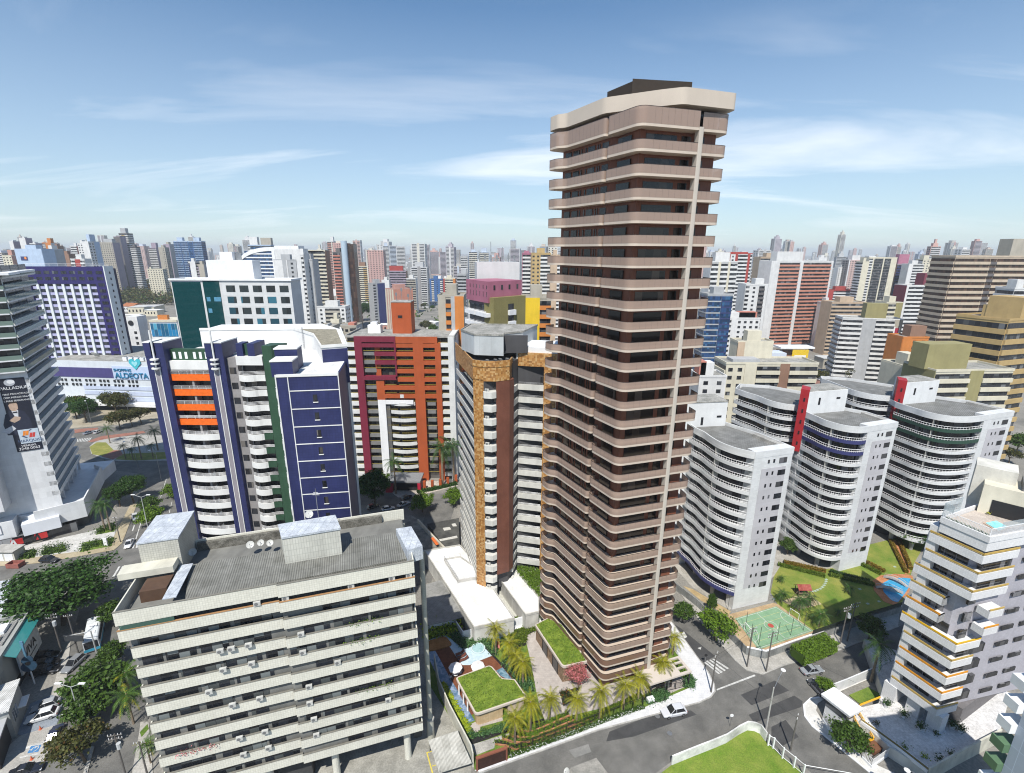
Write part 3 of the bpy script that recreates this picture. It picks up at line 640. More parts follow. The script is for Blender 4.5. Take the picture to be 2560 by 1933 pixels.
 # pavements with a kerb
M_PAVEW=ground_mat('white_pavement',(.60,.60,.61),(.70,.70,.70),.6,4,fineamt=.08,grid=(.5,.5,.5,.02),grout=.8)
fence_line=Ws(cg,[(440,1655),(660,1580),(1110,1405),(1560,1240),(1730,1165),(1860,1110),(1890,1050),(1830,960),(1760,870)])+[(32.5,84),(30,95),(24,122),(17,146)]
poly_sheet('pavement',kerb[1:]+fence_line[::-1],.14,M_PAVEW)
b=MB();b.strip(kerb[:-1],0,.15,.22);struct('kerb',b,M_CONC)
cor=Ws(c7,[(150,480),(400,760),(470,820),(570,845),(700,790),(1060,690),(1420,545)])
inn=Ws(c7,[(20,290),(400,645),(490,690),(610,708),(740,660),(830,640),(1040,560),(1300,480),(1430,455)])
poly_sheet('pavement',cor+inn[::-1],.14,M_PAVE);b=MB();b.strip(cor,0,.15,.25);struct('kerb',b,M_CONC)
yk=Ws(c7,[(1365,815),(1080,925),(940,990),(870,1000),(828,1040),(835,1110),(880,1170),(1080,1330),(1240,1460)])+[(70,40)]
yi=Ws(c7,[(1370,820),(1090,940),(960,1000),(915,1030),(905,1075),(950,1150),(1050,1210),(1200,1370),(1300,1425),(1400,1470)])+[(73,42)]
poly_sheet('pavement',yk+yi[::-1],.14,ground_mat('pavement_pale',(.52,.51,.48),(.66,.65,.62),.5,5,fineamt=.15));b=MB();b.strip(yk,0,.16,.28);struct('kerb',b,M_WHITE)
# the grass lot with its whitewashed wall
gl=Ws(yc,[(0,690),(310,560),(460,478),(545,500),(610,580),(720,680),(880,800)])+[(62,40),(40,30),(0,30),(-8,38)]
poly_sheet('lawn',gl,.05,ground_mat('lot_grass',(.12,.21,.02),(.23,.28,.05),.3,8,fineamt=.4),kind='stuff')
wp=Ws(yc,[(-60,735),(0,710),(110,665),(220,622),(320,580),(410,520),(470,490),(520,497),(560,515),(600,570)])
b=MB();b.strip(wp,0,1.9,.22);o=single('garden_wall','peeling whitewashed wall curving round the empty grass lot','wall',b,paint((.66,.66,.64),.9,.6,None,spec=.1,streak=False))
t=thing('mesh_fence','white post and rail fence along the grass lot, beyond the peeling wall','fence',W(yc(720,680)))
fp=Ws(yc,[(615,600),(650,620),(715,690),(795,755),(860,810)])+[(58.5,55.5)]
for k,p in enumerate(fp):b=MB();b.box(p[0]-.1,p[0]+.1,p[1]-.1,p[1]+.1,0,2.3);ob('post',b,M_WHITE,t)
for z in(.35,2.2):b=MB();b.tube([(x,y,z)for x,y in fp],.05,4);ob('rail',b,M_WHITE,t)
# the tower's garden
lot=Ws(cg,[(440,1655),(660,1580),(1110,1405),(1560,1240),(1730,1165),(1860,1110),(1890,1050),(1830,960),(1760,870)])+[(30,95),(24,122),(5,119),(7.5,92.4)]+Ws(ga,[(1640,345),(705,570),(555,345),(65,465)])+[(-16.5,75.5),(-6.6,61.5)]
poly_sheet('garden_lawn',lot,.10,M_GRASS,kind='stuff')
M_PAVER=ground_mat('paving',(.40,.36,.33),(.50,.455,.42),.5,5,fineamt=.12,grid=(.45,.45,.5,.02),grout=.8)
poly_sheet('courtyard',Ws(cg,[(850,735),(800,745),(774,775),(785,830),(815,960),(845,1130),(870,1240),(905,1330),(1090,1290),(1300,1240),(1550,1160),(1640,1110),(1700,1160),(1860,1090),(1800,990),(1590,960),(1240,1010),(1150,940),(1000,1000)]),.125,M_PAVER)
poly_sheet('ramp_paving',Ws(ga,[(770,560),(830,620),(1110,560),(2178,262),(2178,380),(1480,600),(980,745),(790,760)]),.14,ground_mat('white_paving',(.64,.64,.66),(.72,.72,.73),.5,5,fineamt=.06))
M_DECK=ground_mat('deck_boards',(.16,.055,.028),(.25,.095,.05),.8,7,fineamt=.3,grid=(3,.22,.5,.02),grout=.45)
poly_sheet('wooden_deck',Ws(ga,[(185,925),(465,860),(650,1140),(1035,1105),(1230,1020),(1440,1225),(1640,1450),(1810,1670)])+Ws(gb,[(1600,420),(830,640),(470,-10)]),.16,M_DECK)
M_STONE=water_mat('pale_pool',(.42,.55,.62),(.55,.66,.71));
poly_sheet('pool_terrace',rounded([(*W(ga(*p[:2])),p[2])for p in[(85,745,0),(380,625,1.2),(680,885,1.2),(800,890,1),(985,805,1.6),(1110,870,.6),(1235,1025,.2),(1035,1105,.2),(830,1195,0),(700,1195,0),(650,1140,.2),(465,860,.2),(190,930,0)]],5),.18,M_STONE)
b=MB();b.prism(rounded([(*W(ga(*p)),.6)for p in[(85,770),(340,685),(410,705),(510,825),(465,862),(190,935),(85,945)]],3),.1,.42);single('daybed_platform','orange wooden platform at the far end of the pool deck','platform',b,ground_mat('teak',(.34,.15,.045),(.46,.22,.08),1,8,grid=(.7,.7,0,.02),grout=.7))
jx,jy=W(ga(985,905));t=thing('whirlpool_tub','round pale blue whirlpool tub sunk in the pool terrace','hot tub',(jx,jy,0))
b=MB();c=[(jx+1.35*cos(2*pi*k/28),jy+1.35*sin(2*pi*k/28))for k in range(28)];b.strip(c,.15,.50,.22,closed=True);ob('rim',b,paint((.52,.62,.64),.3,.05),t)
b=MB();b.prism([(jx+1.24*cos(2*pi*k/28),jy+1.24*sin(2*pi*k/28))for k in range(28)],.15,.34);ob('water',b,water_mat('tub_water',(.25,.42,.45),(.40,.56,.58)),t)
b=MB();b.prism(Ws(ga,[(95,955),(205,935),(490,1460),(600,1640)])+Ws(gb,[(750,480),(905,740),(790,775)])+Ws(ga,[(440,1670),(245,1400),(95,1090)]),.05,.20);o=struct('pool_water',b,water_mat('pool_water',(.075,.15,.24),(.30,.37,.50)))
b=MB();b.prism(Ws(ga,[(1310,1300),(1425,1240),(1590,1440),(1520,1455),(1390,1390)]),.05,.21);struct('pool_water',b,water_mat('plunge_water',(.05,.13,.20),(.22,.34,.42)))
M_BLACKST=ground_mat('black_gravel',(.012,.012,.012),(.035,.033,.03),2,16,fineamt=.5)
b=MB();b.strip(Ws(ga,[(75,690),(250,630),(370,600),(440,625),(560,740),(680,865),(740,885),(810,870),(900,825),(990,805),(1090,845),(1250,1020),(1420,1200),(1650,1450),(1830,1670)]),.05,.26,.42);struct('planting_border',b,M_BLACKST)
poly_sheet('planting_border',Ws(gb,[(800,1075),(1500,890),(1700,840),(2150,700),(2150,740),(1540,930),(830,1180)]),.17,M_BLACKST)
poly_sheet('paving',Ws(gb,[(780,830),(910,770),(1400,680),(1420,740),(1010,850),(1000,920),(880,980),(830,960)]),.165,M_PAVER)
poly_sheet('paving',Ws(gb,[(830,1180),(1600,940),(1430,1060),(1270,1140),(1260,1230),(930,1360)]),.15,M_CONC)
# cabana with a grass roof
def grass_roof_house(name,label,cat,roof,z0,z1,fascia,wallspec,grass):
 x0=sum(p[0]for p in roof)/len(roof);y0=sum(p[1]for p in roof)/len(roof)
 t=thing(name,label,cat,(x0,y0,0));b=MB();b.prism(roof,z0,z1);ob('roof_slab',b,fascia,t)
 ins=offset(ccw(roof),.28,True);b=MB();b.prism(ins,z1,z1+.10);g=ob('roof_lawn',b,grass,t)
 r=random.Random(3);lb_=MB()
 for x,y in scatter(ins,900,r):leaf_quad(lb_,(x,y,z1+.12),.13,r,Vector((0,0,1)))
 ob('grass_tufts',lb_,L_HEDGE,g,kind='stuff')
 return t
WOOD=ground_mat('light_wood',(.50,.36,.20),(.62,.47,.29),.9,8,fineamt=.12,grid=(.16,4,0,.012),grout=.6)
FAS=paint((.54,.48,.42),.5,.05)
roofc=rounded([(*W(cg(*p[:2]),3.5),p[2])for p in[(312,1040,.6),(545,955,1.0),(620,1045,1.0),(705,1050,.6),(785,1168,.4),(445,1285,.9)]],5)
M_ROOFG=ground_mat('roof_grass',(.09,.16,.015),(.22,.30,.04),.7,7,fineamt=.45)
tc=grass_roof_house('pool_pavilion','low pool pavilion with a grass roof and blond wooden walls beside the long pool','pavilion',roofc,3.1,3.5,FAS,None,M_ROOFG)
cw=[W(cg(*p),3.1)for p in[(345,1060),(455,1265),(625,1210),(520,1010)]]
wl_=[W(cg(432,1190),3.1),W(cg(450,1272),3.1),W(cg(625,1215),3.1),W(cg(590,1120),3.1)]
b=MB();b.prism(rounded([(*wl_[0],0),(*wl_[1],.8),(*wl_[2],0),(*wl_[3],0)],5),.1,3.1);ob('wall',b,WOOD,tc)
wl2=[W(cg(660,1200),3.1),W(cg(765,1163),3.1),W(cg(690,1060),3.1),W(cg(610,1080),3.1)]
b=MB();b.prism(wl2,.1,3.1);ob('wall',b,paint((.5,.40,.30),.5,.1),tc)
for p in((335,1075),(392,1180),(365,1130)):x,y=W(cg(*p),2.9);b=MB();b.box(x-.12,x+.12,y-.12,y+.12,.1,3.1);ob('column',b,M_WHITE,tc)
# hall with a grass roof along the tower
roofh=rounded([(*W(gc(*p[:2]),4.0),p[2])for p in[(82,205,.5),(245,120,.3),(420,200,.2),(735,655,.3),(425,725,1.0)]],5)
th=grass_roof_house('entrance_hall','long low entrance hall with a grass roof below the brown tower','entrance hall',roofh,3.5,4.0,FAS,None,M_ROOFG)
LATT=ground_mat('lattice_panel',(.16,.10,.06),(.30,.21,.14),1.4,6,fineamt=.3,grid=(.5,.55,.5,.05),grout=1.5)
hp=[W(gc(100,225),3.5),W(gc(430,735),3.5),W(gc(700,690),3.5),W(gc(300,150),3.5)]
b=MB();b.prism(hp,.1,3.5);ob('wall',b,LATT,th)
fh=Fr(hp[0],hp[1])
for u in(fh.L*.28,fh.L*.66):
 b=MB();fh.box(b,u,u+1.9,-.1,.06,.15,2.9);d_=ob('door',b,M_CARGL,th);b=MB();fh.box(b,u-.12,u+2.02,-.1,.12,2.9,3.05);fh.box(b,u-.12,u,-.1,.12,.15,2.9);fh.box(b,u+1.9,u+2.02,-.1,.12,.15,2.9);ob('frame',b,M_BLACK,d_)
 # gatehouse canopy
cn=[W(gc(*p),3.4)for p in[(1500,948),(2010,785),(1810,592),(1600,640)]]
t=thing('gate_canopy','flat beige gatehouse canopy with three planted openings beside the tower','canopy',(30,74,0))
fc=Fr(cn[0],cn[1]);L=fc.L;D=3.9
b=MB()
for u0,u1,d0,d1 in((0,L-2.2,0,D),(L-.5,L,0,D),(L-2.2,L-.5,0,.45),(L-2.2,L-.5,1.35,1.65),(L-2.2,L-.5,2.5,2.8),(L-2.2,L-.5,3.55,D)):fc.box(b,u0,u1,-d1,-d0,3.15,3.5)
ob('roof_slab',b,FAS,t)
for u,d in((.6,.4),(.6,3.4),(L*.5,3.4),(L-.25,.2),(L-.25,3.6),(L*.45,.3)):x,y=fc.p(u,-d);b=MB();b.box(x-.1,x+.1,y-.1,y+.1,.1,3.15);ob('column',b,M_BLACK,t)
b=MB();fc.box(b,L*.3,L*.62,-3.2,-.9,.1,3.0);ob('guard_booth',b,glass((.03,.022,.018),.1,1.1,.2),t)
x,y=fc.p(.2,.35);b=MB();b.box(x-.8,x+.5,y-.5,y+.3,.1,.9,.3,(x,y));single('reception_desk','white entrance counter beside the gatehouse canopy','counter',b,M_WHITE)
def planter(name,label,poly,z,leafm,n,size,cat='plants',leaf=.12,per=26,group=None,seed=1,soil=True):
 r=random.Random(seed);x=sum(p[0]for p in poly)/len(poly);y=sum(p[1]for p in poly)/len(poly)
 t=thing(name,label,cat,(x,y,0),group);b=shrub_mb(seed,scatter(poly,n,r),size,per,leaf,z);ob('foliage',b,leafm,t)
 if soil:b=MB();b.prism(poly,z-.12,z+.02);ob('soil',b,M_BLACKST,t)
 return t
for k,(d0,d1)in enumerate(((.45,1.35),(1.65,2.5),(2.8,3.55))):
 planter('planting_bed','small green bed under the %s opening of the gatehouse canopy'%('front','middle','rear')[k],[fc.p(L-2.1,-d0-.1),fc.p(L-.6,-d0-.1),fc.p(L-.6,-d1+.1),fc.p(L-2.1,-d1+.1)],2.5,L_BRIGHT,16,.5,'planting bed',seed=k+3)
planter('planting_bed','leafy green corner bed outside the black gate',Ws(gc,[(1920,850),(1980,820),(2040,880),(2025,990),(1925,980)]),.25,L_JADE,60,.6,'planting bed',seed=9)
planter('planting_bed','bed of bluish young palms in front of the black fence',Ws(gc,[(1440,1090),(1640,1010),(1750,1050),(1700,1140),(1480,1190),(1440,1150)]),.22,L_JADE,70,.7,'planting bed',seed=10)
# fences, gate and hedges
def iron_fence(pts,h,label,dense=.28):
 t=thing('iron_fence',label,'fence',(*pts[0],0));rails=MB();bars=MB()
 for k in range(len(pts)-1):
  f=Fr(pts[k],pts[k+1]);n=max(1,round(f.L/2.0))
  for q in range(n+(k==len(pts)-2)):
   u=f.L*q/n;b=MB();f.box(b,u-.05,u+.05,-.05,.05,0,h+.05);ob('post',b,M_BLACK,t)
  for z in(.2,h-.05):f.box(rails,0,f.L,-.03,.03,z,z+.07)
  m=int(f.L/dense)
  for q in range(1,m):u=f.L*q/m;f.box(bars,u-.014,u+.014,-.014,.014,.2,h)
 ob('rails',rails,M_BLACK,t);ob('bars',bars,M_BLACK,t)
iron_fence(Ws(cg,[(668,1555),(1112,1390),(1160,1365),(1545,1225)]),1.9,'black iron fence along the garden in front of the row of palms')
iron_fence([W(cg(1548,1222)),W(cg(1560,1190)),W(cg(1640,1150)),W(cg(1822,1105))],2.0,'black iron fence and gates under the gatehouse canopy',.22)
gp=Ws(gb,[(938,1640),(1492,1440)]);f=Fr(gp[0],gp[1]);t=thing('garage_gate','dark brown garage gate in a reddish frame beside the pavement','gate',(*gp[0],0))
b=MB();f.box(b,.25,f.L-.25,-.08,.0,.12,2.5);ob('panel',b,ground_mat('gate_slats',(.045,.02,.014),(.07,.03,.02),2,9,grid=(9,.14,0,.02),grout=.5),t)
b=MB();f.box(b,0,.25,-.3,.12,.1,2.75);f.box(b,f.L-.25,f.L,-.3,.12,.1,2.75);f.box(b,.25,f.L-.25,-.3,.12,2.5,2.75);ob('frame',b,plain((.24,.085,.05),.5),t)
b=hedge_mb(Ws(cg,[(668,1565),(1120,1398),(1330,1315),(1555,1238)]),.75,.5,4);r=random.Random(2)
t=thing('flowering_hedge','low hedge dotted with white flowers along the white pavement','hedge',(*W(cg(1110,1400)),0));ob('foliage',b,L_MID,t)
fb=MB();pth=Ws(cg,[(668,1565),(1120,1398),(1330,1315),(1555,1238)])
for k in range(3):
 f=Fr(pth[k],pth[k+1])
 for q in range(int(f.L*11)):x,y=f.p(r.uniform(0,f.L),r.uniform(-.1,.5));fb.ball((x,y,r.uniform(.3,.62)),.06,.06,.045,5,3)
ob('flowers',fb,M_WHITEP,t,kind='stuff')
single('clipped_hedge','yellow green clipped hedge behind the black fence','hedge',hedge_mb(Ws(cg,[(1110,1345),(1300,1270),(1540,1160)]),.8,.6,5),L_HEDGE)
single('clipped_hedge','dark clipped hedge along the top of the white ramp','hedge',hedge_mb(Ws(ga,[(810,605),(1120,520),(1640,385),(2150,250)]),.7,.9,6),L_HEDGE)
TERR=plain((.42,.19,.10),.7)
for k,(pts,nm)in enumerate((([(575,1485),(650,1495),(705,1520),(770,1512),(1000,1425),(1290,1315)],'lowest'),([(622,1450),(700,1475),(790,1475),(1000,1398),(1200,1322)],'second lowest'),([(670,1425),(740,1448),(810,1445),(960,1390),(1110,1325)],'third'),([(735,1395),(800,1412),(860,1395),(1065,1305)],'top'))):
 p=Ws(cg,pts);b=MB();b.strip(p,.0,.30+.12*k,.22);single('terrace_edging','%s terracotta edging of the grass terraces behind the black fence'%nm,'edging',b,TERR,'terracotta terrace edgings')
 planter('grass_terrace','strip of long grass behind the %s terracotta edging'%nm,p+[(q[0]-.2,q[1]+.75)for q in p[::-1]],.22+.12*k,L_BRIGHT,110,.4,'grass strip',.10,14,'grass terraces',seed=20+k)
 # boundary walls of the garden
bw=[W(ga(*p),2.4)for p in[(65,465),(555,345),(705,570)]]+[W(ga(*p),2.4)for p in[(1640,345),(2150,205)]]
b=MB();b.strip(bw,0,2.4,.2);single('boundary_wall','thin white boundary wall between the garden and the white garage roofs','wall',b,M_WHITE)
# planting
planter('banana_bed','tall lime green foliage plants in the far corner of the garden',Ws(ga,[(75,560),(540,420),(610,560),(480,610),(370,590),(90,660)]),.2,L_LIME,70,1.5,'planting bed',.30,40,seed=31)
planter('shrub_border','leafy green shrub border curving round the pool terrace',Ws(ga,[(80,650),(370,585),(470,600),(690,840),(800,850),(980,775),(1100,820),(1260,1000),(1330,1010),(1180,760),(1080,700),(860,790),(760,800),(610,600),(540,560),(90,600)]),.2,L_JADE,190,.85,'planting bed',.16,34,seed=32)
planter('shrub_border','strip of shrubs and dark lawn between the black kerb and the courtyard',Ws(ga,[(1400,1140),(1560,1120),(1850,1300),(2010,1670),(1860,1670),(1660,1440)]),.2,L_JADE,90,.8,'planting bed',.15,30,seed=33)
planter('hedge_bed','yellow green ground cover between the ramp and the entrance hall',Ws(ga,[(1480,615),(2000,480),(2010,580),(1880,640),(1850,830),(1700,880)]),.2,L_HEDGE,150,.55,'planting bed',.11,26,seed=34)
planter('shrub_border','row of low shrubs in front of the blond wooden pavilion wall',Ws(gb,[(790,960),(960,990),(1480,820),(1500,880),(820,1075)]),.2,L_JADE,60,.6,'planting bed',.13,26,seed=35)
planter('flower_bed','dark bed with orange plants at the foot of the pink flowering tree',Ws(gc,[(390,1040),(640,985),(560,1150),(430,1210)]),.2,leaf_mat('orange',(.02,.02,.005),(.05,.09,.02),(.45,.12,.02)),40,.5,'planting bed',.12,24,seed=36)
for k,(x,y)in enumerate([(335,80),(375,130),(420,215),(465,300),(530,400),(595,510),(655,620),(720,730),(775,850),(800,960)]):
 X,Y=W(gb(x,y),.4);bb=MB();r=random.Random(k)
 for q in range(14):frond(bb,(X,Y,.25),q*.45+r.uniform(-.2,.2),1.0*r.uniform(.8,1.2),.75,.7,r,.16,4,False,(.2,.9))
 t=thing('agave_plant','lime green rosette plant, %s in the row along the outer edge of the long pool'%('first','second','third','fourth','fifth','sixth','seventh','eighth','ninth','last')[k],'plant',(X,Y,0),'rosette plants along the pool');ob('leaves',bb,L_LIME,t)
 # palms
pal=palm_proto('date_palm',11,5.2,2.7,30,L_PALM,.17,.46,n=7)
spots=[((705,1475),5.4,'beside the brown garage gate'),((807,1410),6.5,'on the grass terraces, second from the brown gate'),((930,1335),5.3,'in front of the pool pavilion corner'),((1110,1335),5.0,'between the pavilion and the pink tree'),((1262,1320),6.3,'just below the pink flowering tree'),((1420,1250),5.4,'before the front corner of the brown tower'),((1518,1180),4.6,'left of the white entrance counter'),((578,880),6.0,'farthest from the street beside the white ramp'),((668,970),5.6,'second from the white ramp'),((708,1030),4.9,'third from the white ramp'),((757,1090),5.2,'behind the grass pavilion roof by the courtyard'),((1745,890),4.2,'alone on the white pavement right of the brown tower'),((1668,1068),4.6,'growing up beside the gatehouse canopy')]
for k,(p,h,where)in enumerate(spots):
 x,y=W(cg(*p));place_tree(pal,x,y,1.0,None,'date palm with yellow green fronds %s'%where,'date palms in the tower garden',z=.1,sz=h/5.2)
pal.name='date_palm'
# the pink tree
x,y=W(gc(620,985));t=thing('flowering_tree','spreading tree covered in pink blossom in front of the entrance hall','tree',(x,y,0))
b,tips=crown_mb(77,2.5,2.1,1.3,3.4,46,62,.10,cl=.26);V=[(p[0]+x-.2,p[1]+y+.3,p[2])for p in b.v];b.v=V;ob('crown',b,L_PINK,t)
tb=MB();tb.tube([(x,y,0),(x,y+.1,1.5)],.16,7,.12)
for c in tips[::4]:tb.tube([(x,y+.1,1.4),(x+c.x*.5,y+c.y*.5,2.4),(x+c.x-.2,y+c.y+.3,c.z)],.07,5,.02,cap=False)
ob('trunk',tb,M_BARK,t)
# parasols, table, chairs, loungers
def parasol(x,y,h,R,label):
 t=thing('parasol',label,'parasol',(x,y,.16),'white garden parasols');b=MB();b.cyl(x,y,.16,h,.035,6);ob('pole',b,M_METAL,t)
 b=MB();n=8;rim=[(x+R*cos(2*pi*k/n),y+R*sin(2*pi*k/n))for k in range(n)]
 for k in range(n):
  p,q=rim[k],rim[(k+1)%n];b.tri((*p,h-.45),(*q,h-.45),(x,y,h));b.quad((*p,h-.62),(*q,h-.62),(*q,h-.45),(*p,h-.45));b.tri((*q,h-.5),(*p,h-.5),(x,y,h-.06))
 ob('canopy',b,plain((.82,.80,.80),.8),t)
 for k in range(n):bb=MB();bb.tube([(x,y,h-.05),(*rim[k],h-.5)],.015,4);ob('rib',bb,M_METAL,t)
px_,py_=W(ga(570,1205),2.6);parasol(px_,py_,2.8,1.35,'white octagonal parasol over the dining table on the deck')
qx,qy=W(ga(975,1180),2.6);parasol(qx,qy,2.8,1.35,'white octagonal parasol partly hidden by the grass roof')
t=thing('garden_table','round white garden table under the left parasol','table',(px_,py_,.16));b=MB();b.cyl(px_,py_,.86,.91,.6,16);ob('tabletop',b,M_WHITEP,t);b=MB();b.cyl(px_,py_,.16,.86,.07,8);ob('leg',b,M_METAL,t)
for k in range(4):
 a=.5+k*pi/2;x,y=px_+1.0*cos(a),py_+1.0*sin(a);t=thing('garden_chair','white garden chair on the %s side of the round deck table'%('far right','far left','near left','near right')[k],'chair',(x,y,.16),'chairs round the deck table')
 b=MB();b.box(x-.22,x+.22,y-.22,y+.22,.58,.63,a,(x,y));ob('seat',b,M_WHITEP,t);b=MB();b.box(x+.18,x+.22,y-.22,y+.22,.63,1.05,a,(x,y));ob('backrest',b,M_WHITEP,t)
 for sx in(-.2,.2):
  for sy in(-.2,.2):b=MB();c_,s_=cos(a),sin(a);X,Y=x+sx*c_-sy*s_,y+sx*s_+sy*c_;b.cyl(X,Y,.16,.58,.02,5);ob('leg',b,M_WHITEP,t)
for k,(p,q)in enumerate((((575,1000),(715,945)),((605,1055),(750,1000)),((640,1110),(790,1055)))):
 A,B_=W(ga(*p),.4),W(ga(*q),.4);f=Fr(A,B_);t=thing('sun_lounger','%s of the three dark red sun loungers on the pool terrace'%('farthest','middle','nearest')[k],'sun lounger',(*A,.18),'sun loungers on the terrace');L_=max(1.9,f.L)
 CU=plain((.14,.045,.03),.7);b=MB();f.box(b,0,L_*.66,-.3,.3,.42,.5);ob('seat',b,CU,t)
 b=MB();P=[f.p(L_*.66,.3),f.p(L_*.66,-.3),f.p(L_,-.3),f.p(L_,.3)];b.hexa([(*P[0],.42),(*P[3],.82),(*P[2],.82),(*P[1],.42),(*P[0],.5),(*P[3],.9),(*P[2],.9),(*P[1],.5)]);ob('backrest',b,CU,t)
 for u in(.15,L_*.6):
  for w_ in(-.25,.25):b=MB();x,y=f.p(u,w_);b.cyl(x,y,.18,.42,.03,5);ob('leg',b,CU,t)
  # play equipment peeking out behind the palms
x,y=W(ga(1350,800),.5);t=thing('playground_slide','small red and blue playground slide behind the palms','slide',(x,y,.1));b=MB();b.hexa([(x-.3,y-.9,.15),(x+.3,y-.9,.15),(x+.3,y+.6,1.2),(x-.3,y+.6,1.2),(x-.3,y-.9,.25),(x+.3,y-.9,.25),(x+.3,y+.6,1.3),(x-.3,y+.6,1.3)]);ob('chute',b,plain((.5,.06,.05),.4),t);b=MB();b.box(x-.4,x+.4,y+.6,y+1.2,.1,1.3);ob('platform',b,plain((.05,.25,.4),.4),t)
# the car in front of the garden
ca,cb2=W(gc(1650,1345)),W(gc(1930,1290));a=atan2(ca[1]-cb2[1],ca[0]-cb2[0])
car((ca[0]+cb2[0])/2,(ca[1]+cb2[1])/2+.3,a,(.62,.63,.66),'silver white coupe car driving past the white pavement','suv',name='moving_car')
P_pale=ground_mat('pale_panel',(.50,.49,.44),(.62,.61,.57),.6,5)
# the garage roofs next to the garden
WR=ground_mat('white_roof',(.62,.62,.60),(.80,.80,.80),.22,2.0,fineamt=.10)
R1=[W(gd(*p),4.0)for p in[(130,470),(650,385),(900,650),(1060,950),(1100,960),(1460,1475),(870,1615)]]
t=thing('parking_podium','white flat parking podium at the foot of the mosaic tower','parking podium',(*R1[5],0))
b=MB();b.prism(R1,0,4.0);ob('wall',b,paint((.60,.59,.55),.8,.3),t);b=MB();b.prism(offset(ccw(R1),.12,True),4.0,4.05);ob('roof',b,WR,t)
b=MB();b.strip(R1,3.6,4.35,.22,True);ob('parapet',b,paint((.50,.49,.45),.8,.35),t)
f_=[W(gd(*p),5.0)for p in[(425,600),(630,925),(890,875),(1000,800),(660,560)]];b=MB();b.prism(f_,4.05,5.0);ob('upper_deck',b,WR,t)
b=MB();b.strip(f_,4.9,5.45,.2,True);ob('deck_parapet',b,paint((.52,.51,.48),.8,.3),t)
rl=MB()
for k in(0,1,4):
 f=Fr(f_[k],f_[(k+1)%5]);f.rail(rl,0,f.L,0,5.4,.8,.025,1.2)
ob('railing',rl,M_METAL,t)
R2=[W(gd(*p),4.0)for p in[(1270,920),(1480,750),(1690,985),(1830,1165),(1830,1375),(1635,1420)]]
t=thing('parking_podium','smaller white flat roof between the ramp and the green roof bed','parking podium',(*R2[5],0))
b=MB();b.prism(R2,0,4.0);ob('wall',b,paint((.55,.54,.5),.8,.35),t);b=MB();b.prism(offset(ccw(R2),.1,True),4.0,4.05);ob('roof',b,WR,t);b=MB();b.strip(R2,3.8,4.3,.2,True);ob('parapet',b,paint((.5,.49,.45),.8,.4),t)
G2=[W(gd(*p),4.6)for p in[(1500,745),(1545,695),(1790,720),(1900,800),(1880,930),(1850,1135),(1690,975),(1590,860)]]
t=thing('roof_garden','bright green planted roof bed beside the small white roof','roof garden',(*G2[0],0));b=MB();b.prism(G2,0,4.5);ob('planter_wall',b,paint((.5,.49,.45),.8,.3),t);ob('foliage',shrub_mb(41,scatter(G2,330,random.Random(8)),.6,22,.13,4.5),L_BRIGHT,t)
poly_sheet('ramp',Ws(gd,[(1090,960),(1270,920),(1640,1430),(1500,1470)],1.0),.6,ground_mat('ramp_concrete',(.42,.42,.37),(.56,.56,.50),.5,4))
R3=[W(gd(*p),3.0)for p in[(145,965),(410,880),(700,1440),(580,1480),(180,1570)]]
t=thing('carport','grey corrugated carport roof beside the white parking podium','carport',(*R3[4],0));b=MB();b.prism(R3,2.85,3.0);ob('roof',b,ribbed((.36,.36,.35),.2,ang=.5),t)
for p in(R3[4],R3[3],R3[2],lerp(R3[4],R3[0],.5)):b=MB();b.box(p[0]+.1,p[0]+.25,p[1]+.1,p[1]+.25,0,2.85);ob('post',b,M_METAL,t)
poly_sheet('yard_paving',[W(ga(*p))for p in[(555,345),(720,300),(900,520),(705,570)]],.02,ground_mat('yard_soil',(.09,.06,.045),(.16,.11,.08),.8,6))
b=MB();b.strip([W(gd(*p),2.5)for p in[(140,500),(330,840),(640,1310)]],0,2.6,.2);single('boundary_wall','stained white wall under the edge of the large parking podium','wall',b,paint((.6,.6,.6),.9,.5))
# patched roofs of the yard behind the banded block
P=[W(gd(*p),3.2)for p in[(-420,60),(-80,-70),(60,0),(410,405),(130,440),(20,260)]];t=thing('yard_shed','low shed with a patched grey roof behind the banded block','shed',(*P[1],0));b=MB();b.prism(P,0,3.0);ob('wall',b,paint((.36,.35,.31),.8,.3),t);b=MB();b.prism(P,3.0,3.2);ob('roof',b,ground_mat('patched_roof',(.13,.125,.11),(.34,.325,.28),.35,4,grid=(2.6,1.1,.5,.04),grout=.6),t)
b=MB();b.strip([W(gd(*p),4.2)for p in[(30,-10),(230,210),(420,405)]],0,4.2,.5);single('boundary_wall','thick pale yard wall between the patched shed and the dark roofs','wall',b,paint((.52,.48,.39),.9,.3))
b=MB();b.strip([W(gd(*p),4.25)for p in[(240,265),(320,370)]],4.2,4.3,.8);single('roof_sheet','bright orange sheet lying on the thick yard wall','sheet',b,plain((.62,.14,.03),.6))
P=[W(gd(*p),2.2)for p in[(170,60),(640,-30),(650,380),(430,405)]];t=thing('yard_shed','low dark flat roof with two pale skylights beside the mosaic tower','shed',(*P[0],0));b=MB();b.prism(P,0,2.2);ob('roof',b,ground_mat('dark_roof',(.05,.05,.048),(.11,.11,.10),.4,5),t)
for q in([(530,60),(585,50),(610,90),(550,95)],[(400,120),(500,105),(525,140),(420,160)],[(345,290),(610,235),(620,265),(360,315)]):b=MB();b.prism([W(gd(*p),2.3)for p in q],2.2,2.32);ob('skylight',b,P_pale,t)
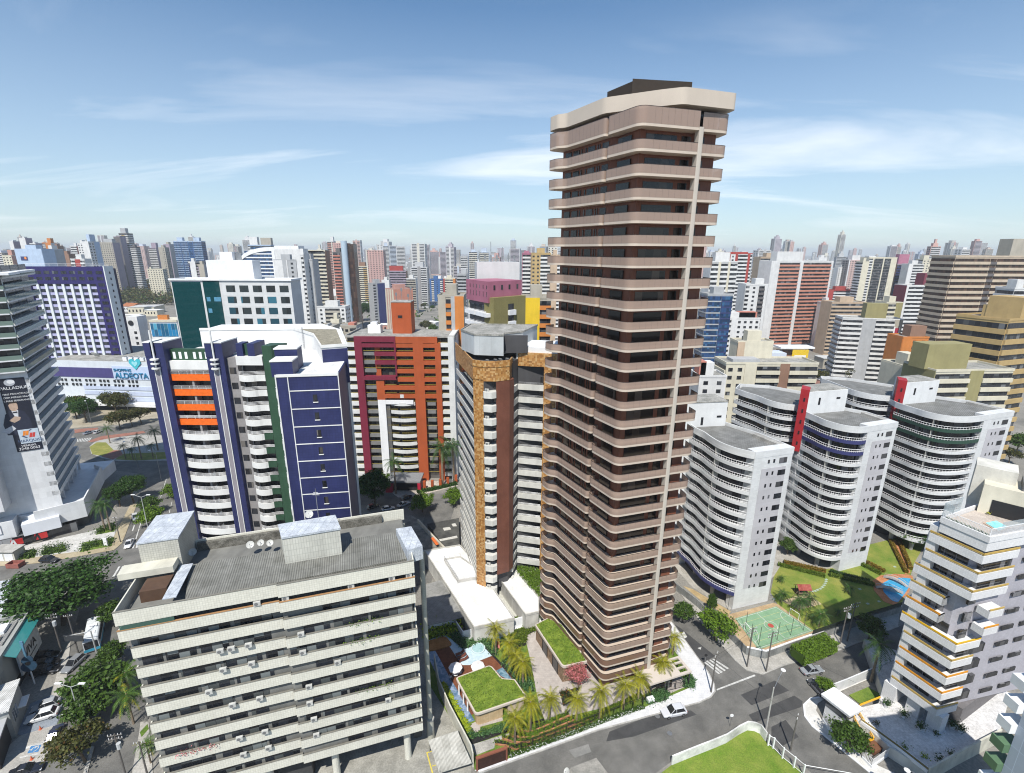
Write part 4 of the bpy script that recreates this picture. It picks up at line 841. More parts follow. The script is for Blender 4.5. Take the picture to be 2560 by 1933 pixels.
# yard between the banded block and the garden
f=W(gb(130,1050));t=thing('service_shaft','slender beige tiled shaft rising beside the banded apartment block','shaft',(*f,0))
TB=paint((.50,.49,.42),.7,.18,(.3,.3,.02),.72)
b=MB();b.cyl(f[0],f[1],0,4.6,.62,14,.55);ob('base',b,TB,t);b=MB();b.cyl(f[0],f[1],4.6,36.6,.40,12);ob('shaft',b,TB,t);b=MB();b.cyl(f[0],f[1],4.3,4.55,.68,14);ob('collar',b,M_CONC,t)
wl3=[(-15.2,78.5)]+[W(gb(*p),3.0)for p in[(270,0),(460,440),(840,1160),(875,1310)]]
b=MB();b.strip(wl3,0,3.0,.22);single('boundary_wall','pale concrete wall along the outer side of the long pool','wall',b,paint((.55,.54,.46),.9,.35))
poly_sheet('yard',[(-40,54),(-6.2,57.5),(-6.4,61.2),(-14,76),(-17,87),(-40,97)],.03,ground_mat('yard_concrete',(.22,.215,.19),(.38,.37,.33),.35,4))
cp4=[W(gb(*p),2.6)for p in[(75,1080),(600,905),(735,1195),(850,1440),(265,1620)]]
t=thing('carport','whitish corrugated carport roof in steps below the slender shaft','carport',(*cp4[0],0))
for k in range(3):
 a0,a1=lerp(cp4[0],cp4[4],k/3),lerp(cp4[0],cp4[4],(k+1)/3+.02);c0,c1_=lerp(cp4[1],cp4[3],k/3),lerp(cp4[1],cp4[3],(k+1)/3+.02)
 b=MB();z=2.6-.12*k;b.hexa([(*a1,z-.28),(*c1_,z-.28),(*c0,z-.1),(*a0,z-.1),(*a1,z-.2),(*c1_,z-.2),(*c0,z),(*a0,z)]);ob('roof_sheet',b,ribbed((.58,.57,.52),.2,ang=-.35),t)
for p in(cp4[0],cp4[4],cp4[1]):b=MB();b.box(p[0]+.1,p[0]+.22,p[1],p[1]+.12,0,2.4);ob('post',b,M_METAL,t)
b=MB()
yl=Ws(gb,[(45,1300),(130,1275),(150,1285),(60,1315)]);b.prism(yl,.03,.042);b.prism(Ws(gb,[(40,1305),(62,1305),(165,1670),(140,1670)]),.03,.043);b.prism(Ws(gb,[(140,1540),(215,1520),(215,1535),(145,1555)]),.03,.044);struct('parking_markings',b,plain((.62,.50,.08),.7))
# the buildings nearby
def hit(f,p,w_=0.0):
 """where the sight line of photo point p meets the plane of facade f: (u, z)"""
 d=ray(p);ox,oy=f.p(0,w_);t=(ox*f.n[0]+oy*f.n[1])/(d[0]*f.n[0]+d[1]*f.n[1]);x,y=d[0]*t,d[1]*t
 return((x-f.o[0])*f.u[0]+(y-f.o[1])*f.u[1],CAM_H+d[2]*t)
ACG='air conditioners on the facade'
# the banded beige block in front
def beige_block():
 zr=38.4;FL,FR=W((280,1534),zr),W((1034,1399),zr);f=Fr(FL,FR);D=14.5
 T=thing('apartment_block','long beige tiled apartment block with dark window bands and a corrugated roof','apartment block',(*f.p(f.L/2,-D/2),0))
 TL=paint((.68,.665,.575),.55,.08,(.31,.31,.018),.72,streak=False);TL2=paint((.50,.49,.43),.7,.2,(.31,.31,.022),.62)
 GL=glass((.012,.014,.018),.12,1.25,.34,3.0,(.17,.19,.19),.07,(.025,.025,.028))
 mid=f.L*.505
 zt=[38.4,35.75,32.45,29.35,26.35,23.35,20.35,17.45,14.45,11.45,8.6];bh=1.55
 core=MB();P=[f.p(.5,-1.3),f.p(mid,-1.3),f.p(mid,-1.0),f.p(f.L-.5,-1.0),f.p(f.L-.5,-D+.4),f.p(.5,-D+.4)]
 core.prism(P,6.9,zr-1.6);ob('wall',core,paint((.20,.20,.185),.7,.3),T)
 wins=[];r=random.Random(5)
 for j,z in enumerate(zt):
  deep=0.0 if j<2 else-.75;off0=0 if j<2 else.55
  b=MB();hh=bh if j else 1.9
  for u0,u1,wo in((off0,mid,deep),(mid,f.L,deep+.32)):
   f.box(b,u0,u1,wo-.16,wo,z-hh,z)
   f.box(b,u0+.02,u1-.02,wo-1.1,wo-.16,z-hh,z-hh+.22)
  f.box(b,off0,off0+.16,-D,deep-.16,z-hh,z);f.box(b,f.L-.16,f.L,-5.2,deep+.16,z-hh,z)
  f.box(b,off0+.02,f.L-.02,-D,-D+.2,z-hh,z)
  ob('balcony_parapet',b,TL,T)
  b=MB();f.box(b,off0-.03,mid,deep-.2,deep+.05,z,z+.07);f.box(b,mid,f.L+.03,deep+.12,deep+.37,z,z+.07);ob('coping',b,plain((.36,.20,.09)if j==1 else(.20,.19,.16),.8),T)
  if j==0:continue
  # windows and wall pieces behind the parapet
  u=1.2
  while u<f.L-2:
   wd=r.choice((2.2,3.4,4.6,5.6));u1=min(u+wd,f.L-.8)
   if not(u<mid<u1):
    bb=MB();wv=-1.3 if u<mid else-1.0
    f.box(bb,u,u1,wv-.05,wv+.06,z-.25,z+(zt[j-1]-bh-z if j>1 else 0.9)-.12);wins.append(bb)
   u=u1+r.choice((.35,.5,.9))
 emit(wins,'window',GL,T,96)
 b=MB();
 for u in(1.0,5.4):f.box(b,u,u+.3,-1.2,-.3,35.8,37.0)
 f.box(b,.3,6.0,-.10,-.05,35.7,36.75);ob('glass_railing',b,clear_glass((.08,.16,.13),.6),T)
 # pilotis
 for u in(f.L*.14,f.L*.36,f.L*.62,f.L*.93):
  x,y=f.p(u,-2.4);b=MB();b.cyl(x,y,0,7.0,.55,14);ob('column',b,TL,T)
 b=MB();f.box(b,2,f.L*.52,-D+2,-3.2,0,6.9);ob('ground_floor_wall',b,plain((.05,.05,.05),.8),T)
 # roof
 b=MB();R=[W(c5(535,385),37.6),W(c5(1810,180),37.6),W(c5(1895,325),37.6),W(c5(500,580),37.6)]
 b.hexa([(*R[3],36.6),(*R[2],36.6),(*R[1],36.6),(*R[0],36.6),(*R[3],37.3),(*R[2],37.3),(*R[1],37.8),(*R[0],37.8)]);ob('roof',b,ribbed((.235,.235,.215),.3,ang=-f_ang(f)),T)
 b=MB();f.box(b,.4,f.L-.4,-D+.3,-.9,36.4,36.62);ob('roof_slab',b,M_ROOFC,T)
 b=MB();f.box(b,5.2,f.L-3.6,-D-.35,-D+.75,36.6,38.1);ob('roof_gutter',b,ground_mat('mossy_concrete',(.10,.095,.08),(.24,.23,.20),1.2,6,fineamt=.5),T)
 # stair tower with zinc roof on the left, opening of the roof terrace before it
 s0,z0=hit(f,c5(225,330),-8.5);s1,_=hit(f,c5(480,330),-8.5)
 b=MB();f.box(b,s0,s1,-D-1.2,-8.5,36.6,42.3);st=ob('stair_tower',b,TL2,T)
 ZN=ground_mat('zinc_sheet',(.42,.46,.52),(.62,.66,.70),.8,5,grid=(.9,2.2,0,.04),grout=.7)
 b=MB();f.box(b,s0-.12,s1+.12,-D-1.3,-8.4,42.3,42.5);ob('roof_sheet',b,ZN,st)
 a_,za=hit(f,c5(268,368),-8.5);b_,zb=hit(f,c5(325,395),-8.5);b=MB();f.box(b,a_,b_,-8.6,-8.47,zb,za);ob('window',b,M_CARGL,st)
 b=MB();f.box(b,s0-2.0,s1-.4,-8.5,-6.4,38.6,39.5);ob('terrace_canopy',b,paint((.58,.56,.47),.7,.2),T)
 b=MB();f.box(b,s1-.2,s1+1.3,-8.3,-1.2,38.2,38.32);ob('zinc_flashing',b,ZN,T)
 b=MB();f.box(b,.9,s1,-8.4,-1.2,36.62,36.7);ob('terrace_floor',b,plain((.045,.05,.055),.5),T)
 b=MB();f.box(b,s1-3.4,s1-.4,-6.2,-3.4,36.7,38.4);ob('terrace_room',b,plain((.09,.05,.03),.7),T)
 # lift machine room
 q=[W(c5(1085,130),41.8),W(c5(1430,72),41.8),W(c5(1462,150),41.8),W(c5(1105,208),41.8)]
 b=MB();b.prism(q,36.6,41.6);m=ob('machine_room',b,paint((.57,.565,.50),.7,.18,(.35,.9,.03),.7),T);b=MB();b.prism(offset(ccw(q),-.12,True),41.6,41.85);ob('roof_sheet',b,ZN,m)
 b=MB();b.prism([W(c5(1810,150),39.0),W(c5(1905,135),39.0),W(c5(1975,255),39.0),W(c5(1880,285),39.0)],36.7,38.9);ob('silver_roof_box',b,ZN,T)
 b=MB();f.box(b,f.L-1.2,f.L+.1,-12,-5.2,0,36.0);ob('service_wall',b,plain((.10,.095,.085),.8),T)
 # air conditioners, each where the photograph shows it
 acs=[(1785,470),(1535,520),(1130,580),(955,610),(1890,455),(725,925),(793,910),(900,885),(1222,800),(745,1050),(920,1005),(1237,938),(655,1170),(1452,1000),(800,1253),(970,1218),(1275,1150),(1280,1255),(1765,1235),(1305,1345),(845,1467),(1003,1425),(1320,1447),(870,1572),(1025,1530)]
 for p in acs:
  u,z=hit(f,c5(*p),-.5);j=min(range(1,11),key=lambda k:abs(zt[k]+.3-z));ac_unit(f,u,zt[j]+.03,-.55 if j>1 else-.15,T)
 for k,(p,n)in enumerate((((1600,745),'tufts of green creepers near the right end of the fourth band'),((1600,860),'trailing creeper with bright leaves on the fifth band'),((1680,1155),'small green pot plants on the eighth band'),((580,1565),'pink flowering plants spilling over the low left parapet'))):
  u,z=hit(f,c5(*p),-.5);j=min(range(1,11),key=lambda q:abs(zt[q]+.2-z));t=thing('balcony_plants',n,'plants',(*f.p(u,-.6),zt[j]));
  ob('foliage',shrub_mb(60+k,[f.p(u+q*.5-2.2,-.72)for q in range(10)],.5,16,.1,zt[j]-.25),L_PINK if k==3 else L_BRIGHT,t)
 for k,(p,z,r_,n)in enumerate((((555,318),37.8,.75,'orange stained satellite dish behind the stair tower'),((910,272),38.2,.75,'white satellite dish on the back gutter, left of three'),((975,257),38.2,.65,'white satellite dish on the back gutter, middle of three'),((1032,258),38.2,.65,'white satellite dish on the back gutter, beside the machine room'),((1275,85),41.9,.8,'white satellite dish on top of the machine room'))):
  x,y=W(c5(*p),z);dish_antenna(x,y,z,r_*.72,radians(-70),n)
 x,y=W(c5(1330,80),41.9);b=MB();b.cyl(x,y,41.85,46.5,.05,5);b.tube([(x-.5,y,45.5),(x+.5,y,45.5)],.03,4);b.tube([(x-.35,y,45.9),(x+.35,y,45.9)],.03,4);single('roof_antenna','thin mast antenna beside the dish on the machine room','antenna',b,M_METAL)
def f_ang(f):return atan2(f.u[1],f.u[0])
beige_block()
# the navy and white tower block
def navy_block():
 NAVY=paint((.030,.036,.115),.45,.25,(.45,.45,.02),.75);GRN=paint((.035,.085,.05),.5,.2,(.45,.45,.02),.8);ORG=plain((.80,.14,.012),.55);WB=paint((.70,.70,.68),.6,.12);GREY=paint((.29,.275,.27),.7,.15,(.45,.45,.015),.85)
 GL=glass((.012,.013,.016),.1,1.1,.22,3.0,(.14,.13,.12),.06,(.03,.03,.03));RAILM=M_WHITEP
 f=Fr((-68.9,90.2),(-46.6,90.2));ux=lambda X:X+68.9
 T=thing('apartment_tower','navy tiled apartment tower with curved white balconies and four orange parapets','apartment tower',(-52,92,0))
 b=MB();b.prism([(-68.5,91.6),(-46.8,91.6),(-37.5,82),(-30,84.5),(-37,104),(-66,103)],0,59.8);ob('wall',b,WB,T)
 zb=[55.75-3.0*k for k in range(18)]
 # two navy pillars with a grey fluted strip and a mast on top
 for(u0,u1)in((.1,3.7),(11.5,14.7)):
  b=MB();f.box(b,u0,u1,-2.5,.9,0,60.6);f.box(b,u0,u0+1.2,-2.5,1.0,60.6,63.2);f.box(b,u1-1.5,u1,-4.5,.95,60.6,63.2);pl=ob('pillar',b,NAVY,T)
  c=(u0+u1)/2;b=MB();f.box(b,c-.42,c+.42,.9,1.0,0,58.5);ob('fluted_strip',b,paint((.27,.25,.27),.6,.15,streak=True),pl)
  b=MB();f.box(b,c-.55,c-.42,.9,1.05,0,58.6);f.box(b,c+.42,c+.55,.9,1.05,0,58.6);f.box(b,u0-.05,u0+1.25,-2.55,1.05,63.2,63.4);f.box(b,u1-1.55,u1+.05,-4.6,1.0,63.2,63.4);ob('white_trim',b,WB,pl)
  x,y=f.p(c,1.2);b=MB();b.cyl(x,y,58,65.6,.16,8)
  for z in(58.3,59.2,60.0):b.cyl(x,y,z,z+.25,.75,14)
  ob('mast',b,WB,pl)
 b=MB();f.box(b,3.7,11.5,-1.8,-.6,59.0,61.7);ob('green_parapet',b,GRN,T)
 for k in range(6):b=MB();u=4.25+k*1.12+(.5 if k>2 else 0);f.box(b,u,u+.5,-.65,-.55,59.9,61.2);ob('parapet_opening',b,M_WHITE,T)
 b=MB();f.box(b,3.7,11.5,-1.4,.1,57.9,59.6);ob('lintel',b,WB,T)
 wins=[]
 def arc(u0,u1,bulge,n=10):return[f.p(u0+(u1-u0)*k/n,.15+bulge*(1-(2*k/n-1)**2))for k in range(n+1)]
 for k,z in enumerate(zb):
  straight=k<4
  path=arc(3.7,11.5,0 if straight else.75)
  b=MB();b.strip(path[::-1],z,z+1.25,.16);b.prism(path+[f.p(11.5,-1.2),f.p(3.7,-1.2)],z,z+.2);p_=ob('balcony_parapet',b,ORG if straight else WB,T)
  b=MB()
  for h_ in(.22,.45,.68):b.tube([(*q,z+1.25+h_)for q in path],.035,4)
  for q in path[::2]:b.tube([(*q,z+1.25),(*q,z+1.93)],.03,4)
  ob('railing',b,RAILM,p_)
  bb=MB();f.box(bb,3.75,7.35,-1.5,-1.35,z+.2,z+2.95);wins.append(bb);bb=MB();f.box(bb,7.85,11.45,-1.5,-1.35,z+.2,z+2.95);wins.append(bb)
  b=MB();f.box(b,7.4,7.8,-1.4,.05,z+1.25,z+3.0);ob('balcony_pier',b,GREY,T)
  # grey wall windows
  bb=MB();f.box(bb,15.0,16.2,-.05,.06,z+1.35,z+2.6);wins.append(bb)
  # second balcony column
  n=12;path2=[f.p(16.7+5.0*q/n,.2+.55*sin(pi*q/n*1.0)*(1.0 if q<8 else.75)+.25*sin(2*pi*q/n))for q in range(n+1)]
  g0=k>=4
  b=MB();b.strip(path2[:(9 if g0 else 13)][::-1],z,z+1.25,.15);b.prism(path2+[f.p(21.7,-1.2),f.p(16.7,-1.2)],z,z+.2);p_=ob('balcony_parapet',b,WB,T)
  if g0:b=MB();b.strip(path2[8:][::-1],z+.02,z+1.27,.17);ob('green_panel',b,GRN,p_)
  b=MB()
  for h_ in(.22,.45,.68):b.tube([(*q,z+1.25+h_)for q in path2],.035,4)
  ob('railing',b,RAILM,p_)
  bb=MB();f.box(bb,16.8,21.6,-1.5,-1.3,z+.2,z+2.95);wins.append(bb)
  # the stub balconies on the far left edge and beside the panel
  b=MB();f.box(b,-.55,.08,-2.4,-.4,z,z+1.35);ob('side_balcony',b,WB,T)
  b=MB();n=8;hp=[(-37.3-.85*sin(pi*q/n),74.2+3.2*q/n)for q in range(n+1)];b.strip(hp,z+1.2,z+2.4,.12);b.prism(hp,z+1.1,z+1.3);p_=ob('round_balcony',b,WB,T)
  b=MB();
  for h_ in(.25,.55):b.tube([(*q,z+2.4+h_)for q in hp],.035,4)
  ob('railing',b,RAILM,p_)
 b=MB();f.box(b,14.7,16.6,-1.4,0,0,60.2);ob('grey_wall',b,GREY,T)
 b=MB();f.box(b,16.7,21.7,-1.2,.5,58.9,60.6);ob('lintel',b,WB,T)
 b=MB();f.box(b,16.9,18.1,-2.2,.2,60.6,63.0);f.box(b,19.0,20.3,-4.0,.2,60.6,63.0);ob('roof_pier',b,NAVY,T);b=MB();f.box(b,18.1,19.0,-1.5,-.4,60.6,62.8);ob('green_infill',b,GRN,T)
 b=MB();b.prism([(-46.6,88.9),(-44.9,89.0),(-43.2,92),(-46.4,92)],0,62.8);ob('green_fin',b,GRN,T)
 # the projecting panel block
 g=Fr((-36.75,73.1),(-27.55,74.5));
 b=MB();b.prism([g.p(0,0),g.p(g.L,0),(-29.6,84.5),(-34,93),(-44,92),(-37.6,84)],0,60.9);ob('panel_block',b,NAVY,T)
 b=MB()
 for k in range(19):z=58.6-3.0*k;g.box(b,1.75,g.L,0,.07,z-.07,z+.07)
 g.box(b,1.68,1.82,0,.09,0,61.2);g.box(b,g.L-.05,g.L+.08,-.1,.08,0,61.2);g.box(b,-.1,g.L+.08,-.3,.12,60.9,61.3);g.box(b,-.12,.06,-.4,.1,0,61.3);ob('white_trim',b,WB,T)
 for k in range(19):bb=MB();z=56.7-3.0*k;g.box(bb,5.2,5.85,0,.06,z,z+1.2);wins.append(bb);
 b=MB()
 for k in range(19):z=56.7-3.0*k;g.box(b,5.15,5.95,0,.14,z-.12,z)
 ob('window_sill',b,WB,T)
 emit(wins,'window',GL,T)
 b=MB();b.prism([g.p(.3,-.4),g.p(g.L-.3,-.4),(-29.7,84),(-34,93),(-42,95),(-37.3,84)],60.9,61.0);b.prism([(-42,91.7),(-66,91.8),(-66,101),(-40,101)],59.8,60.2);ob('roof',b,M_ROOFW,T)
 b=MB();g.box(b,-.6,2.6,-3.4,-.2,60.9,63.3);g.box(b,-1.2,2.3,-7.5,-4.6,60.9,64.4);ob('roof_box',b,NAVY,T)
 b=MB();g.box(b,-.7,2.7,-3.5,-.1,63.3,63.5);g.box(b,-1.3,2.4,-7.6,-4.5,64.4,64.6);ob('roof_box_coping',b,WB,T)
 # rear block with the gravel roof
 P=[W(c4(430,128),63.5),W(c4(1060,122),63.5),W(c4(1195,165),63.5),W(c4(1248,247),63.5),W(c4(1420,235),63.5),W(c4(1365,200),63.5),W(c4(1215,120),63.5),(-44,112),(-66,110)]
 b=MB();b.prism([P[0],P[1],P[2],P[3],P[4],(-37,104),P[7],P[8]],0,63.6);ob('rear_block',b,paint((.74,.74,.73),.6,.16),T)
 b=MB();b.prism([lerp(P[1],P[6],.15),P[2],lerp(P[3],P[4],.1),lerp(P[3],P[4],.85),(-37.5,103)],63.6,63.75);ob('rear_roof',b,ground_mat('gravel_roof',(.22,.20,.15),(.36,.33,.25),.8,6,fineamt=.4),T)
 b=MB();b.strip([P[0],P[1],P[2],P[3],P[4],(-37,104)],63.6,64.1,.25);ob('rear_coping',b,WB,T)
 q=Fr(P[3],P[4]);b=MB();q.box(b,.05,q.L+.05,.0,.12,57,63.3);ob('navy_cladding',b,NAVY,T);b=MB();q.box(b,q.L*.42,q.L*.78,.1,.2,58.0,60.2);ob('vent_grille',b,M_WHITE,T)
 q2=Fr(P[2],P[3]);
 wq=Fr(P[1],P[2]);lad=MB()
 for du in(0,.5):x,y=wq.p(wq.L*.5+du,.2);lad.tube([(x,y,60.2),(x,y,64.8)],.035,4)
 for k in range(12):a_,c_=wq.p(wq.L*.5,.2),wq.p(wq.L*.5+.5,.2);lad.tube([(*a_,60.5+.36*k),(*c_,60.5+.36*k)],.025,4)
 ob('ladder',lad,M_METAL,T)
 # solar heater on the roof
 x,y=W(c4(268,215),62);t=thing('solar_panel','tilted solar water panel behind the left green parapet','solar panel',(x,y,60.3));b=MB();b.hexa([(x-.9,y-.7,61.0),(x+.9,y-.7,61.0),(x+.9,y+.5,62.4),(x-.9,y+.5,62.4),(x-.9,y-.7,61.1),(x+.9,y-.7,61.1),(x+.9,y+.5,62.5),(x-.9,y+.5,62.5)]);ob('panel',b,glass((.10,.13,.17),.1,.5,.1),t);b=MB();b.box(x-.8,x+.8,y+.3,y+.5,60.3,62.3);ob('stand',b,M_METAL,t)
M_ROOFW=ground_mat('white_terrace',(.60,.60,.58),(.78,.78,.77),.35,3,fineamt=.15)
navy_block()
# the white tower with the banner on the far left
def banner_tower():
 P0=(-131.0,127.3);P1=(-147.0,153.0);dF=(.86,.51);P2=(P0[0]-dF[0]*34,P0[1]-dF[1]*34)
 WHT=paint((.70,.71,.72),.5,.1,(1.6,1.6,.015),.86);GL=glass((.014,.017,.02),.1,1.6,.25,3.15,(.12,.13,.13),.07);GRG=clear_glass((.22,.30,.26),.66,.06)
 T=thing('office_tower','tall white corner tower with an advertising banner and stacked side balconies at the left edge','tower',(-150,135,0))
 f=Fr(P2,P0);s=Fr(P0,P1);zt=75.5
 b=MB();b.prism([P2,P0,s.p(0,-1.6),s.p(s.L,-1.6),s.p(s.L,-24),(P2[0]-14,P2[1]+22)],7.5,zt-2);ob('wall',b,WHT,T)
 b=MB();f.box(b,0,f.L-10.3,0,5.5,11.5,zt-6);ob('front_wing',b,WHT,T)
 wins=[];N=21
 for k in range(N):
  z=11.6+3.05*k
  b=MB();s.box(b,0,s.L,-1.6,.1,z-.15,z+1.1);
  b2=None
  if k>=12:
   f.box(b,f.L-11,f.L,0,1.2,z,z+.35);s.box(b,-.3,s.L,-.1,.3,z,z+.35)
  ob('balcony_parapet',b,WHT,T)
  b=MB();s.box(b,.1,s.L-.1,.02,.06,z+1.1,z+1.3)
  if k>=12:s.box(b,-.3,s.L,.2,.25,z+.35,z+1.5);f.box(b,f.L-11,f.L+.25,1.15,1.2,z+.35,z+1.5)
  ob('glass_railing',b,GRG,T)
  for q in range(4):
   bb=MB();s.box(bb,.3+q*s.L/4,(q+1)*s.L/4-.1,-1.7,-1.52,z+.9,z+2.95);wins.append(bb)
  if k>=12:bb=MB();f.box(bb,f.L-10.8,f.L-.2,-.05,.08,z+.4,z+2.9);wins.append(bb)
 emit(wins,'window',GL,T)
 for q in range(6):b=MB();u=.4+q*(s.L-1)/5;s.box(b,u,u+.5,-1.2,-.6,7.5,11.6);ob('column',b,WHT,T)
 b=MB();f.box(b,f.L-16,f.L+2.2,-6,2.6,zt-2,zt-1.4);s.box(b,-1,s.L-4,-5,1.2,zt-2,zt-1.45);ob('roof_canopy',b,M_WHITE,T)
 b=MB();f.box(b,f.L-24,f.L-6,-12,-1.5,zt-1.4,zt+2.2);ob('penthouse',b,glass((.03,.05,.045),.1,1.6,.3,3,(.2,.24,.22)),T)
 b=MB();f.box(b,f.L-25,f.L-5,-13,-.8,zt+2.2,zt+2.7);ob('penthouse_roof',b,M_WHITE,T)
 # banner
 u1,zb0=hit(f,c2(375,418));u0,zb1=hit(f,c1(180,1255));u0=hit(f,c2(150,440))[0];zb,zt_=zb0,zb1
 t=thing('advertising_banner','tall black advertising banner with white lettering and a man in a dark suit','banner',(*f.p(u0,.15),zb))
 b=MB();f.box(b,u0,u1,.05,.16,zb,zt_);ob('cloth',b,plain((.012,.014,.028),.5),t)
 H=zt_-zb;hw=H*.25
 b=MB();f.box(b,u0+1.2,u1,.16,.18,zb+H*.105,zb+H*.30);ob('pale_field',b,plain((.50,.58,.66),.5),t)
 WT=plain((.75,.76,.78),.5);u_,up=(*f.u,0),(0,0,1)
 def tx(name,body,size,du,dz,m,w_=.2):p=f.p(du,w_);return text(name,body,size,(*p,dz),u_,up,m,t)
 tx('lettering','PALLADIUM',1.12,u0+(u1-u0)*.56,zb+H*.87,WT)
 tx('lettering','MAIS PRIVACIDADE',.62,u0+(u1-u0)*.56,zb+H*.79,WT);tx('lettering','COM MENOS SALAS',.62,u0+(u1-u0)*.56,zb+H*.745,WT);tx('lettering','E MAIS SEGURANÇA',.62,u0+(u1-u0)*.56,zb+H*.70,WT)
 tx('lettering','MARQUISE',1.05,(u0+u1)/2+.6,zb+H*.14,plain((.06,.10,.2),.5));tx('lettering','VENDAS',.8,(u0+u1)/2,zb+H*.075,WT);tx('lettering','3248.0063',1.05,(u0+u1)/2,zb+H*.035,WT)
 b=MB();cx_,cz=(u0+u1)/2-.4,zb+H*.945
 n=20;P=[f.p(cx_+1.1*cos(2*pi*k/n),.18)+(cz+.95*sin(2*pi*k/n),)for k in range(n)];b.face(P);ob('globe_emblem',b,plain((.42,.44,.48),.5),t)
 b=MB();n=20;P=[f.p(cx_+.25+.75*cos(2*pi*k/n),.19)+(cz+.2+.55*sin(2*pi*k/n),)for k in range(n)];b.face(P);ob('globe_emblem',b,plain((.72,.73,.75),.5),t)
 cx2,cz2=(u0+u1)/2+.6,zb+H*.235
 for k,(du,dz,m)in enumerate(((-.9,.35,(.8,.25,.03)),(-.3,.35,(.8,.25,.03)),(.3,-.35,(.6,.06,.05)),(.9,-.35,(.6,.06,.05)),(.5,.4,(.06,.08,.15)),(-.7,-.45,(.06,.08,.15)))):
  b=MB();q=.27;b.face([f.p(cx2+du-q-.12,.2)+(cz2+dz-.75,),f.p(cx2+du+q-.12,.2)+(cz2+dz-.75,),f.p(cx2+du+q+.2,.2)+(cz2+dz+.55,),f.p(cx2+du-q+.2,.2)+(cz2+dz+.55,)])if k<4 else b.face([f.p(cx2+du-.9,.195)+(cz2+dz,),f.p(cx2+du,.195)+(cz2+dz-1.0*(1 if k==5 else-1)*.8,),f.p(cx2+du+.35,.195)+(cz2+dz-.7*(1 if k==5 else-1),),f.p(cx2+du-.5,.195)+(cz2+dz+.15,)]);ob('company_emblem',b,plain(m,.5),t)
  # the printed man: a flat figure on the cloth
 mu,mz=u1-3.6,zb+H*.45
 def shape(pts,c,w_,nm):b=MB();b.face([f.p(mu+x,w_)+(mz+z,)for x,z in pts]);ob(nm,b,plain(c,.6),t)
 shape([(-2.6,-4.2),(2.6,-4.6),(2.7,-.6),(1.9,1.9),(.7,2.7),(-.9,2.6),(-2.0,1.6),(-2.9,-1.2)],(.022,.026,.05),.17,'printed_suit')
 shape([(-.6,2.5),(.75,2.5),(.35,.1),(-.05,-.3)],(.62,.63,.66),.18,'printed_shirt');shape([(-.45,2.1),(.5,2.2),(.5,1.75),(-.4,1.75)],(.02,.02,.03),.19,'printed_bow_tie')
 shape([(-.8,2.9),(-.4,2.35),(.35,2.35),(.85,2.95),(.9,4.3),(.4,4.9),(-.5,4.85),(-.9,4.2)],(.50,.36,.27),.185,'printed_face');shape([(-.95,4.0),(-.8,4.9),(-.2,5.3),(.6,5.25),(1.0,4.7),(.95,4.0),(.75,4.55),(-.6,4.5)],(.03,.022,.018),.195,'printed_hair')
 shape([(-1.6,-.2),(-.2,.9),(.9,.5),(.6,-.3),(-.6,-.9)],(.48,.35,.27),.2,'printed_hands');shape([(-3.2,-2.6),(-1.2,-1.6),(-.6,-2.6),(-2.2,-3.8),(-3.6,-3.3)],(.55,.56,.6),.21,'printed_paper')
 # podium
 pod=[(-126.0,128.5),(-139.2,151.0),(-142,160),(-175,150),(-162,108),(-141,117.5),(-134,120.5)]
 t=thing('tower_podium','white walled podium with terraces at the foot of the banner tower','podium',(-140,130,0))
 b=MB();b.prism([pod[0],pod[1],pod[2],pod[3],(-166,126),(-134,121.5)],3.6,7.4);ob('wall',b,WHT,t)
 b=MB();b.strip([(-134,121.5),pod[0],pod[1],(-143,153)],3.6,9.0,.35);ob('parapet',b,WHT,t)
 b=MB();b.prism([(-127.5,130),(-139.5,150),(-150,146),(-137,124)],0,3.6);ob('base_wall',b,plain((.10,.10,.10),.7),t)
 g=Fr((-162,104.5),(-137.5,118.8));b=MB();g.box(b,0,g.L,-8,0,2.4,7.8);ob('front_wall',b,WHT,t)
 b=MB();g.box(b,6,g.L-2.6,.0,.25,4.6,7.2);ob('light_panel',b,M_WHITE,t)
 h_=Fr((-136.5,119.8),(-130.2,124.8));b=MB();h_.box(b,.2,h_.L,-2,1.6,3.0,6.4);ob('entrance_box',b,paint((.68,.70,.74),.3,.05),t)
 for q,(u_0,u_1)in enumerate(((-2.6,-.2),(2.2,4.8))):
  b=MB();h_.box(b,u_0,u_1,1.65,1.75,1.1,2.8);sgn=ob('shop_sign',b,plain((.5,.03,.03),.4),t)
  b=MB();cu=u_0+.4;b.face([h_.p(cu-.9,1.8)+(1.0,),h_.p(cu-.4,1.8)+(1.0,),h_.p(cu+.35,1.8)+(2.9,),h_.p(cu-.05,1.8)+(2.9,)]);b.face([h_.p(cu+.8,1.8)+(1.0,),h_.p(cu+.35,1.8)+(1.0,),h_.p(cu-.05,1.8)+(2.9,),h_.p(cu+.35,1.8)+(2.9,)]);ob('letter_mark',b,M_DARK if q else M_WHITE,sgn)
 b=MB();h_.box(b,-26,h_.L+3,-3,.4,.1,2.9);ob('shop_front',b,glass((.015,.015,.018),.1,2.0,.15),t)
banner_tower()
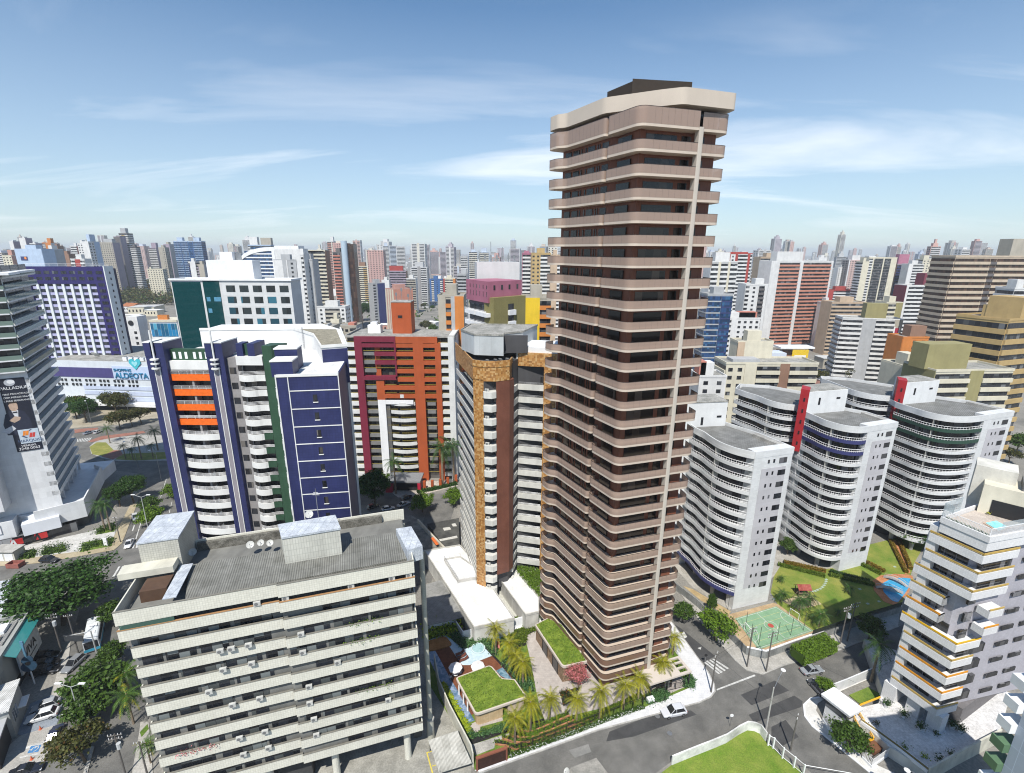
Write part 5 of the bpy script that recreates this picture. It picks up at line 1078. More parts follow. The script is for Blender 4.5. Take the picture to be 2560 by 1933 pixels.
# the maroon and orange block
def orange_block():
 f=Fr((-55.6,160.2),(-21.1,160.2));uX=lambda X:X+55.6
 MAR=paint((.185,.022,.045),.6,.12);ORA=paint((.40,.088,.028),.6,.14);WB=paint((.66,.67,.66),.6,.18);GR=paint((.20,.20,.20),.7,.2);GL=glass((.012,.012,.012),.1,1.4,.2,2.95,(.10,.09,.07),.06);YEL=plain((.42,.33,.06),.6)
 T=thing('apartment_tower','apartment tower framed in maroon and orange with white balcony bands','apartment tower',(-38,168,0));zt=52.4
 b=MB();f.box(b,1.6,f.L-.4,-16,-1.6,0,zt-.6);ob('wall',b,paint((.12,.115,.11),.8,.2),T)
 b=MB();f.box(b,f.L-.4,f.L+1.6,-17,0,0,zt);ob('side_wall',b,WB,T)
 wins=[]
 NF=17
 for k in range(NF):
  z=zt-2.95*(k+1)-.5
  b=MB();f.box(b,0,2.9,-1.6,-.1,z-.15,z+1.15);ob('balcony_parapet',b,WB,T)
  b=MB();f.box(b,f.L-3.9,f.L-.4,-1.6,-.1,z-.15,z+1.15);ob('balcony_parapet',b,WB,T)
  if k<16:
   if k>=1:
    b=MB();f.box(b,5.4,9.5,-1.6,-.5,z-.15,z+1.0);ob('balcony_parapet',b,GR,T)
    if k>=6:b=MB();f.box(b,26.3,29.2,-1.6,-.5,z-.15,z+1.0);ob('balcony_parapet',b,GR,T)
   if k>=6:
    n=8;pth=[f.p(13.6+8.4*q/n,-.6+.9*sin(pi*q/n))for q in range(n+1)];b=MB();b.strip(pth[::-1],z-.15,z+1.1,.2);b.prism(pth+[f.p(22,-1.6),f.p(13.6,-1.6)],z-.15,z);ob('balcony_parapet',b,WB,T)
  b=MB();
  for u0,u1 in((.1,2.8),(f.L-3.8,f.L-.5),(5.5,9.4),(9.6,16.0),(16.9,22.3),(25.9,29.6)):f.box(b,u0,u1,-.35,-.28,z+1.45,z+1.55)
  ob('handrail',b,YEL,T)
  for u0,u1 in((.1,2.8),(f.L-3.8,f.L-.5),(5.5,9.4),(11,16.4),(16.8,22.3),(25.9,29.6)):
   bb=MB();f.box(bb,u0,u1,-1.7,-1.5,z+.2,z+2.7);wins.append(bb)
 emit(wins,'window',GL,T)
 # maroon frame
 b=MB();f.box(b,2.9,5.4,-1.6,.5,2.6,zt);f.box(b,5.4,16.6,-1.6,.5,zt-1.9,zt);f.box(b,16.2,16.7,-1.6,.6,zt-14.7,zt);f.box(b,5.4,16.6,-1.6,.6,zt-14.9,zt-13.6)
 for k in(0,1,2):z=zt-2.95*(k+1)-.5;f.box(b,9.4 if k else 5.4,16.2,-1.4,.45,z-.2,z+1.1)
 ob('maroon_frame',b,MAR,T)
 b=MB();f.box(b,9.3,11.0,-1.6,-.6,zt-14,zt-1.9);f.box(b,9.3,12.0,-1.6,.3,zt-22,zt-14.9)
 f.box(b,16.7,30.6,-1.6,.4,zt-2.2,zt-.1);f.box(b,22.4,25.8,-1.6,.4,0,zt-2.2);f.box(b,29.7,31.6,-1.6,.4,0,zt-2.2);
 for k in range(5):
  z=zt-2.95*(k+1)-.5;f.box(b,16.7,22.4,-1.5,.38,z-.25,z+1.1);f.box(b,25.8,29.7,-1.5,.38,z-.25,z+1.1)
 for k in(5,6):z=zt-2.95*(k+1)-.5;f.box(b,12.0,22.4,-1.5,.36,z-.25,z+1.1);f.box(b,25.8,29.7,-1.5,.36,z-.25,z+1.1)
 ob('orange_frame',b,ORA,T)
 b=MB();f.box(b,9.4,12.0,-1.6,.35,0,zt-22);f.box(b,12.0,21.6,-1.6,.3,zt-23.6,zt-22.2);ob('white_frame',b,M_WHITE,T)
 b=MB();f.box(b,12.0,13.3,-1.6,-.3,2,zt-23.6);ob('grey_pier',b,plain((.12,.12,.12),.7),T)
 for k in range(16):bb=MB();z=zt-2.95*(k+1)-.2;x0,y0=f.p(f.L+1.6,-6);bb.box(x0-.05,x0+.08,y0-.5,y0+.5,z+1,z+2.0);ob('window',bb,M_CARGL,T)
 b=MB();f.box(b,.5,f.L+1.0,-16.5,-.6,zt-.5,zt-.2);ob('roof',b,M_ROOFC,T);b=MB();b.strip([f.p(-.1,-17),f.p(-.1,-.3),f.p(f.L+1.7,-.3),f.p(f.L+1.7,-17)],zt-.4,zt+.3,.3);ob('roof_parapet',b,M_CONC,T)
 u0,z0=hit(f,cm(455,165),-7);u1,z1=hit(f,cm(610,170),-7);b=MB();f.box(b,u0,u1,-13,-7,zt-.3,zt+10.5);tw=ob('roof_block',b,ORA,T);b=MB();f.box(b,(u0+u1)/2-1.2,(u0+u1)/2+.3,-7.05,-6.9,zt+5.2,zt+6.1);ob('window',b,M_DARK,tw)
 b=MB();f.box(b,u0-.1,u1+.1,-13.1,-6.9,zt+10.5,zt+10.8);ob('coping',b,M_CONC,tw)
 for q,(du,hh)in enumerate(((1.5,3),(3.4,4.5),(5.6,2.5),(6.6,5))):x,y=f.p(u0+du,-9);b=MB();b.cyl(x,y,zt+10.8,zt+10.8+hh,.09,5);b.box(x-.3,x+.3,y-.1,y+.1,zt+9.6+hh,zt+10.6+hh);single('roof_antenna',('thin mast at the left edge','mast second from the left','mast second from the right','tall mast at the right edge')[q]+' of the orange roof block','antenna',b,M_METAL,'masts on the orange roof block')
 x,y=f.p(u0-6.5,-9);b=MB();b.box(x-2.2,x+2.2,y-1.5,y+1.5,zt-.2,zt+2.6);b.box(x-1.2,x+.9,y-1.2,y+1.2,zt+2.6,zt+3.5);single('roof_tank','white water tank housing left of the orange roof block','water tank',b,M_WHITE)
 # forecourt, gatehouse and palms
 poly_sheet('forecourt',[W(cm(*p))for p in[(300,1340),(480,1320),(660,1350),(980,1370),(980,1395),(650,1480),(500,1490),(380,1400)]],.06,ground_mat('flagstones',(.48,.42,.36),(.62,.56,.50),.4,3,grid=(1.1,.9,.4,.05),grout=.65))
 gx,gy=W(cm(545,1440));t=thing('gatehouse','grey roofed gatehouse with red pillars in front of the orange tower','gatehouse',(gx,gy,0))
 b=MB();b.box(gx-6,gx+6,gy-1,gy+6,3.6,4.2);ob('roof',b,plain((.22,.23,.24),.6),t);b=MB();b.box(gx-6,gx-3.6,gy-1,gy+1,0,3.6);b.box(gx+5,gx+6,gy-1,gy+1,0,3.6);ob('pillar',b,plain((.42,.02,.05),.5),t);b=MB();b.box(gx-3.4,gx+4.9,gy+.5,gy+5,0,3.4);ob('wall',b,M_DARK,t)
 t=thing('brick_fence','low hedge fence with orange brick piers before the orange tower','fence',W(cm(700,1430)));
 for q,p in enumerate([(712,1425),(775,1420),(840,1410),(900,1395),(965,1375)]):x,y=W(cm(*p));b=MB();b.box(x-.45,x+.45,y-.45,y+.45,0,3.2);ob('pier',b,ORA,t)
 ob('hedge',hedge_mb([W(cm(*p))for p in[(650,1452),(775,1432),(970,1385)]],1.2,1.1,8,0,.22,14),L_DARK,t)
orange_block()
# the mosaic tower
def mosaic_tower():
 MO=mosaic((.24,.11,.03),(.44,.22,.065),(.50,.33,.15),.36);BR=paint((.19,.075,.05),.5,.22,(.25,.25,.02),.7);WB=paint((.60,.60,.565),.6,.2);GL=glass((.014,.014,.015),.1,1.2,.3,2.95,(.16,.16,.15),.07);DK=paint((.07,.07,.075),.6,.2)
 A=(-13.9,117.7);B_=(-8.15,98.3);C_=(-5.9,97.0);D_=(-3.3,96.9);E_=(-.5,98.2);F_=(1.3,104.3);G_=(7.0,103.0);H_=(10,107);zt=58.3
 T=thing('apartment_tower','apartment tower faced with orange brown mosaic columns and white balconies, left of the brown tower','apartment tower',(-3,110,0))
 l=Fr(A,B_)
 b=MB();b.prism([l.p(0,-1.5),l.p(l.L,-1.5),C_,(D_[0],D_[1]+1.5),(E_[0]-.4,E_[1]+1),(1.2,103.5),F_,(G_[0],G_[1]+1.4),H_,(14,125),(-8,128)],3,zt-1);ob('wall',b,DK,T)
 col=Fr(B_,C_);b=MB();b.prism([B_,C_,(C_[0]+.6,C_[1]+1.6),(B_[0]+1.2,B_[1]+2.2)],3.9,zt-4);ob('mosaic_column',b,MO,T)
 b=MB();b.prism([(A[0]-.1,A[1]),B_,C_,D_,E_,(E_[0]+.4,E_[1]+2.6),(-6,112),(-12,118)],zt-4.3,zt-1.2);b.strip([A,B_,C_,D_,E_,(E_[0]+.5,E_[1]+3)],zt-1.3,zt,.22);ob('mosaic_crown',b,MO,T)
 b=MB();b.prism([D_,E_,(E_[0]+.9,E_[1]+1.6),(E_[0]+.4,E_[1]+3),(D_[0]+.3,D_[1]+2)],7.5,zt-4.4);ob('brown_column',b,BR,T)
 wins=[]
 for k in range(17):
  z=zt-5.4-2.97*(k+1)+.6
  b=MB();l.box(b,.1,l.L-.05,-.18,0,z,z+1.3);l.box(b,.1,l.L-.05,-1.5,-.18,z,z+.2);p_=ob('balcony_parapet',b,WB,T)
  b=MB();l.rail(b,.3,l.L-.3,-.1,z+1.3,.42,.025,1.4);ob('railing',b,M_METAL,p_)
  for q in range(3):bb=MB();l.box(bb,.4+q*l.L/3,(q+1)*l.L/3-.3,-1.6,-1.42,z+.2,z+2.9);wins.append(bb)
  pts=[(C_[0]-.1,C_[1]-.25),(C_[0]+.1,C_[1]-.7),(D_[0]-.9,D_[1]-1.0),(D_[0]+.05,D_[1]-.35),(D_[0]+.05,D_[1]+1.2),(C_[0]+.3,C_[1]+1.2)]
  b=MB();b.prism(pts,z,z+1.35);p_=ob('corner_balcony',b,WB,T);q0=Fr(pts[1],pts[2]);ac_unit(q0,.5,z+1.35,-.7,p_)if k%2==0 else None
  bb=MB();cfr=Fr(C_,D_);cfr.box(bb,.5,cfr.L-.1,-1.4,-1.25,z+1.35,z+2.95);wins.append(bb)
  sf=Fr(E_,F_);b=MB();sf.box(b,2.0,5.2,-.2,.35,z,z+1.3);ob('side_balcony',b,WB,T)
  rf=Fr(F_,G_);b=MB();rf.box(b,0,rf.L,-.15,.15,z-.3,z+1.0);rf.box(b,0,rf.L,-1.3,-.15,z-.3,z-.1);p_=ob('balcony_parapet',b,WB,T);b=MB();rf.rail(b,.2,rf.L-.2,0,z+1.0,.45,.025,1.2);ob('railing',b,M_METAL,p_)
  for q in range(2):bb=MB();rf.box(bb,.2+q*rf.L/2,(q+1)*rf.L/2-.2,-1.4,-1.2,z,z+2.6);wins.append(bb)
 emit(wins,'window',GL,T)
 rf=Fr(F_,G_);b=MB();rf.box(b,rf.L,rf.L+2.7,-3,.3,3,zt+.4);rf.box(b,0,rf.L,-1.5,.25,zt-2.6,zt+.4);ob('mosaic_wing',b,MO,T)
 b=MB();rf.box(b,-.3,0,-1,.35,3,zt+.4);ob('white_edge',b,WB,T);b=MB();rf.box(b,-.5,rf.L+3,-9,-.2,zt+.4,zt+1.6);ob('wing_roof',b,M_WHITE,T)
 # roof house
 q=[W(cm(1005,160),62.5),W(cm(1340,215),62.5),W(cm(1370,190),62.5),W(cm(1460,165),62.5),W(cm(1500,150),62.5),(3,112),(-9,113)]
 q=[Vp(cm(1005,170),108)[:2],Vp(cm(1110,240),102)[:2],Vp(cm(1345,225),101)[:2],Vp(cm(1345,200),103.5)[:2],Vp(cm(1500,170),106)[:2],(6,116),(-10,117)]
 b=MB();b.prism(q,zt+.2,zt+4.4);h_=ob('roof_house',b,paint((.48,.51,.52),.7,.15,(2.6,9,.03),.8),T);b=MB();b.prism(offset(ccw(q),.1,True),zt+4.4,zt+4.55);b.strip(q,zt+4.4,zt+4.8,.2,True);ob('roof',b,M_ROOFC,h_)
 b=MB();x,y=q[3];b.box(x-.1,x+5.2,y-.25,y+.4,zt+.4,zt+4.2);ob('dark_wall',b,DK,h_);b=MB();b.prism([(-13,118),(-8,99.5),(-1,99),(1,104),(1,116)],zt-1.3,zt-1.1);ob('terrace',b,M_ROOFC,T)
 for k,p in enumerate([(1215,322),(1280,325),(1320,318),(1375,305),(1415,290)]):X,Y,Z=Vp(cm(*p),99.5+.5*k);dish_antenna(X,Y,zt-1.1,.55,radians(60),'%s dish antenna in the row on the mosaic tower terrace'%('leftmost','second','middle','fourth','rightmost')[k])
mosaic_tower()
# the curved white blocks on the right
def curved_block(name_lbl,edge,endp,zr,corner,nf,accent,acc_floors,back,first_z=3.6,seed=0):
 WB=paint((.66,.67,.67),.6,.10,(.9,.32,.012),.86);GY=paint((.50,.49,.51),.7,.08,(3.2,3.0,.02),.8);GL=glass((.010,.011,.014),.1,1.6,.2,3.0,(.13,.13,.14),.07);
 T=thing('apartment_block',name_lbl,'apartment block',(*corner,0))
 e=[Vector(p)for p in edge];sm=[]
 for k in range(len(e)-1):# smooth the wave
  p0,p1,p2,p3=e[max(k-1,0)],e[k],e[k+1],e[min(k+2,len(e)-1)]
  for q in range(5):
   t=q/5;sm.append(tuple(.5*((2*p1)+(p2-p0)*t+(2*p0-5*p1+4*p2-p3)*t*t+(3*p1-p0-3*p2+p3)*t**3)))
 sm.append(tuple(e[-1]));s_in=offset(sm,1.35);s_w=offset(sm,1.5)
 core=s_w[:-1]+[(sm[-1][0]+(endp[0]-sm[-1][0])*.03,sm[-1][1]+(endp[1]-sm[-1][1])*.03),endp]+back
 b=MB();b.prism(core,first_z,zr-1.4);ob('wall',b,paint((.16,.16,.17),.8,.1),T)
 g=Fr(sm[-1],endp)
 b=MB();g.box(b,.02,g.L,-2.2,.07,0,zr-.02);b.prism([g.p(g.L,0),g.p(g.L,-2.2),back[0]],0,zr-.2)if len(back)>0 else None;ob('end_wall',b,WB,T)
 b=MB();g.box(b,g.L*.22,g.L*.86,.05,.12,first_z+1.5,zr-4.2);ob('grey_field',b,GY,T)
 fh=(zr-1.6-first_z)/nf;wins=[];tops=[]
 for j in range(nf):
  z=first_z+fh*j
  m=accent if j in acc_floors else WB
  b=MB();b.strip(sm,z,z+.82,.2);b.prism(sm+s_w[::-1],z+.02,z+.24);p_=ob('balcony_parapet',b,m,T)
  b=MB()
  for h_ in(.28,.95):b.tube([(*q,z+.82+h_*.85)for q in sm],.055,4)
  acc=0
  for q in range(len(sm)-1):
   L=hypot(sm[q+1][0]-sm[q][0],sm[q+1][1]-sm[q][1]);n=max(1,round(L/.75))
   for i in range(n):x,y=lerp(sm[q],sm[q+1],i/n);b.tube([(x,y,z+.8),(x,y,z+1.63)],.035,4,cap=False)
  ob('railing',b,M_WHITEP,p_)
  # windows behind, in four runs along the wave, and white piers between flats
  n=len(s_in);runs=4
  for q in range(runs):
   a0,a1=int(q*(n-1)/runs),int((q+1)*(n-1)/runs);bb=MB();bb.strip(offset(sm[a0:a1+1],1.42),z+.25,z+fh-.3,.12);wins.append(bb)
  if j%1==0:
   x0,y0=sm[len(sm)//2];x1,y1=s_w[len(sm)//2];b=MB();b.hexa([(x0-.1,y0,z+.8),(x0+.1,y0,z+.8),(x1+.1,y1,z+.8),(x1-.1,y1,z+.8),(x0-.1,y0,z+fh),(x0+.1,y0,z+fh),(x1+.1,y1,z+fh),(x1-.1,y1,z+fh)]);ob('party_wall',b,M_CONC,T)
  zz=z+1.1
  bb=MB();g.box(bb,g.L*.66,g.L*.86,.0,.15,zz,zz+1.25);wins.append(bb)
  for u in(.36,.50):bb=MB();g.box(bb,g.L*u,g.L*u+.45,.0,.16,zz+.35,zz+1.15);wins.append(bb)
  if j%2==0 and j>0:u_,z_=g.L,z;q_=Fr(sm[-3],sm[-1]);ac_unit(q_,max(.3,q_.L-.6),z+1.9,-.75,T)
 emit(wins,'window',GL,T)
 b=MB();b.strip(sm,zr-1.6,zr,.25);b.prism(sm+offset(sm,1.3)[::-1],zr-1.6,zr-1.4);b.strip([sm[-1],endp]+back+[sm[0]],zr-1.5,zr,.25);ob('roof_parapet',b,WB,T)
 ctr=offset(sm,.9);b=MB();b.prism(ctr+[(endp[0]-.6,endp[1]-.1)]+[lerp(p,(corner[0],corner[1]),.06)for p in back],zr-1.2,zr-.75);ob('roof',b,ribbed((.25,.25,.24),.32,ang=.9),T)
 b=MB();lst=[endp]+back;q_=Fr(lerp(endp,back[0],.05),back[0]);q_.box(b,0,q_.L,-1.6,-.2,zr-1.2,zr-.1);ob('gutter_walk',b,M_CONC,T)
 # open ground floor: arched pillar, columns
 for k in(int(len(sm)*.3),int(len(sm)*.62)):x,y=offset(sm,2.2)[k];b=MB();b.tube([(x,y,0),(x,y,first_z*.6),(x,y,first_z)],.45,10,.7);ob('column',b,M_CONC,T)
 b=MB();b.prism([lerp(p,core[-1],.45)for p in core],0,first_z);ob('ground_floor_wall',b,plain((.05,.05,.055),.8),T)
 return T,g
NAVYB=paint((.045,.05,.15),.5,.12);GRNB=paint((.03,.07,.05),.5,.12)
eA=[(43.6,113.5),(44.13,109.53),(45.04,106.9),(45.52,103.4),(46.3,100.4),(47.9,97.7),(49.7,96.0),(51.3,94.9)]
curved_block('white apartment block with wavy balcony fronts nearest the brown tower',eA,(61.0,97.8),39.4,(54,102),12,NAVYB,(0,),[(57.5,106.5),(52,115),(46,118)])
eB=[(75.9,122.5),(76.29,119.31),(76.85,116.3),(77.3,113.2),(78.6,110.6),(80.4,109.0),(82.7,108.4),(84.9,108.9)]
curved_block('white wavy apartment block with two navy upper bands, middle of the three',eB,(94.2,112.0),40.2,(86,116),12,NAVYB,(10,11),[(92,120),(84,128),(78,128)])
eC=[(106.3,128.5),(106.64,125.7),(107.3,123.0),(107.9,120.2),(109.6,117.6),(112.4,116.3),(116.5,116.4),(120.8,117.6)]
curved_block('white wavy apartment block with green upper bands, right of the other two',eC,(131.5,121.0),40.2,(120,124),12,GRNB,(10,11),[(128,130),(118,138),(108,136)])
# rear wings with the red stair fins
eA2=[(66.5,139),(67.6,135.3),(69.3,131.5),(70.4,127.2),(72.2,124.4),(75.2,122.9),(79,123.2)]
curved_block('rear wavy white wing left of the first red stair fin',eA2,(88.5,126.0),41.0,(78,132),12,NAVYB,(),[(86,134),(78,142),(70,144)])
eB2=[(99.5,151),(99.98,147.2),(100.2,142.5),(100.6,137),(102.6,133.6),(106,131.8),(110,131.6)]
curved_block('rear wavy white wing left of the second red stair fin',eB2,(120,134.8),41.0,(110,140),12,GRNB,(),[(117,143),(108,152),(101,154)])
def stair_fin(p0,p1,Y0,ztop,lbl,wx):
 (x0,y0,z0),(x1,y1,z1)=Vp(p0,Y0),Vp(p1,Y0-1.2);f=Fr((x0,y0),(x1,y1));g=Fr((x1+.02,y1+.15),(x1+wx,y1+wx*.26))
 T=thing('stair_tower',lbl,'stair tower',(x0,y0,0));b=MB();b.prism([g.p(0,0),g.p(g.L,0),g.p(g.L,-6),(x0+3.5,y0+5.5)],0,z0-.6);ob('wall',b,paint((.68,.69,.69),.6,.12),T)
 b=MB();b.prism([(x0,y0),(x1,y1),(x1+2.0,y1+3),(x0+2.6,y0+3.9)],z0-17,z0);f_=ob('red_fin',b,paint((.36,.022,.028),.5,.18),T)
 for k in range(5):bb=MB();z=z0-3.2-3.0*k;f.box(bb,f.L*.45,f.L*.65,-.1,.06,z,z+.95);ob('window',bb,M_CARGL,f_)
 b=MB();b.prism([g.p(.3,-.3),g.p(g.L,-.3),g.p(g.L,-6),(x0+3.5,y0+5.4)],z0-.6,z0-.4);ob('roof',b,M_ROOFC,T)
 for du,dz,w_,h_ in((wx*.28,-4.2,.6,1.9),(wx*.75,-3.0,1.2,.5)):bb=MB();g.box(bb,du,du+w_,-.05,.06,z0+dz,z0+dz+h_);ob('window',bb,M_CARGL,T)
stair_fin(c6(812,132),c6(868,138),120.6,0,'white stair tower with a bright red fin between the first two wavy blocks',12.0)
stair_fin(c6(1425,75),c6(1482,80),129.5,0,'white stair tower with a bright red fin behind the middle wavy block',11.5)
x0,y0,z0=Vp(c6(150,240),111);x1,y1,z1=Vp(c6(352,213),113);f=Fr((x0-6,y0),(x1,y1));t=thing('stair_tower','plain white stair tower without a fin, right behind the brown tower','stair tower',(x1,y1,0));b=MB();f.box(b,0,f.L,-6,0,0,z1);ob('wall',b,paint((.68,.69,.69),.6,.12),t)
b=MB();f.box(b,0,f.L,-6.1,.1,z1,z1+.25);ob('roof',b,M_ROOFC,t)
for p,w_,h_ in((c6(188,335),.6,2.0),(c6(296,305),1.2,.5)):u,z=hit(f,p);bb=MB();f.box(bb,u-w_/2,u+w_/2,-.1,.06,z-h_/2,z+h_/2);ob('window',bb,M_CARGL,t)
# the tower with the yellow handrails
def yellow_block():
 C=(70.75,63.3);L0=(68.0,69.8);R0=(91.1,68.4);zt=39.6;fh=3.26;B0=5.5
 WB=paint((.74,.74,.74),.55,.08,(.31,.31,.015),.8);GY=paint((.44,.43,.47),.6,.1,(.31,.31,.015),.85);GL=glass((.012,.013,.015),.1,1.0,.3,3.3,(.16,.16,.17),.06);YE=[plain((.52,.36,.10),.5),plain((.70,.30,.02),.45),plain((.78,.47,.02),.45)]
 T=thing('apartment_tower','white tiled apartment tower with yellow and orange handrails and a rooftop pool','apartment tower',(78,72,0))
 l=Fr(L0,C);r=Fr(C,R0);D=16
 # corner setback storeys on floors 4 to 6: the white wall steps back from the corner there
 b=MB();b.prism([l.p(.2,-1.6),l.p(l.L-2.2,-1.6),r.p(2.4,-1.2),r.p(r.L,-.6),r.p(r.L,-D),l.p(.2,-12)],B0,zt-1.0);ob('wall',b,GY,T)
 b=MB();l.box(b,-.25,1.0,-4,-.25,0,zt-2);ob('edge_wall',b,WB,T)
 wins=[]
 rails=[0,1,1,0,2,1,0,0,0,0]
 for k in range(10):
  z=B0+fh*k;mid=k in(4,5,6)
  u0=-.9 if 4<=k<=7 else 0;uend=l.L if k not in(5,6)else l.L-3.0;rend=4.6 if k not in(5,6)else 0
  if k==4:rend=5.2
  b=MB();l.box(b,u0,uend,-1.7,0,z,z+1.35)
  if rend:r.box(b,0.0,rend if k<7 else 7.5,-1.7,.0,z+.002,z+1.352)
  if k in(5,6):l.box(b,uend-.2,uend,-3.0,0,z,z+1.35);r.box(b,3.4,6.4,-.8,.9,z,z+1.3)
  p_=ob('balcony_parapet',b,WB,T)
  m=YE[rails[k]]if k<5 else YE[(1 if k==5 else 0)]
  b=MB()
  for h_ in(.16,.34):
   l.box(b,u0,uend,-.12,-.02,z+1.35+h_,z+1.48+h_)
   if rend:r.box(b,-.02,rend if k<7 else 7.5,-.12,-.02,z+1.35+h_,z+1.48+h_)
  for q in range(5):l.box(b,u0+.2+q*(uend-u0-.4)/4,u0+.26+q*(uend-u0-.4)/4,-.1,-.04,z+1.3,z+1.7)
  ob('handrail',b,m,p_)
  if k in(5,6):b=MB();r.box(b,3.4,6.4,.8,.9,z+1.4,z+1.7);ob('handrail',b,m,p_)
  for q in range(3):bb=MB();e_=uend-(2.0 if k not in(5,6)else.3);l.box(bb,.3+q*(e_-.3)/3,.2+(q+1)*(e_-.3)/3,-1.75,-1.52,z+1.3,z+fh-.1);wins.append(bb)
  bb=MB();r.box(bb,1.6,7.6 if k not in(4,5,6)else 3.2,-1.3,-.55 if k not in(4,5,6)else-1.0,z+1.4,z+fh-.25);wins.append(bb)
  for u in(10.4,14.6):bb=MB();r.box(bb,u,u+2.6,-.7,-.52,z+1.6,z+2.4);wins.append(bb)
  if k==4:ac_unit(r,2.4,z+.4,-1.0,T)
 emit(wins,'window',GL,T)
 b=MB();P=[l.p(1.0,-.1),l.p(l.L,.0),r.p(r.L,0),r.p(r.L,-D),l.p(1.0,-12)];b.prism(P,zt-2.6,zt-1.0);b.strip([l.p(1.0,-11),l.p(1.0,-.1),C,r.p(r.L,0)],zt-1.0,zt,.25);ob('roof_parapet',b,WB,T)
 b=MB();b.prism([l.p(1.2,-.4),l.p(l.L-.3,-.4),r.p(r.L-.3,-.4),r.p(r.L-.3,-D+.3),l.p(1.2,-11.8)],zt-1.0,zt-.75);ob('roof_terrace',b,ground_mat('terrace_tiles',(.44,.38,.33),(.56,.50,.44),.7,5),T)
 b=MB();
 for f_,a,c in((l,1.1,l.L-.05),(r,.05,r.L)):
  n=int((c-a)/.16)
  for q in range(n+1):u=a+(c-a)*q/n;f_.box(b,u-.02,u+.02,-.12,-.08,zt,zt+1.15)
  f_.box(b,a,c,-.14,-.06,zt+1.15,zt+1.22)
 ob('roof_railing',b,M_WHITEP,T)
 b=MB();l.box(b,.9,1.0,-5,-.1,zt,zt+2.4);l.box(b,1.0,2.2,-.14,-.1,zt+1.2,zt+2.4);r.box(b,2.2,r.L,-.14,-.1,zt+1.0,zt+2.0);ob('glass_screen',b,clear_glass((.55,.60,.62),.35),T)
 ppx,ppy=W(yb(1070,425),zt-.6);po=[W(yb(*p),zt-.6)for p in[(975,410),(1060,392),(1155,440),(1085,475)]]
 b=MB();b.prism(offset(ccw(po),-.25,True),zt-.78,zt-.62);ob('pool_edge',b,plain((.55,.40,.30),.6),T);b=MB();b.prism(po,zt-.6,zt-.55);ob('roof_pool',b,water_mat('roof_pool_water',(.22,.62,.68),(.42,.78,.82)),T)
 hs=Fr(W(yb(900,290),zt),W(yb(1320,400),zt));b=MB();hs.box(b,.2,9,-6,-.6,zt-.8,zt+4.2);h_=ob('roof_house',b,paint((.66,.62,.50),.6,.15),T);b=MB();hs.box(b,1.6,9,-.8,-.5,zt-.7,zt+1.9);ob('opening',b,M_DARK,h_)
 b=MB();hs.box(b,4.5,10,-6,-1.4,zt+4.2,zt+5.3);ob('roof',b,ribbed((.22,.22,.22),.3),h_);b=MB();hs.box(b,-1.2,3.8,-7.5,-3.0,zt-.8,zt+6.4);ob('wall',b,paint((.66,.64,.57),.7,.3),h_)
 single('roof_hedge','clipped green planting behind the white roof railing of the yellow railed tower','hedge',hedge_mb([l.p(1.3,-.5),l.p(l.L-.5,-.5)],.5,.8,12,zt-.75,.09,60),L_JADE)
 t=thing('terrace_plant','yellow potted bush by the rooftop pool','plant',(*W(yb(1010,330),zt-.6),zt-.7));ob('foliage',shrub_mb(4,[W(yb(1010,330),zt-.6)],.8,60,.14,zt-.6),L_PALM,t)
 # pilotis and the raised plaza
 for p in[(640,500),(905,660),(1130,830)]:x,y=W(ya(*p),2.2);b=MB();c=Fr((x,y),(x+l.u[0],y+l.u[1]));c.box(b,-.9,1.1,-3.1,-1.2,2.1,5.55);ob('column',b,WB,T)
 b=MB();b.prism([l.p(.5,-4.5),l.p(l.L+1,-6),r.p(r.L,-3),r.p(r.L,-D),l.p(.5,-12)],2.1,B0);ob('lobby_wall',b,plain((.16,.15,.15),.7),T)
 return T
yellow_block()
PLZ=[W(ya(*p),2.1)for p in[(605,520),(390,570),(330,690),(500,800),(700,985),(1150,1270),(1500,1080),(1950,830)]]+[(92,71),(74,84),(69,72)]
t=thing('plaza_terrace','raised white paved terrace below the yellow railed tower','terrace',(*PLZ[4],0));b=MB();b.prism(PLZ,0,2.0);ob('retaining_wall',b,paint((.62,.61,.56),.8,.3),t)
b=MB();b.prism(offset(ccw(PLZ),.06,True),2.0,2.1);ob('paving',b,ground_mat('white_slabs',(.60,.59,.58),(.74,.73,.72),.4,4,grid=(.55,.55,.5,.02),grout=.82),t)
pw=[W(ya(*p),2.6)for p in[(415,700),(560,800),(850,1010),(1160,1250)]];b=MB();b.strip(pw,1.9,2.5,.7);w_=ob('planter_wall',b,M_WHITE,t);b=MB();b.strip(pw,2.5,2.55,.4);ob('soil',b,plain((.20,.15,.05),.9),w_)
pe=[W(ya(*p),2.6)for p in[(1165,1260),(1510,1065),(1960,830)]];b=MB();b.strip(pe,0,3.0,.25);single('retaining_wall','cream boundary wall at the lower edge of the white terrace','wall',b,paint((.58,.57,.48),.9,.3))
gx=[W(ya(*p),4.6)for p in[(-25,425),(110,352),(435,590),(285,665)]]
t=thing('gatehouse','small gatehouse under a flat white slab roof by the street corner','gatehouse',(*gx[0],0));b=MB();b.prism(gx,4.2,4.6);b.strip(gx,4.5,4.72,.15,True);ob('roof',b,M_WHITE,t)
iw=[lerp(p,(sum(q[0]for q in gx)/4,sum(q[1]for q in gx)/4),.28)for p in gx];b=MB();b.prism(iw,.1,4.2);ob('wall',b,paint((.6,.61,.62),.6,.1),t);b=MB();b.strip([iw[0],iw[3],iw[2]],2.6,3.7,.1);ob('window',b,glass((.03,.035,.04),.1,1.2,.2),t)
st=[W(ya(*p),1.4)for p in[(305,725),(375,700),(555,900),(470,935)]];t=thing('entrance_stair','grey stair with bright yellow handrails beside the white terrace','stairs',(*st[3],0))
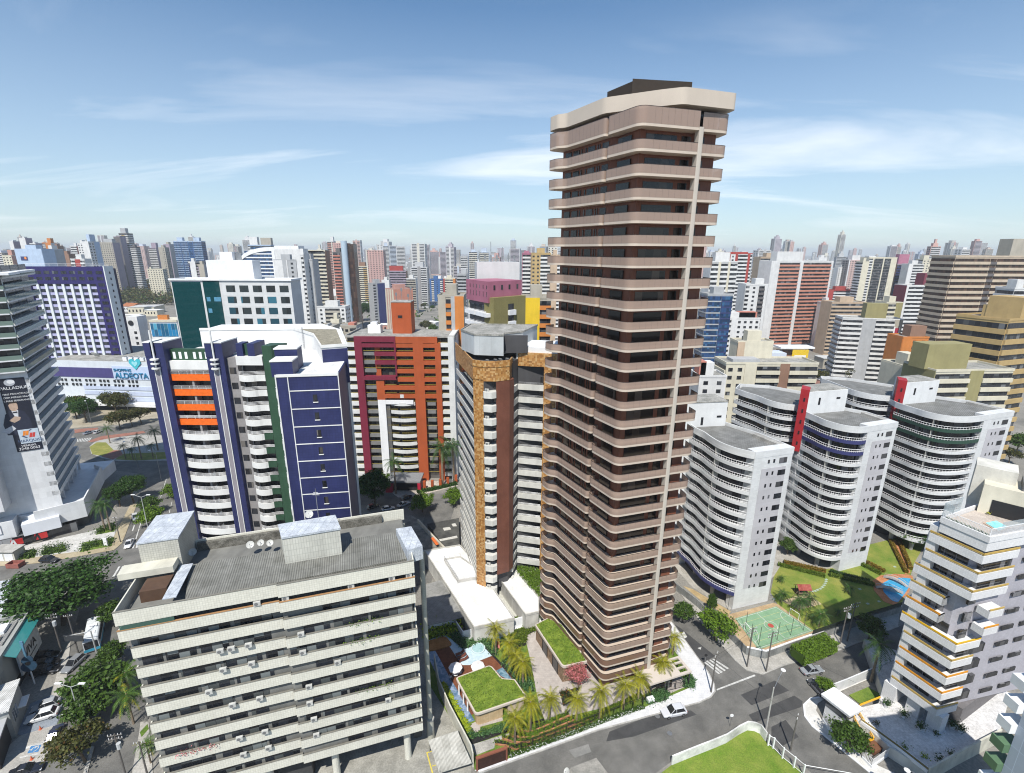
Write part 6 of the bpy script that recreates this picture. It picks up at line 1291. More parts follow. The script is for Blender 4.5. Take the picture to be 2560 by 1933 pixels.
for k in range(8):b=MB();a0,a1,c0,c1_=lerp(st[3],st[0],k/8),lerp(st[3],st[0],(k+1)/8),lerp(st[2],st[1],k/8),lerp(st[2],st[1],(k+1)/8);b.prism([a0,c0,c1_,a1],.1,.35+.22*k);ob('step',b,M_CONC,t)
YH=plain((.80,.42,.02),.4)
for pa in([st[3],st[0]],[st[2],st[1]],[st[3],st[2]]):
 b=MB();n=5
 for h_ in(.55,.95):b.tube([(*pa[0],.4+h_),(*pa[1],(2.1 if pa[1]in(st[0],st[1])else.4)+h_)],.09,5)
 for q in range(n+1):p=lerp(pa[0],pa[1],q/n);z=.4+((1.7*q/n)if pa[1]in(st[0],st[1])else 0);b.tube([(*p,z),(*p,z+1)],.07,5)
 ob('handrail',b,YH,t)
b=MB();b.prism([W(ya(*p),.6)for p in[(470,1000),(545,940),(650,1030),(560,1080)]],.1,.9);single('planter_bed','earth filled planter at the foot of the yellow handrails','planter',b,plain((.16,.07,.035),.9))
for k,(pts,lbl)in enumerate((([(0,640),(60,740),(150,820)],'white picket fence curving in front of the gatehouse'),([(440,1060),(540,1165),(745,1020)],'white picket fence around the earth planter'))):
 P=[W(ya(*p),1.5)for p in pts];t=thing('picket_fence',lbl,'fence',(*P[0],0));b=MB()
 for i in range(len(P)-1):
  f=Fr(P[i],P[i+1]);n=int(f.L/.2)
  for q in range(n+1):u=f.L*q/n;f.box(b,u-.03,u+.03,-.03,.03,.5,1.9)
  f.box(b,0,f.L,-.03,.03,1.8,1.9)
 ob('pickets',b,M_WHITEP,t);b=MB();b.strip(P,.1,.6,.2);ob('plinth',b,M_WHITE,t)
b=MB();wv=[W(c7(*p))for p in[(1000,965),(1090,930),(1230,870),(1365,812)]]+[(90,84)];b.strip(wv,0,2.2,.2);single('garden_wall','white street wall of the yellow railed tower running behind the gatehouse','wall',b,paint((.66,.67,.68),.7,.2))
poly_sheet('lawn',[W(c7(*p))for p in[(1110,980),(1230,930),(1340,990),(1180,1035)]]+[],.2,M_GRASS,kind='stuff')
b=MB();yl_=Fr(W(ya(395,550),2.5),W(ya(620,462),2.5));yl_.box(b,0,yl_.L,-.1,.1,2.5,2.75);single('handrail_wall','long yellow topped rail at the back of the terrace lawn','railing',b,YH)
for k,p in enumerate([(695,540),(885,655),(1068,790),(1420,770),(1515,815)]):x,y=W(ya(*p),2.6);t=thing('potted_shrub','round clipped shrub in a white pot, %s along the pillars of the terrace'%('first','second','third','fourth in shade','fifth in shade')[k],'potted shrub',(x,y,2.1),'potted shrubs on the terrace');b=MB();b.cyl(x,y,2.1,2.6,.32,10,.42);ob('pot',b,M_WHITEP,t);r_=random.Random(k);bb=MB();[leaf_quad(bb,(x+r_.gauss(0,.33),y+r_.gauss(0,.33),3.05+r_.gauss(0,.3)),.11,r_)for _ in range(260)];ob('foliage',bb,L_DARK,t)
for k,p in enumerate([(580,750),(1245,845),(895,1000),(1120,1110),(1265,1120),(1400,1080)]):x,y=W(ya(*p),2.4);t=thing('terrace_plant',('spindly pale plant near the top of the white terrace','bushy plant in the middle of the white terrace','small round bush low on the white terrace','lime green plant at the lower terrace edge','thin dark leaved sapling at the lower terrace edge','low grey green bush by the cream wall')[k],'plant',(x,y,2.1));ob('foliage',shrub_mb(70+k,[(x,y),(x+.2,y+.2)],.7,34,.12,2.15),(L_OLIVE,L_MID,L_BRIGHT,L_LIME,L_DARK,L_MID)[k],t)
# block cut off by the lower right corner of the view
def corner_block():
 Y=44.0;X0,_,z0=Vp((2538,1835),Y);z0+=9
 T=thing('apartment_block','blue grey tiled flank with small side balconies cut by the lower right corner','apartment block',(X0+5,Y-6,0))
 b=MB();b.prism([(X0,Y),(X0+3.0,Y-16),(X0+16,Y-14),(X0+13,Y+2)],0,z0);ob('wall',b,paint((.34,.39,.47),.5,.06,(3.0,3.0,.03),1.25),T)
 b=MB();b.prism([(X0-.1,Y+.1),(X0+2.9,Y-16),(X0+16,Y-14),(X0+13,Y+2.1)],z0,z0+.4);ob('roof_parapet',b,M_WHITE,T)
 for k in range(14):
  z=z0-3.0*(k+1);b=MB();b.box(X0-.75,X0+1.5,Y+.02,Y+1.6,z,z+1.25);ob('side_balcony',b,paint((.10,.18,.10),.4,.1)if k in(3,4)else M_WHITE,T);bb=MB();bb.box(X0+.3,X0+1.6,Y,Y+.1,z+1.25,z+2.6);ob('window',bb,M_CARGL,T)
corner_block()
# roof of the house at the bottom edge, and its dish
rz=7.0;P=[W(cg(*p),rz)for p in[(1040,1690),(1085,1640),(1240,1580),(1330,1700)]];t=thing('house','flat grey roofed house at the bottom edge below the street','house',(*P[1],0));b=MB();b.prism(P,0,rz-.2);ob('wall',b,paint((.42,.40,.36),.8,.3),t);b=MB();b.prism(offset(ccw(P),-.2,True),rz-.2,rz);ob('roof',b,ground_mat('dirty_roof',(.20,.195,.175),(.34,.325,.29),.6,5),t)
x,y=W(cg(1052,1648),rz+1);dish_antenna(x,y,rz,.55,radians(200),'white satellite dish on the grey house roof at the bottom edge')
# sports court, lawns, pool
CT=[W(c7(*p))for p in[(395,495),(655,418),(888,572),(545,690)]]
poly_sheet('sports_ground',[W(c7(*p))for p in[(350,470),(640,395),(700,420),(900,560),(960,600),(830,640),(600,705),(480,690),(400,640)]],.02,ground_mat('sandy_earth',(.36,.25,.14),(.48,.36,.22),.5,5))
poly_sheet('sports_court',CT,.05,ground_mat('court_green',(.17,.30,.18),(.235,.37,.235),.5,5,fineamt=.15))
def cpt(u,v):return lerp(lerp(CT[0],CT[1],u),lerp(CT[3],CT[2],u),v)
b=MB();WL=[]
def cl(pts,wd=.09,z=.066):
 b.strip([cpt(*p)for p in pts],.05,z,wd)
cl([(.03,.03),(.97,.03),(.97,.97),(.03,.97),(.03,.03)]);cl([(.5,.03),(.5,.97)]);cl([(.5+.1*cos(a*pi/10),.5+.16*sin(a*pi/10))for a in range(21)])
cl([(.97,.22)]+[(.97-.16*sin(a*pi/10),.5-.28*cos(a*pi/10))for a in range(1,10)]+[(.97,.78)]);cl([(.03,.22)]+[(.03+.16*sin(a*pi/10),.5-.28*cos(a*pi/10))for a in range(1,10)]+[(.03,.78)]);struct('court_markings',b,M_LINE)
b=MB();
for v in(.2,.8,.38,.62):cl([(.08,v),(.92,v)],.05,.062)
struct('court_markings',b,plain((.50,.48,.2),.8));b=MB();b.prism([cpt(.5+.045*cos(a*pi/8),.5+.075*sin(a*pi/8))for a in range(16)],.05,.07);struct('court_centre_disc',b,plain((.40,.07,.05),.8))
for k,(u,lbl)in enumerate(((.985,'white goal frame at the lawn end of the green court'),(.015,'white goal frame at the street end of the green court'))):
 a0,a1=cpt(u,.38),cpt(u,.62);t=thing('goal',lbl,'goal',(*a0,.05));b=MB();b.tube([(*a0,.05),(*a0,2.0),(*a1,2.0),(*a1,.05)],.06,5);ob('frame',b,M_WHITEP,t);dx=.8 if k==0 else-.8;b=MB();b.tube([(*a0,2.0),(a0[0]+dx,a0[1]+.3,.1)],.03,4);b.tube([(*a1,2.0),(a1[0]+dx,a1[1]+.3,.1)],.03,4);ob('stays',b,M_WHITEP,t)
lawn=[W(c7(*p))for p in[(640,230),(690,150),(960,185),(1190,150),(1200,40),(1360,0),(1640,-60),(1520,150),(1480,300),(1430,440),(1200,500),(980,580),(890,570),(660,400),(620,330)]]
poly_sheet('lawn',lawn,.04,ground_mat('park_lawn',(.115,.20,.025),(.29,.285,.065),.16,8,fineamt=.3),kind='stuff')
poly_sheet('courtyard_paving',[W(c7(*p))for p in[(-60,120),(40,200),(130,300),(360,440),(640,230),(700,150),(960,185),(1190,150),(1240,30),(1240,-30),(900,-80),(500,-40)]]+[(118,128),(70,128)],.03,ground_mat('courtyard_slabs',(.34,.32,.28),(.46,.44,.40),.4,4,grid=(1.2,1.2,0,.03),grout=.8))
poly_sheet('flower_earth',[W(c7(*p))for p in[(70,290),(130,310),(370,450),(350,480),(180,380)]],.045,ground_mat('dry_earth',(.36,.26,.13),(.48,.37,.2),.7,6))
poly_sheet('sand_play_area',[W(c7(*p))for p in[(690,385),(850,330),(940,405),(800,440)]],.06,ground_mat('sand',(.46,.36,.22),(.56,.46,.30),.8,6))
pd=[W(c7(*p))for p in[(1258,260),(1310,225),(1400,215),(1520,220),(1490,330),(1400,415),(1330,390),(1270,320)]]
poly_sheet('pool_deck',rounded([(*p,1.0)for p in pd],4),.12,ground_mat('terracotta_paving',(.42,.16,.07),(.56,.26,.13),.8,6,grid=(.5,.5,.5,.03),grout=.75))
pl=[W(c7(*p))for p in[(1315,280),(1360,255),(1430,240),(1520,245),(1470,330),(1420,395),(1380,385),(1330,330)]];b=MB();b.prism(rounded([(*p,.8)for p in pl],4),.1,.16);struct('pool_water',b,water_mat('lagoon_water',(.035,.25,.46),(.075,.36,.58)))
for k,(p,q)in enumerate((((1330,235),(1480,300)),((1280,300),(1450,340)))):
 A,Bq=W(c7(*p)),W(c7(*q));t=thing('footbridge','%s grey arched footbridge over the blue pool'%('upper','lower')[k],'footbridge',(*A,.1));f=Fr(A,Bq);b=MB();n=8
 for i in range(n):
  u0,u1=f.L*i/n,f.L*(i+1)/n;z0_,z1_=.25+.75*sin(pi*i/n),.25+.75*sin(pi*(i+1)/n);P=[f.p(u0,.45),f.p(u1,.45),f.p(u1,-.45),f.p(u0,-.45)]
  b.hexa([(*P[0],z0_-.15),(*P[1],z1_-.15),(*P[2],z1_-.15),(*P[3],z0_-.15),(*P[0],z0_),(*P[1],z1_),(*P[2],z1_),(*P[3],z0_)])
 ob('deck',b,plain((.40,.38,.36),.8),t)
 for sg in(-.45,.45):b=MB();b.tube([(*f.p(f.L*i/8,sg),.25+.75*sin(pi*i/8)+.55)for i in range(9)],.06,5);[b.tube([(*f.p(f.L*i/8,sg),.2+.75*sin(pi*i/8)),(*f.p(f.L*i/8,sg),.8+.75*sin(pi*i/8))],.03,4)for i in range(9)];ob('railing',b,plain((.45,.43,.41),.7),t)
hz=(([(665,160),(960,235)],L_HEDGE,'lower'),([(700,145),(965,205)],L_HEDGEO,'upper orange tipped'),([(985,225),(1270,290)],L_HEDGE,'long lower'),([(990,205),(1240,268)],L_DARK,'long upper'),([(1190,160),(1310,220)],L_HEDGE,'short'),([(1215,145),(1335,205)],L_HEDGEO,'short orange tipped'),([(1370,10),(1470,210)],L_HEDGEO,'left one beside the terracotta path, a'),([(1420,0),(1500,190)],L_HEDGEO,'right one beside the terracotta path, a'))
for k,(p,m,n)in enumerate(hz):single('clipped_hedge','%s clipped hedge across the park lawn'%n,'hedge',hedge_mb([W(c7(*q))for q in p],.9,.9,50+k,0,.13,34),m)
poly_sheet('path',[W(c7(*p))for p in[(1385,0),(1415,0),(1500,210),(1465,215)]],.07,ground_mat('terracotta_path',(.42,.17,.07),(.52,.24,.12),.8,6))
for k in range(14):
 x,y=W(c7(*[(880,325),(900,322),(915,315),(932,308),(945,298),(955,287),(962,275),(968,262),(970,250),(1180,310),(1300,388),(1230,402),(640,372),(1400,170)][k]));b=MB();b.box(x-.35,x+.35,y-.25,y+.25,.03,.09,.3,(x,y));single('stepping_stone','pale stepping stone on the park lawn','stepping stone',b,plain((.34,.42,.34),.9),'stepping stones on the lawn')
x,y=W(c7(815,345));t=thing('playhouse','wooden playhouse with a faded red roof on the sand','playhouse',(x,y,.05));b=MB();b.hexa([(x-1.6,y-1.1,2.0),(x+1.6,y-1.1,2.0),(x+1.6,y,2.9),(x-1.6,y,2.9),(x-1.6,y-1.1,2.1),(x+1.6,y-1.1,2.1),(x+1.6,y,3.0),(x-1.6,y,3.0)]);b.hexa([(x-1.6,y,2.9),(x+1.6,y,2.9),(x+1.6,y+1.1,2.0),(x-1.6,y+1.1,2.0),(x-1.6,y,3.0),(x+1.6,y,3.0),(x+1.6,y+1.1,2.1),(x-1.6,y+1.1,2.1)]);ob('roof',b,ground_mat('red_roof',(.30,.06,.05),(.44,.14,.11),1.2,8,grid=(.3,4,0,.03),grout=.6),t)
for sx in(-1.3,1.3):
 for sy in(-.8,.8):b=MB();b.cyl(x+sx,y+sy,.05,2.1,.09,6);ob('post',b,M_BARK,t)
b=MB();b.box(x-1.3,x+1.3,y-.8,y+.8,.8,.95);ob('platform',b,M_BARK,t);b=MB();b.tube([(x-1.3,y-.8,2.0),(x-3.2,y-1.2,.1)],.07,5);b.tube([(x+1.3,y-.8,2.0),(x+3.0,y-1.0,.1)],.07,5);ob('braces',b,M_BARK,t)
# wall round the grounds, with wire fence on top
wl4=[W(c7(*p),1.7)for p in[(10,265),(160,380),(400,610),(470,680),(590,705),(740,650),(1000,560),(1240,480),(1440,420)]]
b=MB();b.strip(wl4,0,1.9,.2);single('boundary_wall','weathered grey stone wall round the sports court and lawn','wall',b,paint((.30,.31,.30),.9,.5,(.6,.3,.03),.7))
b=MB();b.strip(wl4[3:],1.9,2.1,.3);single('wall_coping','pale coping along the street wall of the sports court','wall coping',b,M_WHITE)
t=thing('wire_fence','tall thin wire fence round the green sports court','fence',(*wl4[4],0))
for p in[(460,560),(490,640),(545,660),(660,630),(745,600),(825,570),(480,400),(350,440)]:x,y=W(c7(*p));b=MB();b.cyl(x,y,0,4.6,.05,5);ob('post',b,plain((.08,.09,.08),.6),t)
fl=[W(c7(*p),1.9)for p in[(880,600),(1000,560),(1240,480),(1440,420)]];b=MB();b.strip(fl,1.9,3.2,.04);ob('mesh_panel',b,clear_glass((.03,.04,.035),.55,.6),t)
# cars, poles and lamps on the right
ca,cb3=W(c7(828,855)),W(c7(945,835));a=atan2(cb3[1]-ca[1],cb3[0]-ca[0]);car((ca[0]+cb3[0])/2,(ca[1]+cb3[1])/2+.5,a,(.32,.34,.37),'silver grey sedan driving along the right hand street','sedan',name='moving_car')
x,y=W(c7(915,945));car(x,y,radians(100),(.10,.105,.12),'dark grey car parked under the round clipped tree','hatch')
for p,h,az,arms,tr_,lbl in(((470,800),9.5,.35,((.3,1.0),(1.1,1.0)),False,'left of the twin wooden poles at the court corner'),((590,830),9.5,.35,((.3,1.1),(1.0,1.1)),False,'right of the twin poles at the court corner'),((1055,655),9.5,.3,((.4,1.2),(1.1,1.0)),True,'left pole of the pair carrying a transformer'),((1100,638),9.8,.3,((.4,1.3),(1.2,1.0)),False,'right pole of the pair beside the transformer'),((245,960),9.0,.9,((.3,.9),),False,'pole at the corner of the white pavement'),((745,1325),7.5,.9,((.4,.6),),False,'pole beside the white mesh fence')):
 x,y=W(c7(*p));utility_pole(x,y,h,'dark utility pole, '+lbl,az,arms,tr_)
x,y=W(c7(590,1195));single_lamp(x,y,9.3,radians(38),'concrete street lamp leaning over the junction by the grass lot',2.6,1.8)
x,y=W(c7(1640,1500),0);
x,y=(52.0,47.0);X,Y,Z=Vp(c7(1500,1452),52);single_lamp(X+1.8,52,Z-1.0,radians(178),'street lamp head showing at the bottom right edge',2.0,1.0)
for(a_,za),(b3,zb_),s_,n in(((W(c7(590,830)),9.2),(W(c7(1055,655)),9.0),.5,'cable from the court corner to the transformer poles'),((W(c7(470,800)),9.2),(W(c7(245,960)),8.6),.4,'cable crossing the side street to the white pavement'),((W(c7(590,830)),8.5),((60,67.5),8.0),.5,'cable crossing the junction towards the gatehouse'),((W(c7(245,960)),8.6),(W(c7(745,1325)),7.0),.6,'cable crossing the junction to the grass lot')):wire((*a_,za),(*b3,zb_),s_,'thin black overhead '+n)
for k,p in enumerate([(205,790),(365,1175)]):x,y=W(c7(*p));t=thing('street_sign',('small sign on a post by the zebra crossing','round sign on a thin post by the whitewashed wall')[k],'road sign',(x,y,.1));b=MB();b.cyl(x,y,.1,2.6,.035,5);ob('post',b,M_METAL,t);b=MB();b.tube([(x,y-.03,2.55),(x,y+.03,2.55)],.32,12);ob('plate',b,M_WHITEP if k else M_DARK,t)
# the city behind: towers one by one, measured from the photograph
m1=K(0,580,4.203);m2=K(280,580,4.203);m3=K(560,580,3.967);m4=K(840,590,4.203);m5=K(1100,590,4.203);m6=K(1760,620,3.173);m7=K(2040,620,3.173);m8=K(2260,620,1.983)
G_MID=glass((.016,.018,.022),.12,1.7,.28,3.0,(.15,.16,.17),.12);G_BLU=glass((.015,.04,.10),.08,1.5,.3,3.3,(.04,.12,.24),.1);G_BRN=glass((.035,.018,.012),.12,1.7,.25,3.0,(.10,.06,.04),.12)
CO=dict(w=(.66,.66,.65),c=(.62,.58,.46),g=(.40,.41,.42),b=(.27,.16,.11),t=(.50,.38,.27),r=(.36,.06,.05),m=(.20,.05,.07),p=(.50,.27,.22),o=(.55,.20,.05),n=(.04,.05,.15),l=(.42,.52,.66),s=(.36,.30,.36),d=(.14,.13,.13),y=(.72,.50,.03),v=(.30,.27,.13),u=(.05,.13,.32),k=(.42,.17,.24),q=(.40,.37,.31),f=(.50,.20,.15),e=(.46,.33,.15),a=(.53,.24,.17),h=(.52,.43,.33))
def P_(k):return paint(CO[k],.65,.14)
def seg_facade(T,f,L0,L1,z0,zt,fh,segs,wins,floors,solid):
 """segments of a facade, as fractions of its width: b = balcony bands, s = plain wall, w = punched windows, g = glass with thin floors"""
 u=L0
 for fr,kind,col in segs:
  u1=u+(L1-L0)*fr;nf=int((zt-z0)/fh)
  if kind=='s':solid.setdefault(col,MB());f.box(solid[col],u,u1,-.2,.22,z0,zt)
  else:
   for k in range(nf):
    z=zt-1.0-fh*(k+1)
    if z<z0-.5:break
    if kind=='b':
     f.box(floors.setdefault((k,col,round(u,1)),MB()),u,u1,-.1,.55,z,z+fh*.46);b=MB();f.box(b,u+.1,u1-.1,-.1,.06,z+fh*.47,z+fh*.98);wins.append(b)
    elif kind=='g':
     f.box(floors.setdefault((k,col,round(u,1)),MB()),u,u1,-.1,.2,z,z+fh*.2);b=MB();f.box(b,u+.05,u1-.05,-.1,.1,z+fh*.21,z+fh*.99);wins.append(b)
    elif kind=='w':
     n=max(1,int((u1-u)/3.4))
     for q in range(n):c=u+(u1-u)*(q+.5)/n;b=MB();f.box(b,c-.8,c+.8,-.1,.08,z+fh*.35,z+fh*.8);wins.append(b)
  u=u1
def tower(label,tl,tr,Y,front,side='',base='w',fh=3.0,dY=0.0,D=14,name='apartment_tower',cat='apartment tower',top=None,gl=None,cap=40,group=None,topc=None,zmax=None):
 (x0,y0,z0),(x1,y1,z1)=Vp(tl,Y),Vp(tr,Y+dY);D=D*(.5 if x0<-150 else.75);f=Fr((x0,y0),(x1,y1));zt=zmax or(z0+z1)/2
 T=thing(name,label,cat,(*f.p(f.L/2,-D/2),0),group)
 b=MB();f.box(b,0,f.L,-D,0,0,zt-.3);ob('wall',b,P_(base),T)
 wins,floors,solid=[],{},{}
 par=lambda s:[(float(t[2:])if len(t)>2 else 1.0,t[0],t[1])for t in s.split()]
 def norm(S):q=sum(a for a,_,_ in S);return[(a/q,k,c)for a,k,c in S]
 seg_facade(T,f,0,f.L,0,zt,fh,norm(par(front)),wins,floors,solid)
 right=(x0+x1)/2<0
 if side:g=Fr(f.p(f.L,0),f.p(f.L,-D))if right else Fr(f.p(0,-D),f.p(0,0));seg_facade(T,g,0,D,0,zt,fh,norm(par(side)),wins,floors,solid)
 for c,b in solid.items():ob('wall',b,P_(c),T)
 for(k,c,_),b in floors.items():ob('balcony_parapet',b,P_(c),T)
 emit(wins,'window',gl or G_MID,T,cap)
 b=MB();f.box(b,.35,f.L-.35,-D+.35,-.35,zt-.3,zt-.1);r_=ob('roof',b,M_ROOFC,T)
 b=MB();b.strip([f.p(0,0),f.p(f.L,0),f.p(f.L,-D),f.p(0,-D)],zt-.3,zt+.5,.3,True);ob('roof_parapet',b,P_(topc or base),T)
 for q in(top or[(.3,.7,4,base)]):
  b=MB();f.box(b,f.L*q[0],f.L*q[1],-D*.75,-D*.25 if len(q)<5 else-q[4],zt-.1,zt+q[2]);ob('roof_house',b,P_(q[3]),T)
 return T,f,zt
 # left of the navy tower
tower('striped grey stone slab tower with a dark side, tallest above the park',m1(1000,115),m1(1178,110),820,'wq','ss','q',top=[(.4,.9,6,'g')],D=30)
tower('dark slim slab behind the striped stone tower',m1(1190,50),m1(1258,52),860,'sd','ss','s',D=25,top=[(.2,.8,2,'d')])
tower('tower with a beige column and brown white bands beyond the park',m2(98,165),m2(186,158),880,'bw1 be1.2 bw1','bw','d',D=26,top=[(.1,.7,9,'g')],zmax=106)
tower('peach edged narrow tower touching the striped stone one',m2(60,115),m2(98,112),890,'se','ss','e',D=20)
tower('dark tower with white balcony bands right of the beige column',m2(190,160),m2(245,155),850,'bw','bw','d',D=20)
tower('white banded tower with a plum coloured flank beyond the park',m2(380,172),m2(462,165),900,'bw','ss','s',D=22,top=[(.3,.9,9,'s')])
tower('pale beige tower with a column of windows behind the cream block',m2(485,168),m2(552,162),880,'sq1 ww.8','wg','q',D=22)
tower('tall grey beige tower right of the pale beige one',m2(540,130),m2(600,128),960,'ss','sg','q',D=26)
tower('cream block with rows of small windows at the edge of the park',m2(368,395),m2(530,388),760,'wc','wc','c',D=18,top=[(.1,.2,3,'c')])
tower('light blue grid office tower with a glazed middle',m2(642,100),m2(935,98),800,'gl1 gu.15 gl1 su.05 gu.7 su.05 gl1.3','gu','l',fh=3.4,top=[(.1,.3,6,'l'),(.7,.9,6,'l')],name='office_tower',cat='office tower',gl=G_BLU,D=22)
tower('small white tower with a royal blue edge before the grid office tower',m2(800,318),m2(872,314),560,'bn.25 sw1','bg','w',D=16)
tower('small pale tower with a dark frame line beside the blue edged one',m2(890,346),m2(962,344),560,'bs.3 sq1','sg','q',D=16)
TA,fA,zA=tower('wide pale blue windowless office block with a blue and orange sign',m1(150,185),m1(432,180),470,'sl.33 sl.33 sl.33','sl','l',name='office_block',cat='office block',D=26)
b=MB();u0,z1=hit(fA,m1(218,258));u1,z0=hit(fA,m1(300,300));fA.box(b,u0,u1,.2,.4,z0,z1);ob('sign',b,plain(CO['n']),TA);b=MB();fA.box(b,u0+(u1-u0)*.55,u1-1,.4,.5,z0+(z1-z0)*.3,z1-.3);ob('sign_emblem',b,plain((.8,.27,.05)),TA)
tower('white office tower with a dark glass slit facing the hotel',m1(455,186),m1(548,184),500,'sw1 gg.8 sw1','sg','w',D=24,name='office_tower',cat='office tower')
for k,(a,c,yy,lb)in enumerate((((95,102),(135,100),720,'left'),((155,118),(205,118),760,'second'),((198,65),(262,66),720,'tallest'),((310,120),(372,122),720,'right'))):tower('%s white slab of the stepped white building beyond the pale blue block'%lb,m1(*a),m1(*c),yy,'bw' if k%2 else 'sw','ss','w',D=20,group='stepped white building',top=[(.3,.6,2,'w')])
tower('orange and white tower with a rounded orange crown',m1(440,118),m1(530,112),780,'bw.6 so1','sw','o',top=[(.5,.9,7,'o')],D=20)
tower('brown tower behind the white office tower',m1(545,152),m1(603,150),760,'sb','sb','b',D=20)
tower('cream tower low at the left edge of the skyline',m1(20,250),m1(118,250),620,'wc','sp','c',top=[(.5,.95,7,'p')],D=18)
tower('brown and white banded tower above the hotel roof',m1(635,232),m1(720,236),640,'bw.5 sb.6','sb','b',D=18)
tower('white banded tower with a terracotta flank above the hotel roof',m1(740,150),m1(802,146),700,'bw','sf','w',D=24)
tower('pale textured tower left of the tall white one',m1(810,122),m1(866,118),640,'ww','sw','w',D=18)
tower('tall white tower with a grey window side above the hotel roof',m1(862,108),m1(925,100),560,'sw','wg1 sl1','w',D=30,top=[(.4,.9,8,'l')])
tower('low white house front with a red upper band above the hotel',m1(740,285),m1(885,290),420,'bw.4 sr.5 bw.4','sw','w',D=14)
# hotel, shopping centre, glass office
def hotel():
 f=Fr((-247.3,253),(-207.0,253));zt=71.4;PU=paint((.03,.024,.12),.5,.12);LI=paint((.42,.42,.62),.6,.08);WB=paint((.66,.69,.70),.6,.08)
 T=thing('hotel','white gridded hotel slab framed in purple above the shopping centre','hotel',(-227,260,0));GL=glass((.010,.013,.022),.1,1.4,.25,3.05,(.10,.11,.13),.1)
 b=MB();f.box(b,0,f.L,-5.5,-.6,20,zt-.3);ob('wall',b,LI,T);b=MB();f.box(b,0,f.L,-.6,.25,zt-8.6,zt);f.box(b,f.L-5.6,f.L-.3,-5.5,.26,20,zt);f.box(b,-.1,1.2,-.6,.25,22,zt-8.6);ob('purple_frame',b,PU,T)
 b=MB();f.box(b,f.L-.3,f.L+.2,-5.6,.27,20,zt+.3);ob('side_wall',b,WB,T);b=MB();f.box(b,f.L-1.0,f.L+.3,-7.0,-5.6,20,zt-1);ob('dark_edge',b,paint((.03,.03,.07),.6,.1),T)
 wins=[];w0=(f.L-5.6)/8
 for k in range(15):
  z=zt-3.7-3.05*k
  for c in range(9):
   if c==8:u0,u1=f.L-4.4,f.L-1.2
   else:u0,u1=.8+w0*c,.8+w0*c+w0*.66
   bb=MB();f.box(bb,u0,u1,.0,.32 if(k<2 or c==8)else-.5,z,z+1.55)if(k<2 or c==8)else f.box(bb,u0,u1,-.7,-.5,z,z+1.6);wins.append(bb)
  bb=MB();f.box(bb,f.L+.1,f.L+.28,-3.2,-2.4,z,z+1.2);wins.append(bb)
 emit(wins,'window',GL,T)
 for c in range(1,8):b=MB();f.box(b,w0*c-.55,w0*c+.75,-.6,.1,22,zt-8.6);ob('pilaster',b,WB,T)
 b=MB();f.box(b,1,f.L-5.6,-.6,.1,20,23.8);ob('base_band',b,WB,T)
 b=MB();f.rail(b,0,f.L+2,-.3,zt,1.3,.06,4);ob('roof_railing',b,M_WHITEP,T)
hotel()
def mall():
 f=Fr((-236,241),(-180,236));zt=25.6;LB=paint((.50,.56,.70),.6,.1);PB=paint((.60,.64,.68),.6,.1);PU=paint((.07,.06,.19),.5,.15)
 T=thing('shopping_centre','long pale blue shopping centre with a purple band and a roof sign below the hotel','shopping centre',(-208,250,0))
 b=MB();f.box(b,0,f.L,-40,0,3.2,zt);ob('wall',b,PB,T);b=MB();f.box(b,0,f.L*.62,0,.2,zt-8.4,zt-3.4);ob('purple_band',b,PU,T);b=MB();f.box(b,f.L*.62,f.L-.2,0,.25,zt-9,zt-2.2);ob('sign_field',b,paint((.48,.56,.72),.6,.05),T)
 for k in range(3):b=MB();f.box(b,f.L*(.30 if k else.70),f.L,0,.2+.05*k,5.2+2.9*k,7.2+2.9*k);ob('blue_band',b,LB,T)
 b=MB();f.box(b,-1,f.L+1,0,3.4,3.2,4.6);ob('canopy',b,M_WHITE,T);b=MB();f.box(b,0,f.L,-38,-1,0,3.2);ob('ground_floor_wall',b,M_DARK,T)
 for k in range(18):
  for r_ in(0,1):u=3+k*2.1+(k//3)*1.5;bb=MB();f.box(bb,u,u+1.1,0,.32,12.7+2.3*r_,13.9+2.3*r_)if u<f.L-2 else None;(ob('window',bb,M_CARGL,T)if bb.f else None)
 SB=plain((.03,.20,.36),.4)
 text('lettering','SHOPPING',2.0,(*f.p(f.L*.72,.4),zt-4.2),(*f.u,0),(0,0,1),SB,T,.2);text('lettering','ALDEOTA',4.0,(*f.p(f.L*.80,.4),zt-7.0),(*f.u,0),(0,0,1),SB,T,.3)
 c=f.L*.855;P=[(0,-3.2),(3.2,.3),(2.9,2.0),(1.4,2.4),(0,1.2),(-1.4,2.4),(-2.9,2.0),(-3.2,.3)];b=MB()
 b.face([(*f.p(c+x,.5),zt-.6+z)for x,z in P]);b.face([(*f.p(c+x*.97,.1),zt-.6+z)for x,z in P][::-1])
 ob('heart_emblem',b,plain((.06,.48,.56),.3),T);b=MB();b.face([(*f.p(c+x*.5,.6),zt-.6+z*.5)for x,z in P]);ob('heart_emblem',b,plain((.30,.66,.72),.3),T)
 b=MB();f.box(b,.5,f.L-.5,-39,-.5,zt,zt+.15);ob('roof',b,M_ROOFC,T);b=MB();x,y=f.p(14,-4);dish_antenna(x+8,y,zt+.2,2.0,radians(80),'large white dish antenna on the shopping centre roof')
 for k in range(5):x,y=f.p(f.L*.72+k*3.1,-3);t=thing('roof_fan','white ventilation unit on the shopping centre roof','ventilation unit',(x,y,zt),'ventilation units on the shopping centre');b=MB();b.box(x-1,x+1,y-1,y+1,zt+.1,zt+1.9);ob('casing',b,M_WHITE,t);b=MB();b.cyl(x,y,zt+1.9,zt+2.1,.7,10);ob('fan',b,M_METAL,t)
mall()
